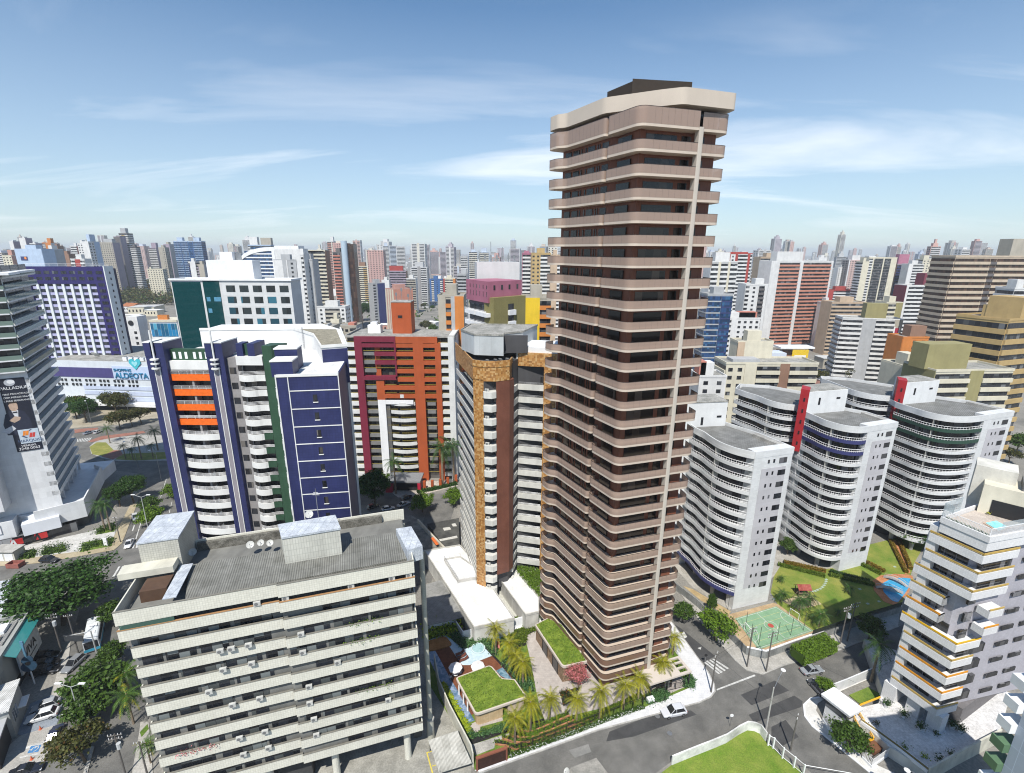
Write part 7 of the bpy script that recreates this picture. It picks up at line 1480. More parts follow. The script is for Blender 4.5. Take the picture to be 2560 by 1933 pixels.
def teal_office():
 f=Fr((-119.3,173),(-77.4,173));zt=70.2;WB=paint((.63,.64,.64),.5,.06,(3.6,1.9,.02),.82);TE=plain((.005,.05,.055),.04,0,.6);GL=glass((.014,.02,.022),.08,3.0,.22,3.8,(.03,.14,.20),.06)
 T=thing('office_building','white panelled office building with a dark teal glass corner','office building',(-98,182,0));b=MB();f.box(b,0,f.L,-8,0,0,zt-.6);ob('wall',b,WB,T)
 b=MB();f.box(b,.4,10.4,0,.12,44,zt-1.1);ob('glass_wall',b,TE,T);b=MB();f.box(b,11.2,16.9,0,.12,20,zt-.4);ob('glass_wall',b,TE,T)
 for u,z in((11.8,62.4),(14.4,62.4),(11.8,58.4)):b=MB();f.box(b,u,u+(2.4 if u>13 else 1.3),.12,.2,z,z+1.5);ob('pale_pane',b,plain((.10,.28,.42),.1),T)
 wins=[]
 for k in range(8):
  for c in range(5):bb=MB();u=19.1+c*4.68;z=zt-4.5-3.85*k;f.box(bb,u,u+3.1,-.05,.07,z,z+2.25);wins.append(bb)
 emit(wins,'window',GL,T);b=MB();b.strip([f.p(-.2,.2),f.p(f.L+.2,.2),f.p(f.L+.2,-8.2),f.p(-.2,-8.2)],zt-.6,zt,.5,True);ob('roof_parapet',b,M_WHITE,T);b=MB();f.box(b,.4,f.L-.4,-7.6,-.5,zt-.6,zt-.4);ob('roof',b,M_ROOFW,T)
 b=MB();f.box(b,12.2,28.4,-7.4,-2,zt-.5,zt+6.2);h_=ob('plant_room',b,M_WHITE,T);b=MB();f.box(b,16.2,20.6,-7,-4,zt+6.2,zt+9);ob('roof_box',b,M_WHITE,h_);b=MB();f.box(b,20.6,22.8,-6,-5.8,zt+6.2,zt+8.8);ob('mesh_screen',b,M_METAL,h_)
teal_office()
# middle
def arched_office():
 x0,y0,z0=Vp(m3(150,310),560);x1,y1,z1=Vp(m3(470,150),560);f=Fr((x0,y0),(x1,y1));H=z1-z0
 T=thing('office_tower','blue glass office tower under a big white quarter arch','office tower',(x1-20,y1+10,0));wins=[]
 b=MB();f.box(b,f.L*.25,f.L*1.0,-18,-.5,0,z0+H*.62);ob('wall',b,P_('l'),T)
 for k in range(15):
  z=z1-4.0-4.0*k;q=max(0.0,min(1,(z-z0)/H));ul=f.L*(1-sqrt(max(0,1-q*q)))*.95 if z>z0 else 0
  b=MB();f.box(b,ul+1.2,f.L,-16,.3,z,z+1.3);ob('floor_band',b,M_WHITE,T);b=MB();f.box(b,ul+1.6,f.L-.3,-15.5,0,z+1.3,z+4.0);ob('window',b,G_BLU,T)
 n=14;P=[(f.L*(1-cos(pi/2*k/n)),z0+H*sin(pi/2*k/n))for k in range(n+1)];b=MB()
 for k in range(n):(ua,za),(ub,zb_)=P[k],P[k+1];w_=4.2;b.hexa([(*f.p(ua,.8),za-w_),(*f.p(ub,.8),zb_-w_),(*f.p(ub,-16),zb_-w_),(*f.p(ua,-16),za-w_),(*f.p(ua,.8),za),(*f.p(ub,.8),zb_),(*f.p(ub,-16),zb_),(*f.p(ua,-16),za)])
 ob('arch',b,M_WHITE,T);b=MB();f.box(b,f.L-.2,f.L+3,-16,.9,0,z1);ob('mast_wall',b,M_WHITE,T)
 b=MB()
 for a,c in(((f.L+3,z1-3),(f.L+18,z1-22)),((f.L+18,z1-3),(f.L+3,z1-22)),((f.L+3,z1-22),(f.L+18,z1-40))):b.tube([(*f.p(a[0],.5),a[1]),(*f.p(c[0],.5),c[1])],.9,5)
 ob('bracing',b,M_WHITE,T);b=MB();f.box(b,f.L+3,f.L+19,-14,-.5,0,z1-1);ob('glass_wall',b,G_BLU,T);b=MB();f.box(b,f.L+3,f.L+30,-15,.5,z1-4,z1+1.5);ob('roof_beam',b,M_WHITE,T)
arched_office()
tower('white block with a long flat roof line behind the arched tower',m3(235,135),m3(460,128),640,'bw','bw','l',D=20,top=[(.05,.4,10,'w'),(.55,1.0,9,'q')])
tower('grey and white tower with punched windows, tall white fin on its right',m3(490,285),m3(712,277),355,'sw1.6 sg.7 sw.2 wg1.6','','g',D=14)
tower('plain tall white fin between two grey window walls',m3(712,226),m3(786,226),345,'sw1.4 wq.8','sw','w',D=22)
tower('grey window wall right of the tall white fin',m3(786,276),m3(874,275),352,'wg','sg','g',D=14)
tower('white building with a terracotta edged roof terrace behind the white fin',m3(500,180),m3(755,176),400,'sw','sw','w',D=16,top=[(.1,.45,-1.5,'f')])
tower('cream banded apartment tower with a terracotta roof strip and brown flank',m3(762,182),m3(1000,186),415,'bc','sb1','c',D=20,top=[(.05,.95,-3,'f',0)],topc='c')
TB_,fB_,zB_=tower('dark tower of rust brown balconies beside a pale blue cylinder',cs(615,228),cs(745,225),500,'bf.8 sd.25','sd','d',D=18)
b=MB();x,y=fB_.p(fB_.L+2.2,-1.2);b.cyl(x,y,8,zB_+11,3.0,20);ob('blue_cylinder',b,paint((.42,.52,.60),.35,.06),TB_);b=MB();b.cyl(x,y,0,8,4.4,20);ob('drum_base',b,P_('g'),TB_);b=MB();fB_.box(b,fB_.L+5,fB_.L+11,-14,-3,0,zB_+8);ob('dark_wing',b,G_BRN,TB_)
tower('pale pink and white slim tower behind the cylinder tower',m3(1022,95),m3(1085,92),900,'bp1 bw.6','sw','w',D=22,top=[(.5,.9,8,'w')])
tower('low white block with small windows and long balconies below the cylinder tower',cs(400,982),cs(790,985),350,'ww.7 bq1.4 ww.5','ww','w',D=14,top=[(.25,.7,4,'w')])
tower('little pale yellow stair block before the low white block',cs(588,1160),cs(706,1152),330,'sc','','c',D=8,top=[])
tower('stepped grey white block between the navy and maroon towers',cs(385,1262),cs(620,1255),240,'bg.6 wq.6','','q',D=14,top=[(.5,.6,1,'g')])
tower('grey white block with a red tiled roof corner behind the maroon tower',cs(650,1250),cs(940,1248),260,'bq1 wq.7 bq.8','sg','q',D=14,top=[(.55,.85,1.4,'f')])
tower('broad cream tower patched with rust and ochre squares',m4(156,322),m4(364,318),760,'bc.2 bf.35 bc.5 be.35 bc.3','sv','c',D=20,top=[(.4,.7,6,'b'),(.85,1,5,'e')])
tower('grey stepped tower with a navy square on its top',m4(386,486),m4(512,512),520,'bg.35 sg.2 sn1','wn','g',D=14,dY=10)
tower('pale salmon tower with cream ribs, corner towards the viewer',m4(516,547),m4(602,572),455,'sc.2 sp.15 sc.2 sp.15 sc.2 sp.15 sc.2','sa','p',dY=-12,D=26)
tower('dusty red balcony tower with a bright red roof house',m4(557,368),m4(734,372),640,'bs','sb','s',D=18,top=[(.0,.8,6.5,'r')])
tower('royal blue tower with a white balcony grid',m4(902,458),m4(1118,455),780,'bu.4 su.1 wu.5 su.1 bw.3 su.12 wu.5 su.1 bw.3','su','u',D=16,top=[(.55,.75,5,'u')])
tower('cream balcony tower with red and orange edges',m4(1125,452),m4(1250,448),640,'sr.2 bc1 so.25','so','c',D=16)
tower('grey balcony building left of the pink crowned tower',m5(178,408),m5(276,402),460,'bg','sg','g',D=16,top=[(.4,1,5,'g')])
tower('white and navy striped low block beyond the pink salmon tower',m4(735,446),m4(835,450),640,'bq','sw','w',D=16)
tower('white terraced block with wavy floors beyond the red roofed tower',m4(780,368),m4(890,362),760,'bw','sw','w',D=18)
tower('white house block with a square emblem wall',m4(478,468),m4(556,466),620,'sw','sw','w',D=14)
tower('dark white striped block behind the emblem wall',m4(420,372),m4(500,370),760,'bw','sq','d',D=16)
def pink_crown():
 A,B_,C_=Vp(cp(475,615),136)[:2],Vp(cp(775,645),125)[:2],Vp(cp(1248,640),133)[:2];zt=72.5;PK=paint((.36,.13,.19),.6,.15);OL=paint((.24,.21,.085),.6,.14,(.3,.3,.015),.85);WB=M_WHITE
 l,r=Fr(A,B_),Fr(B_,C_);T=thing('apartment_tower','apartment tower with a pink crown, olive side and white rounded balconies','apartment tower',(*B_,0));BK=[r.p(r.L,-9),l.p(0,-9)]
 b=MB();b.prism([l.p(0,-1),l.p(l.L-1,-1),r.p(1,-1),r.p(r.L,-1)]+BK,0,zt-5.4);ob('wall',b,paint((.10,.08,.11),.5,.1),T);b=MB();b.prism([A,B_,C_]+BK,zt-5.4,zt);ob('pink_crown',b,PK,T)
 wins=[]
 for k in range(7):u=.6+k*(l.L-1.2)/6;bb=MB();l.box(bb,u-.12,u+.12,0,.06,zt-1.9,zt-1.0);wins.append(bb);bb=MB();l.box(bb,u-.08,u+.08,0,.06,zt-3.9,zt-2.6);wins.append(bb)
 for u in(.16,.38,.6,.84):bb=MB();r.box(bb,r.L*u,r.L*u+.6,0,.07,zt-2.2,zt-1.0);wins.append(bb)
 b=MB();r.box(b,.6,r.L,-2.2,1.6,0,zt-4.0);ob('olive_wall',b,OL,T)
 for k in range(14):
  z=zt-9.0-2.95*k
  for u0,u1 in((.1,l.L*.48),(l.L*.54,l.L+.2)):
   b=MB();l.box(b,u0,u1,-1,.7,z,z+1.0);p_=ob('balcony_parapet',b,WB,T);b=MB();l.rail(b,u0,u1,.65,z+1.0,.55,.04,.5);ob('railing',b,M_WHITEP,p_)
  b=MB();r.box(b,r.L*.46,r.L*.66,1.6,2.3,z+.3,z+1.6);ob('balcony_parapet',b,WB,T);bb=MB();r.box(bb,r.L*.47,r.L*.63,1.55,1.68,z+1.6,z+3.2);wins.append(bb)
  bb=MB();l.box(bb,.3,l.L-.3,-1.05,-.9,z+.4,z+2.7);wins.append(bb)
 emit(wins,'window',G_MID,T);b=MB();c=Fr(Vp(cp(625,515),141)[:2],Vp(cp(1215,515),143)[:2]);c.box(b,0,c.L,-7,0,60,zt+4.4);h_=ob('roof_house',b,paint((.60,.60,.60),.6,.12),T)
 for k in range(7):x,y=c.p(c.L*(.08+.14*k),-3);b=MB();b.cyl(x,y,zt+4.4,zt+(7.5,6,10,6.5,8.5,7,6)[k],.09,5);b.box(x-.3,x+.3,y-.2,y+.2,zt+5.2,zt+6.2);single('roof_antenna','%s antenna in the cluster above the pink crowned tower'%('leftmost','second','tallest','fourth','fifth','sixth','rightmost')[k],'antenna',b,M_METAL,'antennas on the pink crowned tower')
pink_crown()
tower('mauve topped tower with white lower bands',m5(868,184),m5(956,181),400,'bw','sk','k',D=14,top=[(.2,.8,2,'k')])
tower('tan gridded tower with white balcony bands and a blank brown flank',m5(960,186),m5(1164,182),390,'we.9 bw1','st','e',D=18,cap=60)
tower('blank brown slab between the tan gridded tower and the brown tower',m5(1164,202),m5(1262,205),385,'st1 bw.4','','t',D=16)
TY,fY,zY=tower('grey building with a bright yellow ribbed screen',cp(1250,860),cp(1660,862),165,'sq.12 sy1 bo.7','','q',D=12,name='office_building',cat='office building')
tower('pale block with orange balconies up its edge and a scaffold net',cp(80,800),cp(440,880),175,'sq.5 bo.35 sg.25 so.6','','q',D=14,name='office_building',cat='office building')
# right of the brown tower
tower('white and cream balcony tower seen right behind the brown tower',m6(60,112),m6(270,110),325,'bw1 sc.35 bw1 sc.3 bw1','sw','w',D=16,top=[(.2,.75,6,'w')])
tower('maroon framed white balcony tower behind the cream one',m6(190,48),m6(385,45),430,'sr.3 ww.5 sr.25 bw1 sr.25 bw.2','sr','w',D=20,topc='r',top=[(.1,.9,1.5,'r')])
tower('tan topped tower with white bands left of the white and salmon tower',m6(450,78),m6(595,72),470,'bw','st','t',D=18,top=[(.4,1,4,'t')])
tower('narrow white striped tower with a cream edge, far between two towers',m6(375,175),m6(448,148),520,'bw1 sc.4','sw','w',D=14)
tower('dark navy glass office block beside the brown tower',m6(30,372),m6(232,366),290,'gg.9 gn.7','gg','g',fh=3.4,gl=G_BLU,D=16,name='office_building',cat='office building')
tower('white tower with scattered square windows and a black frame line',m6(335,292),m6(508,290),345,'bw.4 ww1 bd.6 sw.3','sw','w',D=16,top=[(.5,.9,4,'w')])
tower('white tower with small windows and a terracotta roof patch',m6(188,562),m6(448,556),292,'bw.25 sw.3 ww1.4','bw','w',D=14,top=[(.05,.9,3.2,'w'),(.4,.95,3.5,'f')],cap=80)
tower('very tall white tower with salmon balcony bands in two blocks',cb_(940,296),cb_(1792,300),415,'sw.12 ba.30 sw.05 ba.42 sw.03','sw','w',D=20,dY=12,top=[(.12,.54,8,'w')],cap=60)
tower('yellow flecked white narrow tower beside the salmon banded one',m7(72,432),m7(130,440),410,'be1 bw.6','','w',D=14)
tower('sandy banded block with a square roof house',m7(128,436),m7(400,430),385,'bt','st','t',D=18,top=[(.3,.7,4,'t')])
T_,f_s,z_s=tower('white banded tower with a long crimson stripe down its corner',m7(215,545),m7(690,582),300,'bw.55 sg.35 bw.5 sq.2','bw','w',D=16,dY=-8,top=[(.4,.75,9,'v')],cap=70)
b=MB();f_s.box(b,f_s.L*.895,f_s.L*.955,.2,.45,0,z_s-5);ob('crimson_stripe',b,plain((.36,.03,.06),.5),T_);b=MB();f_s.box(b,f_s.L*.875,f_s.L*.895,.2,.4,0,z_s-4.5);f_s.box(b,f_s.L*.955,f_s.L*.972,.2,.4,0,z_s-4.5);ob('white_trim',b,M_WHITE,T_)
tower('big white banded tower with a maroon roof house',m7(722,300),m7(942,298),375,'sw.1 bw1 sw.25','sm','w',D=16,top=[(.6,1.2,9,'m',1)])
tower('slim white banded wing with a maroon edge beside the big banded tower',m7(942,298),m7(1000,300),380,'sm.4 bw.7','','w',D=14)
tower('cream tower with tall dark glass columns',m7(425,76),m7(645,80),560,'bw.3 sc.1 gd.7 sc.1 gd.5 sc.45','sc','c',D=18,top=[(.05,.3,2,'w')])
tower('plain cream slab left of the dark glass columns',m7(372,112),m7(424,110),540,'sc','bw','c',D=14)
tower('tower with a mauve cap and purple balcony block',m7(645,130),m7(745,128),580,'bn.6 bw.1 sb.5','sb','s',D=16,top=[(.2,1,11,'k')])
tower('white tower with paired window bands right of the mauve cap',m7(740,130),m7(855,128),560,'sw.4 bw1','sw','w',D=14)
tower('pale cream tower right of the paired window bands',m7(852,92),m7(935,90),640,'wc','bw','c',D=16,top=[(.2,.7,5,'c')])
tower('low maroon and white block before the dark glass columns',m7(98,332),m7(316,338),560,'sr.3 bw1 sr.2','sr','r',D=14)
tower('white tower with a purple window face and a sloping cap',m7(178,160),m7(268,152),760,'wk.5 bw.5','sw','w',D=14,top=[(.3,.9,4,'w')])
tower('pale green cream block with rounded floors and an olive edge',m7(560,442),m7(692,428),330,'bc1 sv.7','sc','c',D=14)
tower('orange and dark red block with small balconies',m7(690,722),m7(900,700),245,'so.5 wg.45 wm.6','so','o',D=14,top=[(.4,1.0,5.5,'b')])
tower('wide dark brown tower with pale horizontal bands',m8(258,40),m8(640,46),262,'bh1 bd.18 bh1','bh','h',D=20,gl=G_BRN,top=[(.78,1.2,9,'q')],cap=60)
tower('white banded tower peeking out at the right edge behind the olive office',m8(550,200),m8(640,205),225,'bw','bw','w',D=12)
TO,fO,zO=tower('olive brown stepped office block with black window bands',m8(262,335),m8(520,362),178,'be','','e',fh=3.7,D=26,dY=-14,name='office_building',cat='office building',top=[(.35,1.0,7.5,'e',6)])
tower('olive brown wing of the stepped office block at the right edge',m8(520,362),m8(700,345),164,'be','','e',fh=3.7,D=20,dY=6,name='office_building',cat='office building')
tower('cream and olive apartment block behind the wavy blocks',m8(160,610),m8(545,606),150,'bc.8 sv.3 bc.7','sv','c',D=16,dY=2,top=[(-.05,.5,8,'v',3)])
tower('cream block with olive edge left of the cream and olive block',m8(0,590),m8(130,590),165,'bc','sc','c',D=14)
tower('tall cream stair block rising from the cream apartments',cr(495,652),cr(705,672),182,'st.25 sc1','','c',D=9,top=[])
tower('cream apartments with salmon piers behind the first wavy block',cr(425,782),cr(975,802),172,'wc.4 sc.25 bc.5 sb.2 bc.6','bc','c',D=14,cap=60,top=[(.1,.4,1,'g')])
tower('grey white small block between the brown tower and the cream apartments',cr(262,872),cr(425,868),165,'wg','','w',D=12,top=[(.1,.6,4.5,'w'),(.05,.3,4.9,'f')])
# shops and a filling station on the avenue behind
for(a,c,Y,h_,col,lb)in((m6(530,835),m6(655,850),250,None,'l','white shop with a painted computer name'),(m6(610,788),m6(880,800),300,None,'w','white filling station canopy')):
 (x0,y0,z0),(x1,y1,z1)=Vp(a,Y),Vp(c,Y);f=Fr((x0,y0),(x1,y1));t=thing('shop',lb+' below the salmon tower','shop',(x0,y0,0));b=MB()
 if col=='l':f.box(b,0,f.L,-8,0,0,z0);ob('wall',b,paint((.55,.60,.68),.6,.05),t);text('lettering','byte',4.5,(*f.p(f.L*.5,.2),z0-4.5),(*f.u,0),(0,0,1),plain((.02,.03,.09)),t,.1)
 else:f.box(b,0,f.L,-9,0,z0-1,z0);ob('canopy',b,M_WHITE,t);[ob('column',q,M_WHITE,t)for q in[(lambda bb:(bb.cyl(*f.p(u,-4),0,z0-1,.4,8),bb)[1])(MB())for u in(3,f.L-3)]];b=MB();f.box(b,f.L*.35,f.L*.82,.1,.5,z0-9,z0-1.5);ob('yellow_sign',b,plain(CO['y']),t);b=MB();f.box(b,f.L*.42,f.L*.75,.5,.6,z0-6.2,z0-5);ob('sign_band',b,M_WHITE,t);b=MB();f.box(b,2,f.L-2,-8.5,-3,0,z0-3);ob('kiosk',b,P_('b'),t)
 # the blue glass shop and its emblem tower below the park
(x0,y0,z0),(x1,y1,z1)=Vp(co(-40,1190),300),Vp(co(345,1190),300);f=Fr((x0,y0),(x1,y1));t=thing('shop','blue glass fronted shop with a white roof below the park','shop',(x0,y0,0));b=MB();f.box(b,0,f.L,-14,0,0,z0);ob('wall',b,M_WHITE,t);b=MB();f.box(b,.5,f.L-.5,0,.2,z0-9,z0-.8);ob('glass_wall',b,glass((.01,.11,.22),.06,2.2,.3,4,(.08,.35,.50),.15,(.3,.4,.45)),t);b=MB();f.box(b,0,f.L,-14,.3,z0,z0+1.2);ob('roof',b,P_('c'),t);b=MB();f.box(b,f.L*.25,f.L*.6,-4,-2,z0+1.2,z0+4);ob('orange_roof_sign',b,plain(CO['o']),t)
(x0,y0,z0),(x1,y1,z1)=Vp(ch(1735,1115),305),Vp(ch(1888,1120),305);f=Fr((x0,y0),(x1,y1));t=thing('sign_tower','white stair tower with a round dark emblem below the park','sign tower',(x0,y0,0));b=MB();f.box(b,0,f.L,-8,0,0,z0);ob('wall',b,P_('w'),t);b=MB();x,y=f.p(f.L*.38,.1);b.tube([(x,y,z0-4),(x,y-.3,z0-4)],1.6,16);ob('emblem',b,M_DARK,t)
for k in range(3):b=MB();f.box(b,f.L*.5,f.L*.75,-.1,.1,z0-11-3.4*k,z0-9.3-3.4*k);ob('window',b,M_CARGL,t)
# far towers, houses, trees: each its own object
FARM={}
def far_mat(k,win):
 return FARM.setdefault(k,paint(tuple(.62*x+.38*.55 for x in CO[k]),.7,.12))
FR=random.Random(21)
CN=dict(w='white',c='cream',g='grey',b='brown',t='tan',r='brick red',m='maroon',p='pale pink',o='orange',l='pale blue',s='mauve grey',d='dark',v='olive',q='stone coloured',f='terracotta',e='ochre',k='rose',a='salmon')
used=set()
LAND=[(-1.05,'left of the pale blue windowless block'),(-.95,'above the hotel roof'),(-.83,'behind the striped stone slab'),(-.70,'beyond the park, behind the plum flanked tower'),(-.60,'behind the light blue grid tower'),(-.50,'left of the arched tower'),(-.42,'behind the white quarter arch'),(-.34,'behind the terracotta roofed cream tower'),(-.26,'right of the cylinder tower'),(-.18,'above the salmon ribbed tower'),(-.10,'above the dusty red balcony tower'),(-.02,'above the royal blue tower'),(.08,'left of the pink crowned tower'),(.40,'right beside the brown tower'),(.50,'behind the maroon framed tower'),(.60,'behind the salmon banded tower'),(.72,'left of the dark glass columns'),(.84,'behind the mauve cap'),(.93,'right of the pale cream tower'),(1.1,'behind the wide dark brown tower')]
def land(x,y):
 q=x/y;return min(LAND,key=lambda t:abs(t[0]-q))[1]
def far_tower(x,y,W_,D,H,base,band,style,acc,roof):
 f=Fr((x-W_/2,y),(x+W_/2,y+FR.uniform(-.25,.25)*W_));b=MB();b.mi=0;f.box(b,0,f.L,-D,0,0,H)
 sgn=x<0;g=Fr(f.p(f.L,0),f.p(f.L,-D))if sgn else Fr(f.p(0,-D),f.p(0,0));nf=int(H/3.05)
 for k in range(1,nf):
  z=H-3.05*k-.6
  if style==0:b.mi=2;f.box(b,f.L*.04,f.L*.96,-.1,.12,z+1.35,z+2.75);b.mi=1;f.box(b,f.L*.04,f.L*.96,-.1,.5,z,z+1.3)
  elif style==1:
   b.mi=2;f.box(b,f.L*.06,f.L*.40,-.1,.12,z+1.3,z+2.7);f.box(b,f.L*.62,f.L*.95,-.1,.12,z+1.3,z+2.7);b.mi=1;f.box(b,f.L*.06,f.L*.40,-.1,.5,z,z+1.25);f.box(b,f.L*.62,f.L*.95,-.1,.5,z,z+1.25)
  else:
   b.mi=2;n=max(2,int(f.L/4))
   for q in range(n):c=f.L*(q+.5)/n;f.box(b,c-.9,c+.9,-.1,.12,z+1.2,z+2.5)
  b.mi=2;g.box(b,g.L*.2,g.L*.45,-.1,.12,z+1.3,z+2.6);g.box(b,g.L*.62,g.L*.82,-.1,.12,z+1.3,z+2.6)
 b.mi=3
 if style==1:f.box(b,f.L*.43,f.L*.59,-.1,.8,0,H+1.5)
 if style==2:f.box(b,0,f.L*.07,-D,.4,0,H+1)
 b.mi=0 if roof!=2 else 3
 if roof:f.box(b,f.L*.25,f.L*.75,-D*.8,-D*.2,H,H+FR.choice((3.5,5,7)))
 if roof==3:f.box(b,f.L*.4,f.L*.6,-D*.6,-D*.3,H,H+11)
 hn='very tall' if H>96 else 'tall' if H>76 else 'medium high' if H>56 else 'low'
 sn=('with %s balcony bands'%CN[band],'with a %s centre strip'%CN[acc],'with small windows and a %s edge'%CN[acc])[style];rn=('flat roofed','with a roof house','with a coloured roof house','with a stepped top')[roof]
 for lb in(f'{hn} {CN[base]} tower {sn}, {land(x,y)}',f'{hn} {CN[base]} {"slim" if W_ < 17 else "wide"} tower {sn}, {land(x,y)}',f'{"slim" if W_ < 17 else "wide"} {CN[base]} tower {rn}, {sn}, {land(x,y)}',f'{"nearer" if y < 1300 else "hazy distant"} {hn} {CN[base]} tower {rn}, {land(x,y)}'):
  if lb not in used and len(lb.split())<=16:break
 lb=' '.join(lb.split()[:16])
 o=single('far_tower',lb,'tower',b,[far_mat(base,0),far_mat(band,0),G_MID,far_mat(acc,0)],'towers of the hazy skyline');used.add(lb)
spots_=[]
def free(x,y,r):
 for X,Y,R in spots_:
  if abs(x-X)<(r+R)*.62 and abs(y-Y)<40:return False
 return True
 # the ones one can pick out on the skyline: (crop, left top, right top, distance, colours, style)
for a,c,Y,ba,bd,st_,ac in((m4(172,72),m4(252,45),1150,'w','a',1,'a'),(m4(318,165),m4(400,150),1300,'c','c',0,'c'),(m4(428,95),m4(485,92),1000,'w','b',2,'b'),(m4(490,108),m4(550,105),1200,'l','w',0,'l'),(m4(560,105),m4(630,102),1250,'w','l',0,'l'),(m4(632,118),m4(718,110),1150,'w','w',0,'g'),(m4(788,82),m4(932,88),1050,'w','w',1,'c'),(m4(955,172),m4(1088,165),1700,'a','s',0,'s'),(m4(1092,170),m4(1150,168),1350,'s','s',0,'d'),(m4(1150,132),m4(1242,118),1200,'s','w',1,'w'),(m5(300,168),m5(395,165),820,'l','c',0,'c'),(m5(408,172),m5(515,170),900,'l','c',0,'c'),(m5(602,142),m5(672,128),1400,'s','w',2,'w'),(m5(548,226),m5(630,224),850,'f','w',1,'b'),(m5(735,135),m5(838,132),1300,'w','s',0,'s'),(m5(840,150),m5(902,148),1500,'g','g',0,'g'),(m5(920,112),m5(1000,110),1500,'w','s',1,'s'),(m5(1045,112),m5(1122,110),1600,'t','l',0,'l'),(m5(530,172),m5(585,170),1300,'w','w',0,'w'),(m5(152,145),m5(205,148),1500,'t','w',0,'t'),(m5(215,215),m5(290,212),900,'w','w',0,'g'),(m7(1,110),m7(145,108),900,'w','g',0,'w'),(m7(165,70),m7(232,72),1100,'g','g',0,'g'),(m7(280,88),m7(322,90),1300,'l','w',0,'l'),(m6(430,62),m6(520,52),900,'s','w',1,'g')):
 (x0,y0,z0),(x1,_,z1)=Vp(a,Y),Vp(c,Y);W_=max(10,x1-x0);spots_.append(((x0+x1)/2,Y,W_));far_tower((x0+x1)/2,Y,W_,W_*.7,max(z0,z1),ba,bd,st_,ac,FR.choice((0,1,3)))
n=0;tries=0
while n<270 and tries<9000:
 tries+=1;Y=700+3300*FR.random()**1.25;X=FR.uniform(-1.08,1.1)*Y;W_=FR.uniform(13,26)
 if not free(X,Y,W_)or(Y<1100 and-.86*Y<X<-.5*Y)or(Y<760 and.0*Y<X<.1*Y):continue
 H=min(128,max(26,FR.gauss(58 if Y<1300 else 90,20)));spots_.append((X,Y,W_));n+=1
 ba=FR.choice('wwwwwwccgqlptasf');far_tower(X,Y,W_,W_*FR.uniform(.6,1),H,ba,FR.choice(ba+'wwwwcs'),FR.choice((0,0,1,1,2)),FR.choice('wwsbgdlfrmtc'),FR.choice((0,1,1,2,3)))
 # low houses between the towers
RT=[ground_mat('clay_tiles',(.34,.12,.05),(.48,.20,.10),.8,5,grid=(.4,5,0,.05),grout=.7),ground_mat('pale_sheet_roof',(.42,.42,.41),(.62,.62,.61),.3,3),ground_mat('grey_sheet_roof',(.22,.22,.22),(.34,.34,.33),.3,3),M_WHITE,ground_mat('rust_roof',(.24,.12,.08),(.34,.20,.14),.6,4)]
WL_=[P_('w'),P_('c'),P_('q'),P_('p')]
def house(x,y,w_,d,h,rot,rt,wl,lb):
 b=MB();f=Fr((x-w_/2*cos(rot),y-w_/2*sin(rot)),(x+w_/2*cos(rot),y+w_/2*sin(rot)))
 b.mi=0;f.box(b,0,f.L,-d,0,0,h);b.mi=1
 if rt in(0,4):
  P=[f.p(-.4,.4),f.p(f.L+.4,.4),f.p(f.L+.4,-d-.4),f.p(-.4,-d-.4)];m0,m1_=f.p(-.4,-d/2),f.p(f.L+.4,-d/2);rh=h+d*.22
  b.quad((*P[0],h),(*P[1],h),(*m1_,rh),(*m0,rh));b.quad((*P[2],h),(*P[3],h),(*m0,rh),(*m1_,rh));b.tri((*P[3],h),(*P[0],h),(*m0,rh));b.tri((*P[1],h),(*P[2],h),(*m1_,rh))
 else:f.box(b,-.3,f.L+.3,-d-.3,.3,h,h+.4)
 b.mi=2
 for q in range(int(w_/4)):f.box(b,1+q*4,2.6+q*4,-.05,.07,h*.35,h*.7)
 return single('house',lb,'house',b,[WL_[wl],RT[rt],M_CARGL],'low houses between the towers')
HN=('clay tiled house','pale flat roofed house','grey sheet roofed shed','white roofed building','rust red roofed house');HW=('white','cream','stone','pinkish')
hk={}
def lhouse(X,Y,s=1.0):
 rt,wl=FR.choice((0,0,1,1,2,3,3,4)),FR.choice((0,0,1,2,3));big=FR.random()<.25;w_,d,h=FR.uniform(9,15)*s*(1.6 if big else 1),FR.uniform(8,14)*s,FR.choice((3.5,4,6.5,7,9))
 q='at the foot of the towers '+land(X,Y);base=f'{"wide" if big else "small"} {HW[wl]} walled {HN[rt]} {q}';c=hk.get(base,0);hk[base]=c+1
 lb=base if c==0 else f'{("another","third","fourth","fifth","sixth","further")[min(c-1,5)]} {base}'
 house(X,Y,w_,d,h,FR.uniform(-.4,.4),rt,wl,' '.join(lb.split()[:16]))
for k in range(150):
 Y=FR.uniform(240,900);X=FR.uniform(-.55,.12)*Y if k<95 else FR.uniform(.42,1.0)*Y
 if any(abs(X-a)<14 and abs(Y-c)<14 for a,c in[(q['x'],q['y'])for q in HS])if(HS:=globals().setdefault('HSL',[]))else False:continue
 HS.append(dict(x=X,y=Y));lhouse(X,Y)
for p,s in(((1750,985),1.4),((1950,1020),2.2),((1790,1105),1.0),((2060,980),1.2),((1830,1480),1.6),((2160,860),.9),((2080,1040),1.1)):X,Y=W(ch(*p),6);lhouse(X,Y,s)
b=MB()
for k in range(2600):
 Y=900+5200*FR.random()**1.3;X=FR.uniform(-1.15,1.15)*Y;s=FR.uniform(5,16);b.mi=FR.choice((0,0,1,2,3));b.box(X-s/2,X+s/2,Y-s/2,Y+s/2,0,FR.choice((3,4,6,8,12,18)))
o=ob('low_rise_city',b,[M_WHITE,RT[0],RT[1],P_('q')]);o['kind']='stuff';o['label']='sea of low roofs reaching to the hazy horizon'
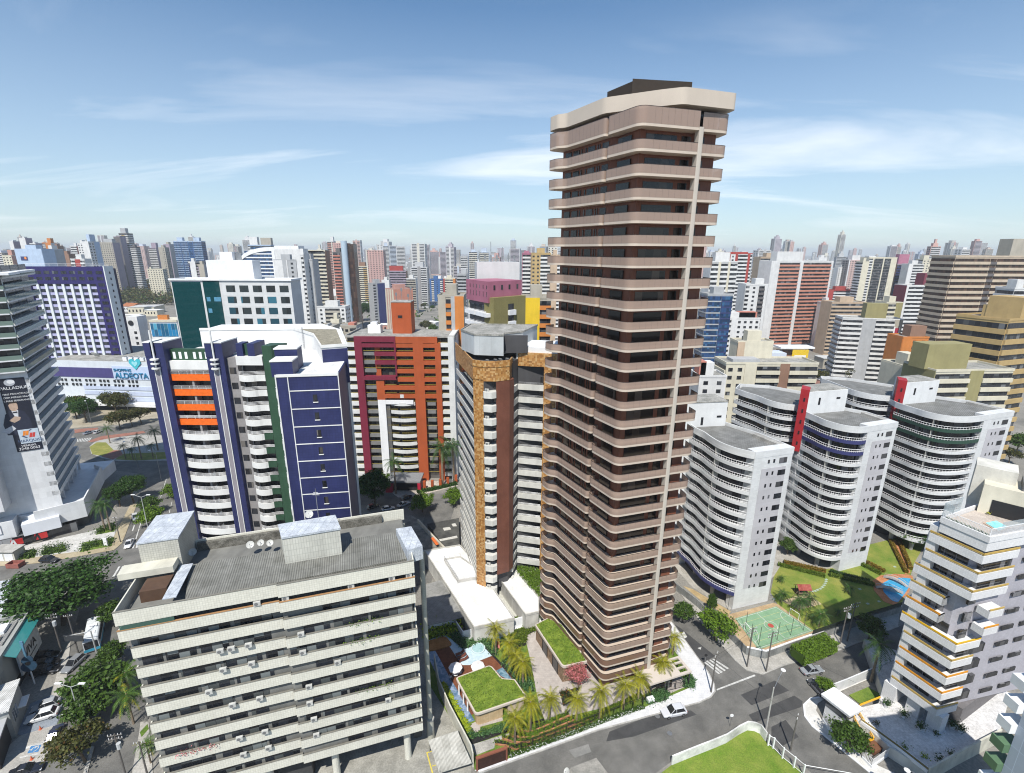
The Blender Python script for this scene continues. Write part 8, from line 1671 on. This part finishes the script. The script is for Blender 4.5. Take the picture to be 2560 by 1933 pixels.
# woods and far treetops
def wood(name,pts,size,per,leaf,m,lb,hmin=3,hmax=8):
 b=MB();r=random.Random(len(pts))
 for x,y in pts:
  h=r.uniform(hmin,hmax);s=size*r.uniform(.7,1.3)
  for j in range(per):o_=Vector((r.gauss(0,.5),r.gauss(0,.5),r.gauss(0,.33)));leaf_quad(b,(x+o_.x*s,y+o_.y*s,h+o_.z*s),leaf,r,o_)
 o=ob(name,b,m);o['kind']='stuff';o['label']=lb
wr=random.Random(4)
pk=[(-.80*720,720),(-.50*720,720),(-.50*1060,1060),(-.86*1060,1060)]
wood('park_woodland',scatter(pk,1100,wr),10,36,1.5,L_OLIVE,'dense green park woodland behind the shopping centre',6,14)
wood('park_woodland',scatter(pk,420,wr),8,30,1.4,L_MID,'brighter crowns scattered through the park woodland',6,11)
wood('far_trees',[(wr.uniform(-.5,1.05)*y,y)for y in[wr.uniform(420,2300)for _ in range(520)]],7,18,1.5,L_MID,'scattered treetops between the far buildings',3,8)
# the avenue, the roundabout and the shops on the left
av=Ws(c3,[(330,1720),(500,1200),(545,1050),(600,560)])+Ws(c2,[(780,1440),(300,1480),(0,1560),(0,1420),(360,1400),(985,1300),(1055,1240),(1190,890)])+Ws(LBC,[(650,700),(705,540),(640,470),(480,450),(300,405),(150,345),(100,260),(90,150),(40,120),(200,100),(350,70),(600,60),(900,30),(940,60)])+[(-118,205),(-60,185),(-58,176),(-116,176),(-109,166),(-100,140)]+Ws(c2,[(1540,1000),(1545,1190)])+[(-60,88),(-57,72)]+Ws(c3,[(1190,1240),(1180,1330),(1110,1720)])
poly_sheet('road',av,.012,M_ASPH)
poly_sheet('road',[(-62,91),(-30,92),(-29,100),(-20,104),(-18,150),(-60,150),(-60,143),(-27,140),(-27,112)],.011,M_ASPH)
b=MB()
def zebra(f,a0,a1,c0,c1_,n,z=.024):
 for k in range(n):t0,t1=(k+.15)/n,(k+.65)/n;b.prism([W(f(*lerp(a0,a1,t0))),W(f(*lerp(a0,a1,t1))),W(f(*lerp(c0,c1_,t1))),W(f(*lerp(c0,c1_,t0)))],.012,z)
zebra(c2,(1150,1225),(1500,1185),(1135,1285),(1490,1225),11);zebra(c2,(1020,1440),(1240,1420),(965,1530),(1215,1500),7,.025);zebra(LBC,(100,170),(250,155),(100,195),(225,188),10,.026)
for p in([(1170,1200),(1180,1200),(1222,1060),(1214,1060)],[(1460,975),(1466,975),(1472,940),(1468,940)],[(1475,915),(1480,915),(1488,880),(1484,880)],[(1420,1170),(1428,1170),(1432,1130),(1426,1130)],[(1380,860),(1386,860),(1440,680),(1436,680)],[(1140,1130),(1150,1135),(1165,1085),(1158,1080)]):b.prism(Ws(c2,p),.012,.027)
for p in([(545,1590),(555,1590),(552,1555),(542,1555)],):b.prism(Ws(c3,p),.012,.027)
struct('road_markings',b,M_LINE)
b=MB();b.prism(Ws(c3,[(700,1700),(735,1700),(800,1450),(770,1450)]),0,.16);b.prism(Ws(c2,[(1262,1215),(1320,1210),(1330,1130),(1280,1130)]),0,.16);struct('median_kerb',b,M_CONC)
poly_sheet('pavement',Ws(c2,[(985,1300),(1055,1240),(1190,890),(1130,900),(960,1230),(700,1310),(0,1400),(0,1440),(360,1410)]),.13,ground_mat('tan_pavement',(.34,.28,.18),(.46,.40,.28),.4,6))
poly_sheet('pavement',Ws(c3,[(1190,1240),(1180,1330),(1110,1720),(1300,1720),(1260,1240)]),.13,M_PAVE)
poly_sheet('lawn',Ws(c3,[(1185,1330),(1250,1260),(1262,1300),(1200,1370)]),.16,M_GRASS,kind='stuff')
poly_sheet('pavement',Ws(c3,[(600,560),(545,1050),(440,1010),(500,760),(560,600)]),.13,M_PAVE)
lotm=ground_mat('lot_paving',(.20,.23,.27),(.28,.31,.35),.4,5);poly_sheet('car_park',Ws(c3,[(545,1050),(500,1200),(480,1260),(180,1350),(140,1340),(260,1080),(440,1010)]),.05,lotm)
poly_sheet('car_park',Ws(c3,[(480,1260),(330,1720),(-300,1720),(0,1500),(180,1350)]),.04,ground_mat('lot_slabs',(.38,.37,.34),(.50,.48,.44),.4,5,grid=(2.5,2.5,0,.04),grout=.8))
b=MB()
for p in([(165,1535),(395,1485),(400,1495),(165,1547)],[(130,1620),(370,1560),(372,1570),(128,1632)],[(215,1450),(385,1395),(385,1415),(215,1470)]):b.prism(Ws(c3,p),.04,.055)
struct('parking_markings',b,M_LINE);b=MB();b.prism(Ws(c3,[(232,1505),(262,1445),(352,1430),(325,1490)]),.04,.058);struct('disabled_bay',b,plain((.06,.20,.42),.7))
b=MB();x,y=W(c3(295,1468));b.strip([(x+.45*cos(a*pi/8),y+.45*sin(a*pi/8))for a in range(-3,11)],.05,.07,.12);b.strip([(x-.1,y+.1),(x+.1,y+.75)],.05,.071,.14);b.prism([(x+.1+.15*cos(a),y+.95+.15*sin(a))for a in(0,1,2,3,4,5)],.05,.072);b.strip([(x-.9,y-.2),(x-.3,y-.05)],.05,.0705,.12);struct('wheelchair_symbol',b,M_LINE)
# roundabout island
poly_sheet('island',Ws(LBC,[(225,235),(270,195),(360,165),(500,150),(700,130),(900,140),(920,360),(700,365),(480,365),(330,335),(240,300)]),.10,ground_mat('island_paving',(.32,.31,.28),(.42,.41,.38),.4,4))
for p in([(225,240),(290,200),(370,200),(440,270),(340,320),(250,305)],[(450,350),(520,300),(900,285),(905,345),(640,360)]):poly_sheet('lawn',Ws(LBC,p),.13,ground_mat('dry_grass',(.17,.19,.04),(.30,.28,.08),.3,7),kind='stuff')
BRK=ground_mat('red_paving',(.26,.115,.085),(.34,.17,.13),.5,6)
for p in([(330,325),(440,270),(500,270),(520,310),(430,350)],[(210,190),(330,145),(700,100),(720,115),(340,175),(240,200)],[(60,95),(150,80),(300,70),(300,85),(90,120)]):poly_sheet('red_paving',Ws(LBC,p),.135,BRK)
poly_sheet('pavement',[W(LBC(60,75)),W(LBC(330,55)),W(LBC(860,10)),(-120,238),(-260,238),(-250,215)],.10,ground_mat('dry_earth2',(.30,.26,.19),(.42,.38,.30),.2,5))
# plaza before the banner tower
poly_sheet('plaza',Ws(c2,[(0,1290),(320,1240),(780,1140),(1000,1060),(985,1240),(700,1310),(0,1400)]),.12,ground_mat('plaza_slabs',(.50,.49,.46),(.64,.63,.60),.3,4,grid=(1.0,1.0,0,.03),grout=.8))
for k,p in enumerate(([(150,1390),(200,1320),(320,1300),(300,1365)],[(370,1345),(385,1285),(560,1265),(575,1310)],[(690,1320),(725,1235),(985,1195),(965,1265)],[(825,1170),(860,1120),(1000,1080),(990,1140)])):
 poly_sheet('lawn',Ws(c2,p),.18,M_GRASS,kind='stuff');planter('planting_bed','%s plaza bed of dark shrubs before the banner tower'%('leftmost','second','third','farthest')[k],Ws(c2,p),.18,L_MID,22,1.3,'planting bed',.2,40,'plaza beds',seed=80+k,soil=False)
x,y=W(c2(920,1265));t=thing('totem_sign','small white totem sign in the third plaza bed','sign',(x,y,.2));b=MB();b.box(x-.5,x+.5,y-.15,y+.15,.2,2.6);ob('panel',b,M_WHITE,t)
# kiosk and carts at the far left edge
x,y=W(c2(60,1400));t=thing('kiosk','small pale kiosk with white shutters at the left edge','kiosk',(x,y,0));b=MB();b.box(x-3.4,x+2.4,y,y+3,.1,3.0);ob('wall',b,paint((.55,.53,.46),.8,.2),t);b=MB();b.box(x-3.7,x+2.7,y-.4,y+3.2,3.0,3.25);ob('roof',b,M_CONC,t);[ob('shutter',q,M_WHITE,t)for q in[(lambda bb:(bb.box(x-2.8+2.6*k,x-.6+2.6*k,y-.06,y,.3,2.4),bb)[1])(MB())for k in range(2)]]
x,y=W(c2(140,1440));single('skip_container','rusty red open skip by the kiosk','skip',(lambda bb:(bb.strip([(x-1.6,y-.9),(x+1.6,y-.9),(x+1.6,y+.9),(x-1.6,y+.9)],.1,1.3,.1,True),bb.box(x-1.6,x+1.6,y-.9,y+.9,.1,.4),bb)[2])(MB()),plain((.28,.10,.08),.8))
# the shop with the painted name and the white roofed shop in front of it
def shops():
 zr=9.0;A,B_=W(c3(5,690),zr),W(c3(242,318),zr);f=Fr(A,B_);T=thing('shop','grey music shop with a teal glass awning and a white name panel on the avenue','shop',(*A,0));CN_=paint((.33,.34,.32),.7,.2)
 b=MB();f.box(b,-7,f.L,-22,0,0,zr-.4);ob('wall',b,CN_,T);b=MB();b.strip([f.p(-7,-22),f.p(-7,-.1),f.p(f.L,-.1),f.p(f.L,-22)],zr-.4,zr+.3,.3);ob('roof_parapet',b,CN_,T)
 b=MB();f.box(b,4,f.L-1.5,-12,-1.2,zr-.4,zr-.1);ob('roof',b,ribbed((.34,.34,.33),.4),T);b=MB();f.box(b,f.L-5,f.L-2.4,-4.5,-2,zr-.1,zr+.5);ob('skylight',b,M_WHITE,T);b=MB();f.box(b,f.L-9,f.L-6,-4.5,-2,zr-.1,zr+.4);ob('roof_hatch',b,P_('c'),T)
 aw=clear_glass((.05,.30,.30),.8);b=MB();P=[f.p(.5,0),f.p(f.L-.3,0),f.p(f.L-.3,1.7),f.p(.5,1.7)];b.hexa([(*P[3],zr-1.3),(*P[2],zr-1.3),(*P[1],zr-.2),(*P[0],zr-.2),(*P[3],zr-1.2),(*P[2],zr-1.2),(*P[1],zr-.1),(*P[0],zr-.1)]);ob('glass_awning',b,aw,T)
 g=Fr(f.p(f.L*.22,.9),f.p(f.L-.6,.9));b=MB();g.box(b,0,g.L,-.3,0,zr-7.0,zr-1.6);ob('name_panel',b,plain((.66,.67,.66),.6),T)
 text('lettering','VIVA',2.3,(*g.p(g.L*.52,.06),zr-4.3),(*g.u,0),(0,0,1),M_BLACK,T,.03);b=MB();g.box(b,g.L*.25,g.L*.78,.0,.05,zr-5.9,zr-5.7);ob('underline',b,M_BLACK,T)
 for k in range(4):b=MB();f.box(b,-6.5+k*1.6,-5.3+k*1.6,0,.05,1.5,6.5);ob('wall_panel',b,paint((.27,.29,.28),.6,.1),T)
 b=MB();f.box(b,1,f.L-.5,0,.1,.1,2.0);ob('shop_window',b,M_CARGL,T)
 x,y=W(c3(295,915));t=thing('guitar_sign','big blue guitar shaped sign on a post before the music shop','sign',(x,y,0));b=MB();b.cyl(x,y,0,3.5,.12,8);ob('post',b,M_WHITE,t)
 for(dz,rr)in((4.2,1.15),(5.6,.85)):b=MB();b.tube([(x+.05,y-.1,dz),(x-.05,y+.1,dz)],rr,18);ob('guitar_body',b,plain((.03,.07,.12),.4),t)
 b=MB();b.box(x-.18,x+.18,y-.1,y+.1,6.2,9.2);b.box(x-.3,x+.3,y-.1,y+.1,9.2,9.9);ob('guitar_neck',b,plain((.10,.22,.32),.4),t);b=MB();b.tube([(x+.06,y-.14,4.9),(x+.05,y-.12,4.9)],.4,14);ob('sound_hole',b,M_BLACK,t)
 zr=6.0;A,B_=W(c3(60,1130),zr),W(c3(148,890),zr);f=Fr(A,B_);T=thing('shop','low grey shop with a bright white corrugated roof by the car park','shop',(*A,0));b=MB();f.box(b,0,f.L,-16,0,0,zr-.2);ob('wall',b,paint((.36,.37,.36),.7,.2),T);b=MB();f.box(b,-.4,f.L+.4,-16,.3,zr-.2,zr+.1);ob('roof',b,ribbed((.72,.72,.71),.35),T)
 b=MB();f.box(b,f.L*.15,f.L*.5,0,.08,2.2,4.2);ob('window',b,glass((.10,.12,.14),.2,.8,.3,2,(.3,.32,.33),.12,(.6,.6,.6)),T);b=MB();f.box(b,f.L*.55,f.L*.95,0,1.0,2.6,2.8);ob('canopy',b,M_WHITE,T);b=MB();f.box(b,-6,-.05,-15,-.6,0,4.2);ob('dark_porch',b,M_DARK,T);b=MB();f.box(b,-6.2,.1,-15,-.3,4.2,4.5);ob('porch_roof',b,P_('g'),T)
 P=Ws(c3,[(-60,60),(150,20),(130,300),(-60,420)],6.5);t=thing('house','pale flat roofed house half hidden by the huge dark tree','house',(*P[0],0));b=MB();b.prism(P,0,6.4);ob('wall',b,P_('g'),t);b=MB();b.prism(P,6.4,6.6);ob('roof',b,ground_mat('blue_white_roof',(.45,.49,.54),(.64,.67,.70),.3,3,grid=(3,1.2,0,.08),grout=.65),t);x,y=W(c3(50,65),7);f=Fr((x-1,y),(x+1,y));ac_unit(f,.5,6.7,0,t)
shops()
# vehicles
def veh(f,p,q,col,lb,kind='hatch',group=None):A,B_=W(f(*p)),W(f(*q));car((A[0]+B_[0])/2,(A[1]+B_[1])/2,atan2(B_[1]-A[1],B_[0]-A[0]),col,lb,kind,group)
veh(c3,(490,1085),(290,1150),(.36,.37,.38),'silver grey hatchback, farther of the two parked on the blue paving');veh(c3,(480,1170),(245,1240),(.68,.68,.68),'white hatchback with a dark sunroof on the blue paving','suv');veh(c3,(500,1300),(425,1465),(.012,.02,.055),'dark navy sedan parked by the disabled bay','sedan');veh(c3,(120,1700),(330,1640),(.02,.022,.03),'black car cut by the bottom edge of the car park','sedan')
for k,p in enumerate((700,765,820)):veh(c3,(290,p+20),(500,p-20),(.015,.015,.018),'%s of the three black cars in the shade before the music shop'%('farthest','middle','nearest')[k],'suv','black cars in the shade')
veh(c3,(660,735),(600,790),(.25,.26,.27),'grey van half hidden by the street tree below the bus','suv');veh(c2,(1160,990),(1185,1065),(.66,.66,.66),'white car in the left lane under the median tree');veh(c2,(1140,1215),(1095,1300),(.68,.68,.68),'white sedan driving over the upper zebra crossing','sedan')
veh(c2,(730,305),(810,280),(.25,.28,.33),'grey blue car entering the roundabout','sedan');veh(c2,(815,300),(880,270),(.6,.6,.6),'white car behind the grey blue one at the roundabout');veh(c2,(370,1395),(490,1400),(.015,.015,.016),'black car half hidden above the huge dark tree','suv')
veh(cm,(495,1575),(590,1535),(.42,.44,.45),'silver car on the street below the red gatehouse','sedan');veh(cm,(535,1515),(600,1490),(.02,.02,.025),'black car in front of the red gatehouse');veh(cm,(370,1600),(470,1580),(.5,.52,.53),'pale car in the shade near the bushes');veh(cm,(250,1590),(340,1560),(.02,.022,.025),'black car parked beneath the dark tree by the navy tower')
A,B_=W(c3(800,345),3.1),W(c3(760,545),3.1);ang=atan2(B_[1]-A[1],B_[0]-A[0]);L_=hypot(B_[0]-A[0],B_[1]-A[1]);t=thing('city_bus','white and light blue city bus coming down the avenue under the trees','bus',(*lerp(A,B_,.5),0),None,ang);h_=L_/2
b=MB();loft(b,[[(x,-1.25,z0),(x,-1.27,1.1),(x,-1.2,2.95),(x,-1.0,3.1),(x,1.0,3.1),(x,1.2,2.95),(x,1.27,1.1),(x,1.25,z0)]for x,z0 in((-h_,.4),(-h_*.5,.35),(h_*.5,.35),(h_,.4))]);ob('body',b,plain((.62,.65,.67),.35),t,local=True)
b=MB();b.box(-h_+.3,h_-1,-1.29,1.29,1.5,2.5);ob('windows',b,M_CARGL,t,local=True);b=MB();b.box(h_-.02,h_+.05,-1.1,1.1,1.15,2.75);ob('windscreen',b,M_CARGL,t,local=True);b=MB();b.box(-h_-.02,h_+.04,-1.3,1.3,.5,1.05);ob('blue_skirt',b,plain((.05,.30,.45),.4),t,local=True);b=MB();b.box(-h_*.3,-h_*.05,-.8,.8,3.1,3.3);b.box(h_*.3,h_*.5,-.6,.6,3.1,3.25);ob('roof_unit',b,M_WHITE,t,local=True)
for sx in(-h_*.55,h_*.6):
 for sg in(-1,1):b=MB();b.tube([(sx,sg*1.05,.5),(sx,sg*1.31,.5)],.5,14);ob('wheel',b,M_TYRE,t,local=True)
for k,p in enumerate([(345,1300),(270,1555)]):x,y=W(c3(*p));t=thing('traffic_cone',('orange cone beside the blue paving','orange cone on the slabs below the disabled bay')[k],'traffic cone',(x,y,.05));b=MB();b.box(x-.22,x+.22,y-.22,y+.22,.05,.1);b.tube([(x,y,.1),(x,y,.75)],.17,8,.04);ob('cone',b,plain((.62,.13,.05),.5),t)
x,y=W(c3(550,1190));t=thing('motorcycle','dark motorcycle standing at the kerb beside the blue paving','motorcycle',(x,y,0));b=MB();b.tube([(x-.4,y+.5,.7),(x,y,.85),(x+.3,y-.5,.75)],.18,6);ob('body',b,M_BLACK,t);[ob('wheel',q,M_TYRE,t)for q in[(lambda bb:(bb.tube([(x+dx-.06,y+dy,.32),(x+dx+.06,y+dy,.32)],.32,12),bb)[1])(MB())for dx,dy in((-.45,.6),(.4,-.65))]];b=MB();b.tube([(x-.1,y-.6,1.05),(x+.6,y-.4,1.05)],.03,4);ob('handlebar',b,M_METAL,t)
# lamps and poles
x,y=W(c2(1290,1160));double_lamp(x,y,12.0,.0,'grey twin armed street lamp on the median near the upper zebra crossing');x,y=W(c3(705,1290));double_lamp(x,y,9.0,.0,'grey twin armed street lamp rising out of the street trees',2.0)
for p,h,tr_,lb_ in(((525,650),9.5,True,'with a tangle of crossarms, left of the bus'),((665,655),9.5,False,'with crossarms beside the bus shelter'),((1065,1690),8.5,True,'with pale boxes at the bottom edge beside the beige block'),((1250,1690),7.0,False,'leaning dark one by the foot of the beige block')):x,y=W(c3(*p));utility_pole(x,y,h,'utility pole '+lb_,.2,((.3,1.0),(1.0,1.0))if tr_ else((.4,.8),),tr_)
x,y=W(c2(1042,1230));utility_pole(x,y,8,'dark pole at the kerb before the plaza beds',.1,((.3,.6),))
for k,p in enumerate([(1195,600),(1395,700),(795,220),(1115,130)]):x,y=W(c2(*p));single_lamp(x,y,11,radians(200-30*k),'slim street lamp %s'%('at the near rim of the roundabout','by the dark road beside the navy tower','behind the roundabout car pair','among the trees beyond the roundabout')[k],2.2,.6,M_METAL,.1)
x,y=W(c3(670,690));t=thing('road_sign','dark overhead direction sign seen from behind above the avenue','road sign',(x,y,0));b=MB();b.cyl(x+3.2,y+.6,0,6,.12,8);b.tube([(x-1.4,y,5.2),(x+3.2,y+.6,5.9)],.08,5);ob('post',b,M_LAMPP,t);b=MB();b.box(x-1.9,x+1.9,y-.05,y+.05,4.0,5.4);ob('plate',b,plain((.05,.055,.06),.5),t)
# trees, one by one
big=tree_proto('broadleaf_tree',3,5.2,4.8,9.5,3.4,L_DARK,110,120,.20,.3,.22);mid_=tree_proto('broadleaf_tree',8,3.0,2.8,6.0,2.0,L_MID,52,74,.22,.2,.28);olive=tree_proto('broadleaf_tree',15,3.6,3.2,6.0,2.2,L_OLIVE,46,60,.22,.2,.28);lush=tree_proto('broadleaf_tree',19,3.2,3.0,5.6,1.6,L_BRIGHT,56,80,.21,.2,.27)
def T1(pr,f,p,z,s,lb,sz=None,grp=None):x,y=W(f(*p),z);place_tree(pr,x,y,s,None,lb,grp,sz=sz)
T1(big,c3,(470,150),8,2.05,'huge dark green tree with a wide flat crown left of the beige block',1.35)
T1(mid_,c3,(800,880),5.5,1.7,'dense green street tree beside the beige block below the bus',1.3);T1(mid_,c3,(740,1110),4,1.1,'lower bushy half of the street tree row under the lamp arms');T1(olive,c3,(670,1400),4.5,1.15,'brownish leaved street tree nearest the bottom edge');T1(mid_,c3,(930,600),4.5,.85,'smaller street tree between the bus and the beige block');T1(mid_,c3,(930,230),6,1.0,'tree tucked between the huge dark crown and the beige corner')
T1(big,c2,(1120,720),7,.95,'dark round tree shading the dark road by the white podium');T1(big,c2,(1010,800),5,.8,'dark tree against the white podium wall');T1(lush,c2,(1290,960),5,1.1,'median tree with a light crown left of the navy tower');T1(mid_,c2,(1290,880),4.5,1.0,'darker median tree behind the light crowned one');T1(lush,c2,(1470,780),3,.9,'bright bush at the foot of the navy tower')
T1(mid_,c2,(640,60),6,1.8,'tall tree beyond the zebra crossing of the roundabout');T1(big,c2,(730,110),5,1.2,'dark broad tree in the row before the shopping centre');T1(olive,c2,(990,40),6,2.0,'wide brownish tree in the middle of the row before the shopping centre');T1(olive,c2,(1020,170),4.5,1.5,'umbrella shaped tree on the edge of the roundabout');T1(mid_,c1,(950,1400),8,1.7,'fresh green round tree right before the shopping centre wall');T1(olive,c2,(1210,140),4,1.4,'pale olive tree behind the palm clump');T1(olive,c2,(1130,160),4,1.3,'olive tree between the umbrella tree and the palms');T1(olive,c1,(650,1440),9,1.7,'thin leaved tree at the left end of the shopping centre')
T1(big,cm,(300,1400),7,1.2,'dark broad tree between the navy and orange towers');T1(lush,cm,(350,1310),5,1.0,'bright crown behind the dark tree by the orange tower');T1(lush,cm,(690,1550),2.5,1.15,'wide green bush above the beige yard wall');T1(lush,cm,(935,1480),3,1.0,'green bush beside the left edge of the mosaic tower')
T1(mid_,c7,(75,440),3.2,.8,'dark green street tree right beside the brown tower');T1(lush,c7,(285,545),3.5,1.18,'broad bright street tree by the corner of the sports court');T1(mid_,c7,(250,400),3.5,.4,'narrow pointed shrub behind the broad bright street tree',1.0);T1(mid_,c7,(1120,1240),3.4,.95,'fresh green tree in front of the yellow stair rails');T1(lush,c7,(972,885),3.2,.52,'round clipped tree beside the gatehouse roof',.62);T1(mid_,c7,(1250,555),3.2,.95,'dark green tree behind the transformer poles')
x,y=W(c7(890,670),3);single('box_hedge_tree','long street tree clipped into a box before the court wall','clipped tree',hedge_mb([W(c7(790,710),3),W(c7(1000,625),3)],3.2,2.3,91,1.2,.16,46),L_BRIGHT)
T1(mid_,c6,(1505,1050),4,1.0,'tree on the lawn beside the terracotta path');T1(big,c6,(1620,1080),4,.75,'dark tree left of the yellow railed tower');T1(mid_,c6,(735,1110),3,.8,'dark bushy tree between the first two wavy blocks');T1(olive,cr,(1000,840),8,1.5,'loose grey green tree behind the cream apartments');T1(olive,cr,(1160,820),9,1.6,'grey green tree before the crimson striped tower');T1(mid_,cr,(860,770),8,1.5,'round green tree before the yellow filling station sign');T1(mid_,c6,(2180,480),4,1.4,'dark tree at the right edge behind the wavy blocks');T1(olive,c6,(2130,560),3,1.1,'shrubby tree on the slope at the right edge');T1(mid_,cr,(310,730),8,1.1,'small tree just right of the brown tower by the navy office')
for k,(p,s,pr)in enumerate((((1030,1090),2.2,big),((940,870),1.8,mid_),((1120,960),1.6,mid_),((1700,760),2.2,mid_),((1780,810),1.8,mid_),((1900,1240),2.0,olive),((2010,1260),1.6,mid_),((1340,1150),1.2,mid_),((1230,1220),1.5,olive),((990,1280),1.3,lush),((1100,1290),1.2,mid_),((1680,980),1.3,mid_),((1880,940),1.3,olive),((2000,960),1.2,mid_))):T1(pr,cs,p,7,s,('big dark tree at the foot of the cylinder tower','tree beneath the rust and ochre tower','tree right of the rust and ochre tower base','dark tree left of the royal blue tower','round tree before the royal blue tower','olive trees behind the orange roof block','tree right behind the orange roof block','tall thin tree before the salmon tower','olive tree left of the salmon tower base','bright bush behind the maroon roof','tree behind the maroon roof','tree beside the radio masts','olive tree among clay roofs','tree among clay roofs near the orange balconies')[k])
dk=palm_proto('fan_palm',51,2.4,2.2,26,L_DARK,.14,.5,n=6)
for p,s,n in(((690,372),1.0,'by the sand play area'),((800,425),1.15,'behind the lawn end goal'),((925,520),1.25,'at the near end of the sports court'),((860,400),1.0,'between the goal and the playhouse'),((685,245),.55,'in a white ring beside the lower hedge'),((1115,315),.65,'in a white ring below the long hedge'),((1045,455),.5,'in a white ring near the street wall')):x,y=W(c7(*p),1.0);place_tree(dk,x,y,s,None,'dark bushy palm '+n,'dark palms on the lawn')
coco=palm_proto('coconut_palm',61,6.0,3.1,22,L_COCO,.16,.62,n=7,dead=3)
for p,s,n in(((1070,1010),1.05,'with yellow hanging fronds beside the beige block'),((1060,830),.95,'farthest of those beside the beige block'),((1235,1420),.7,'lowest of those beside the beige block')):x,y=W(c3(*p),6*s);place_tree(coco,x,y,s,None,'coconut palm '+n,'coconut palms beside the beige block')
royal=palm_proto('royal_palm',71,9.0,3.4,20,L_ROYAL,.22,.75,n=7)
for f,p,zz,s,n in((c7,(1310,650),9,1.0,'casting its shade on the street beside the yellow railed tower'),(c2,(850,890),9,.95,'left one before the white podium wall'),(c2,(900,900),9,.85,'right one before the white podium wall'),(cm,(465,1200),12,1.25,'in front of the white frame of the orange tower'),(cm,(845,1080),15,1.6,'left of the pair before the orange tower'),(cm,(940,1060),15,1.6,'right of the pair before the orange tower'),(c2,(920,240),7,.9,'tall clump on the red paving of the roundabout'),(c2,(1185,330),9,.95,'round headed, alone on the roundabout grass'),(c2,(1300,385),6,.7,'small round headed, on the roundabout near the navy tower'),(c2,(1330,260),9,1.05,'largest clump beside the navy tower edge'),(c2,(1060,390),6,.75,'leaning group in the middle of the roundabout'),(c2,(1130,420),5,.65,'low one beside the leaning group'),(c2,(790,545),4,.4,'young yellowish one by the near kerb'),(c2,(910,540),5,.45,'second young yellowish one by the near kerb')):x,y=W(f(*p),zz);place_tree(royal,x,y,s,None,'tall palm '+n,'palms along the avenue',sz=zz/9.2)
# the air
def haze_box():
 m=bpy.data.materials.new('haze_air');m.use_nodes=True;nt=m.node_tree;nt.nodes.clear()
 out=nt.nodes.new('ShaderNodeOutputMaterial');v=nt.nodes.new('ShaderNodeVolumePrincipled')
 v.inputs['Color'].default_value=(.88,.94,1.0,1);v.inputs['Density'].default_value=HAZE;v.inputs['Anisotropy'].default_value=0.0
 nt.links.new(v.outputs[0],out.inputs['Volume'])
 b=MB();b.box(-9500,9500,-1000,12500,-2.0,150.0);o=ob('haze',b,m);o['kind']='stuff'
HAZE=0.00013
haze_box()
print('objects',NOBJ[0])
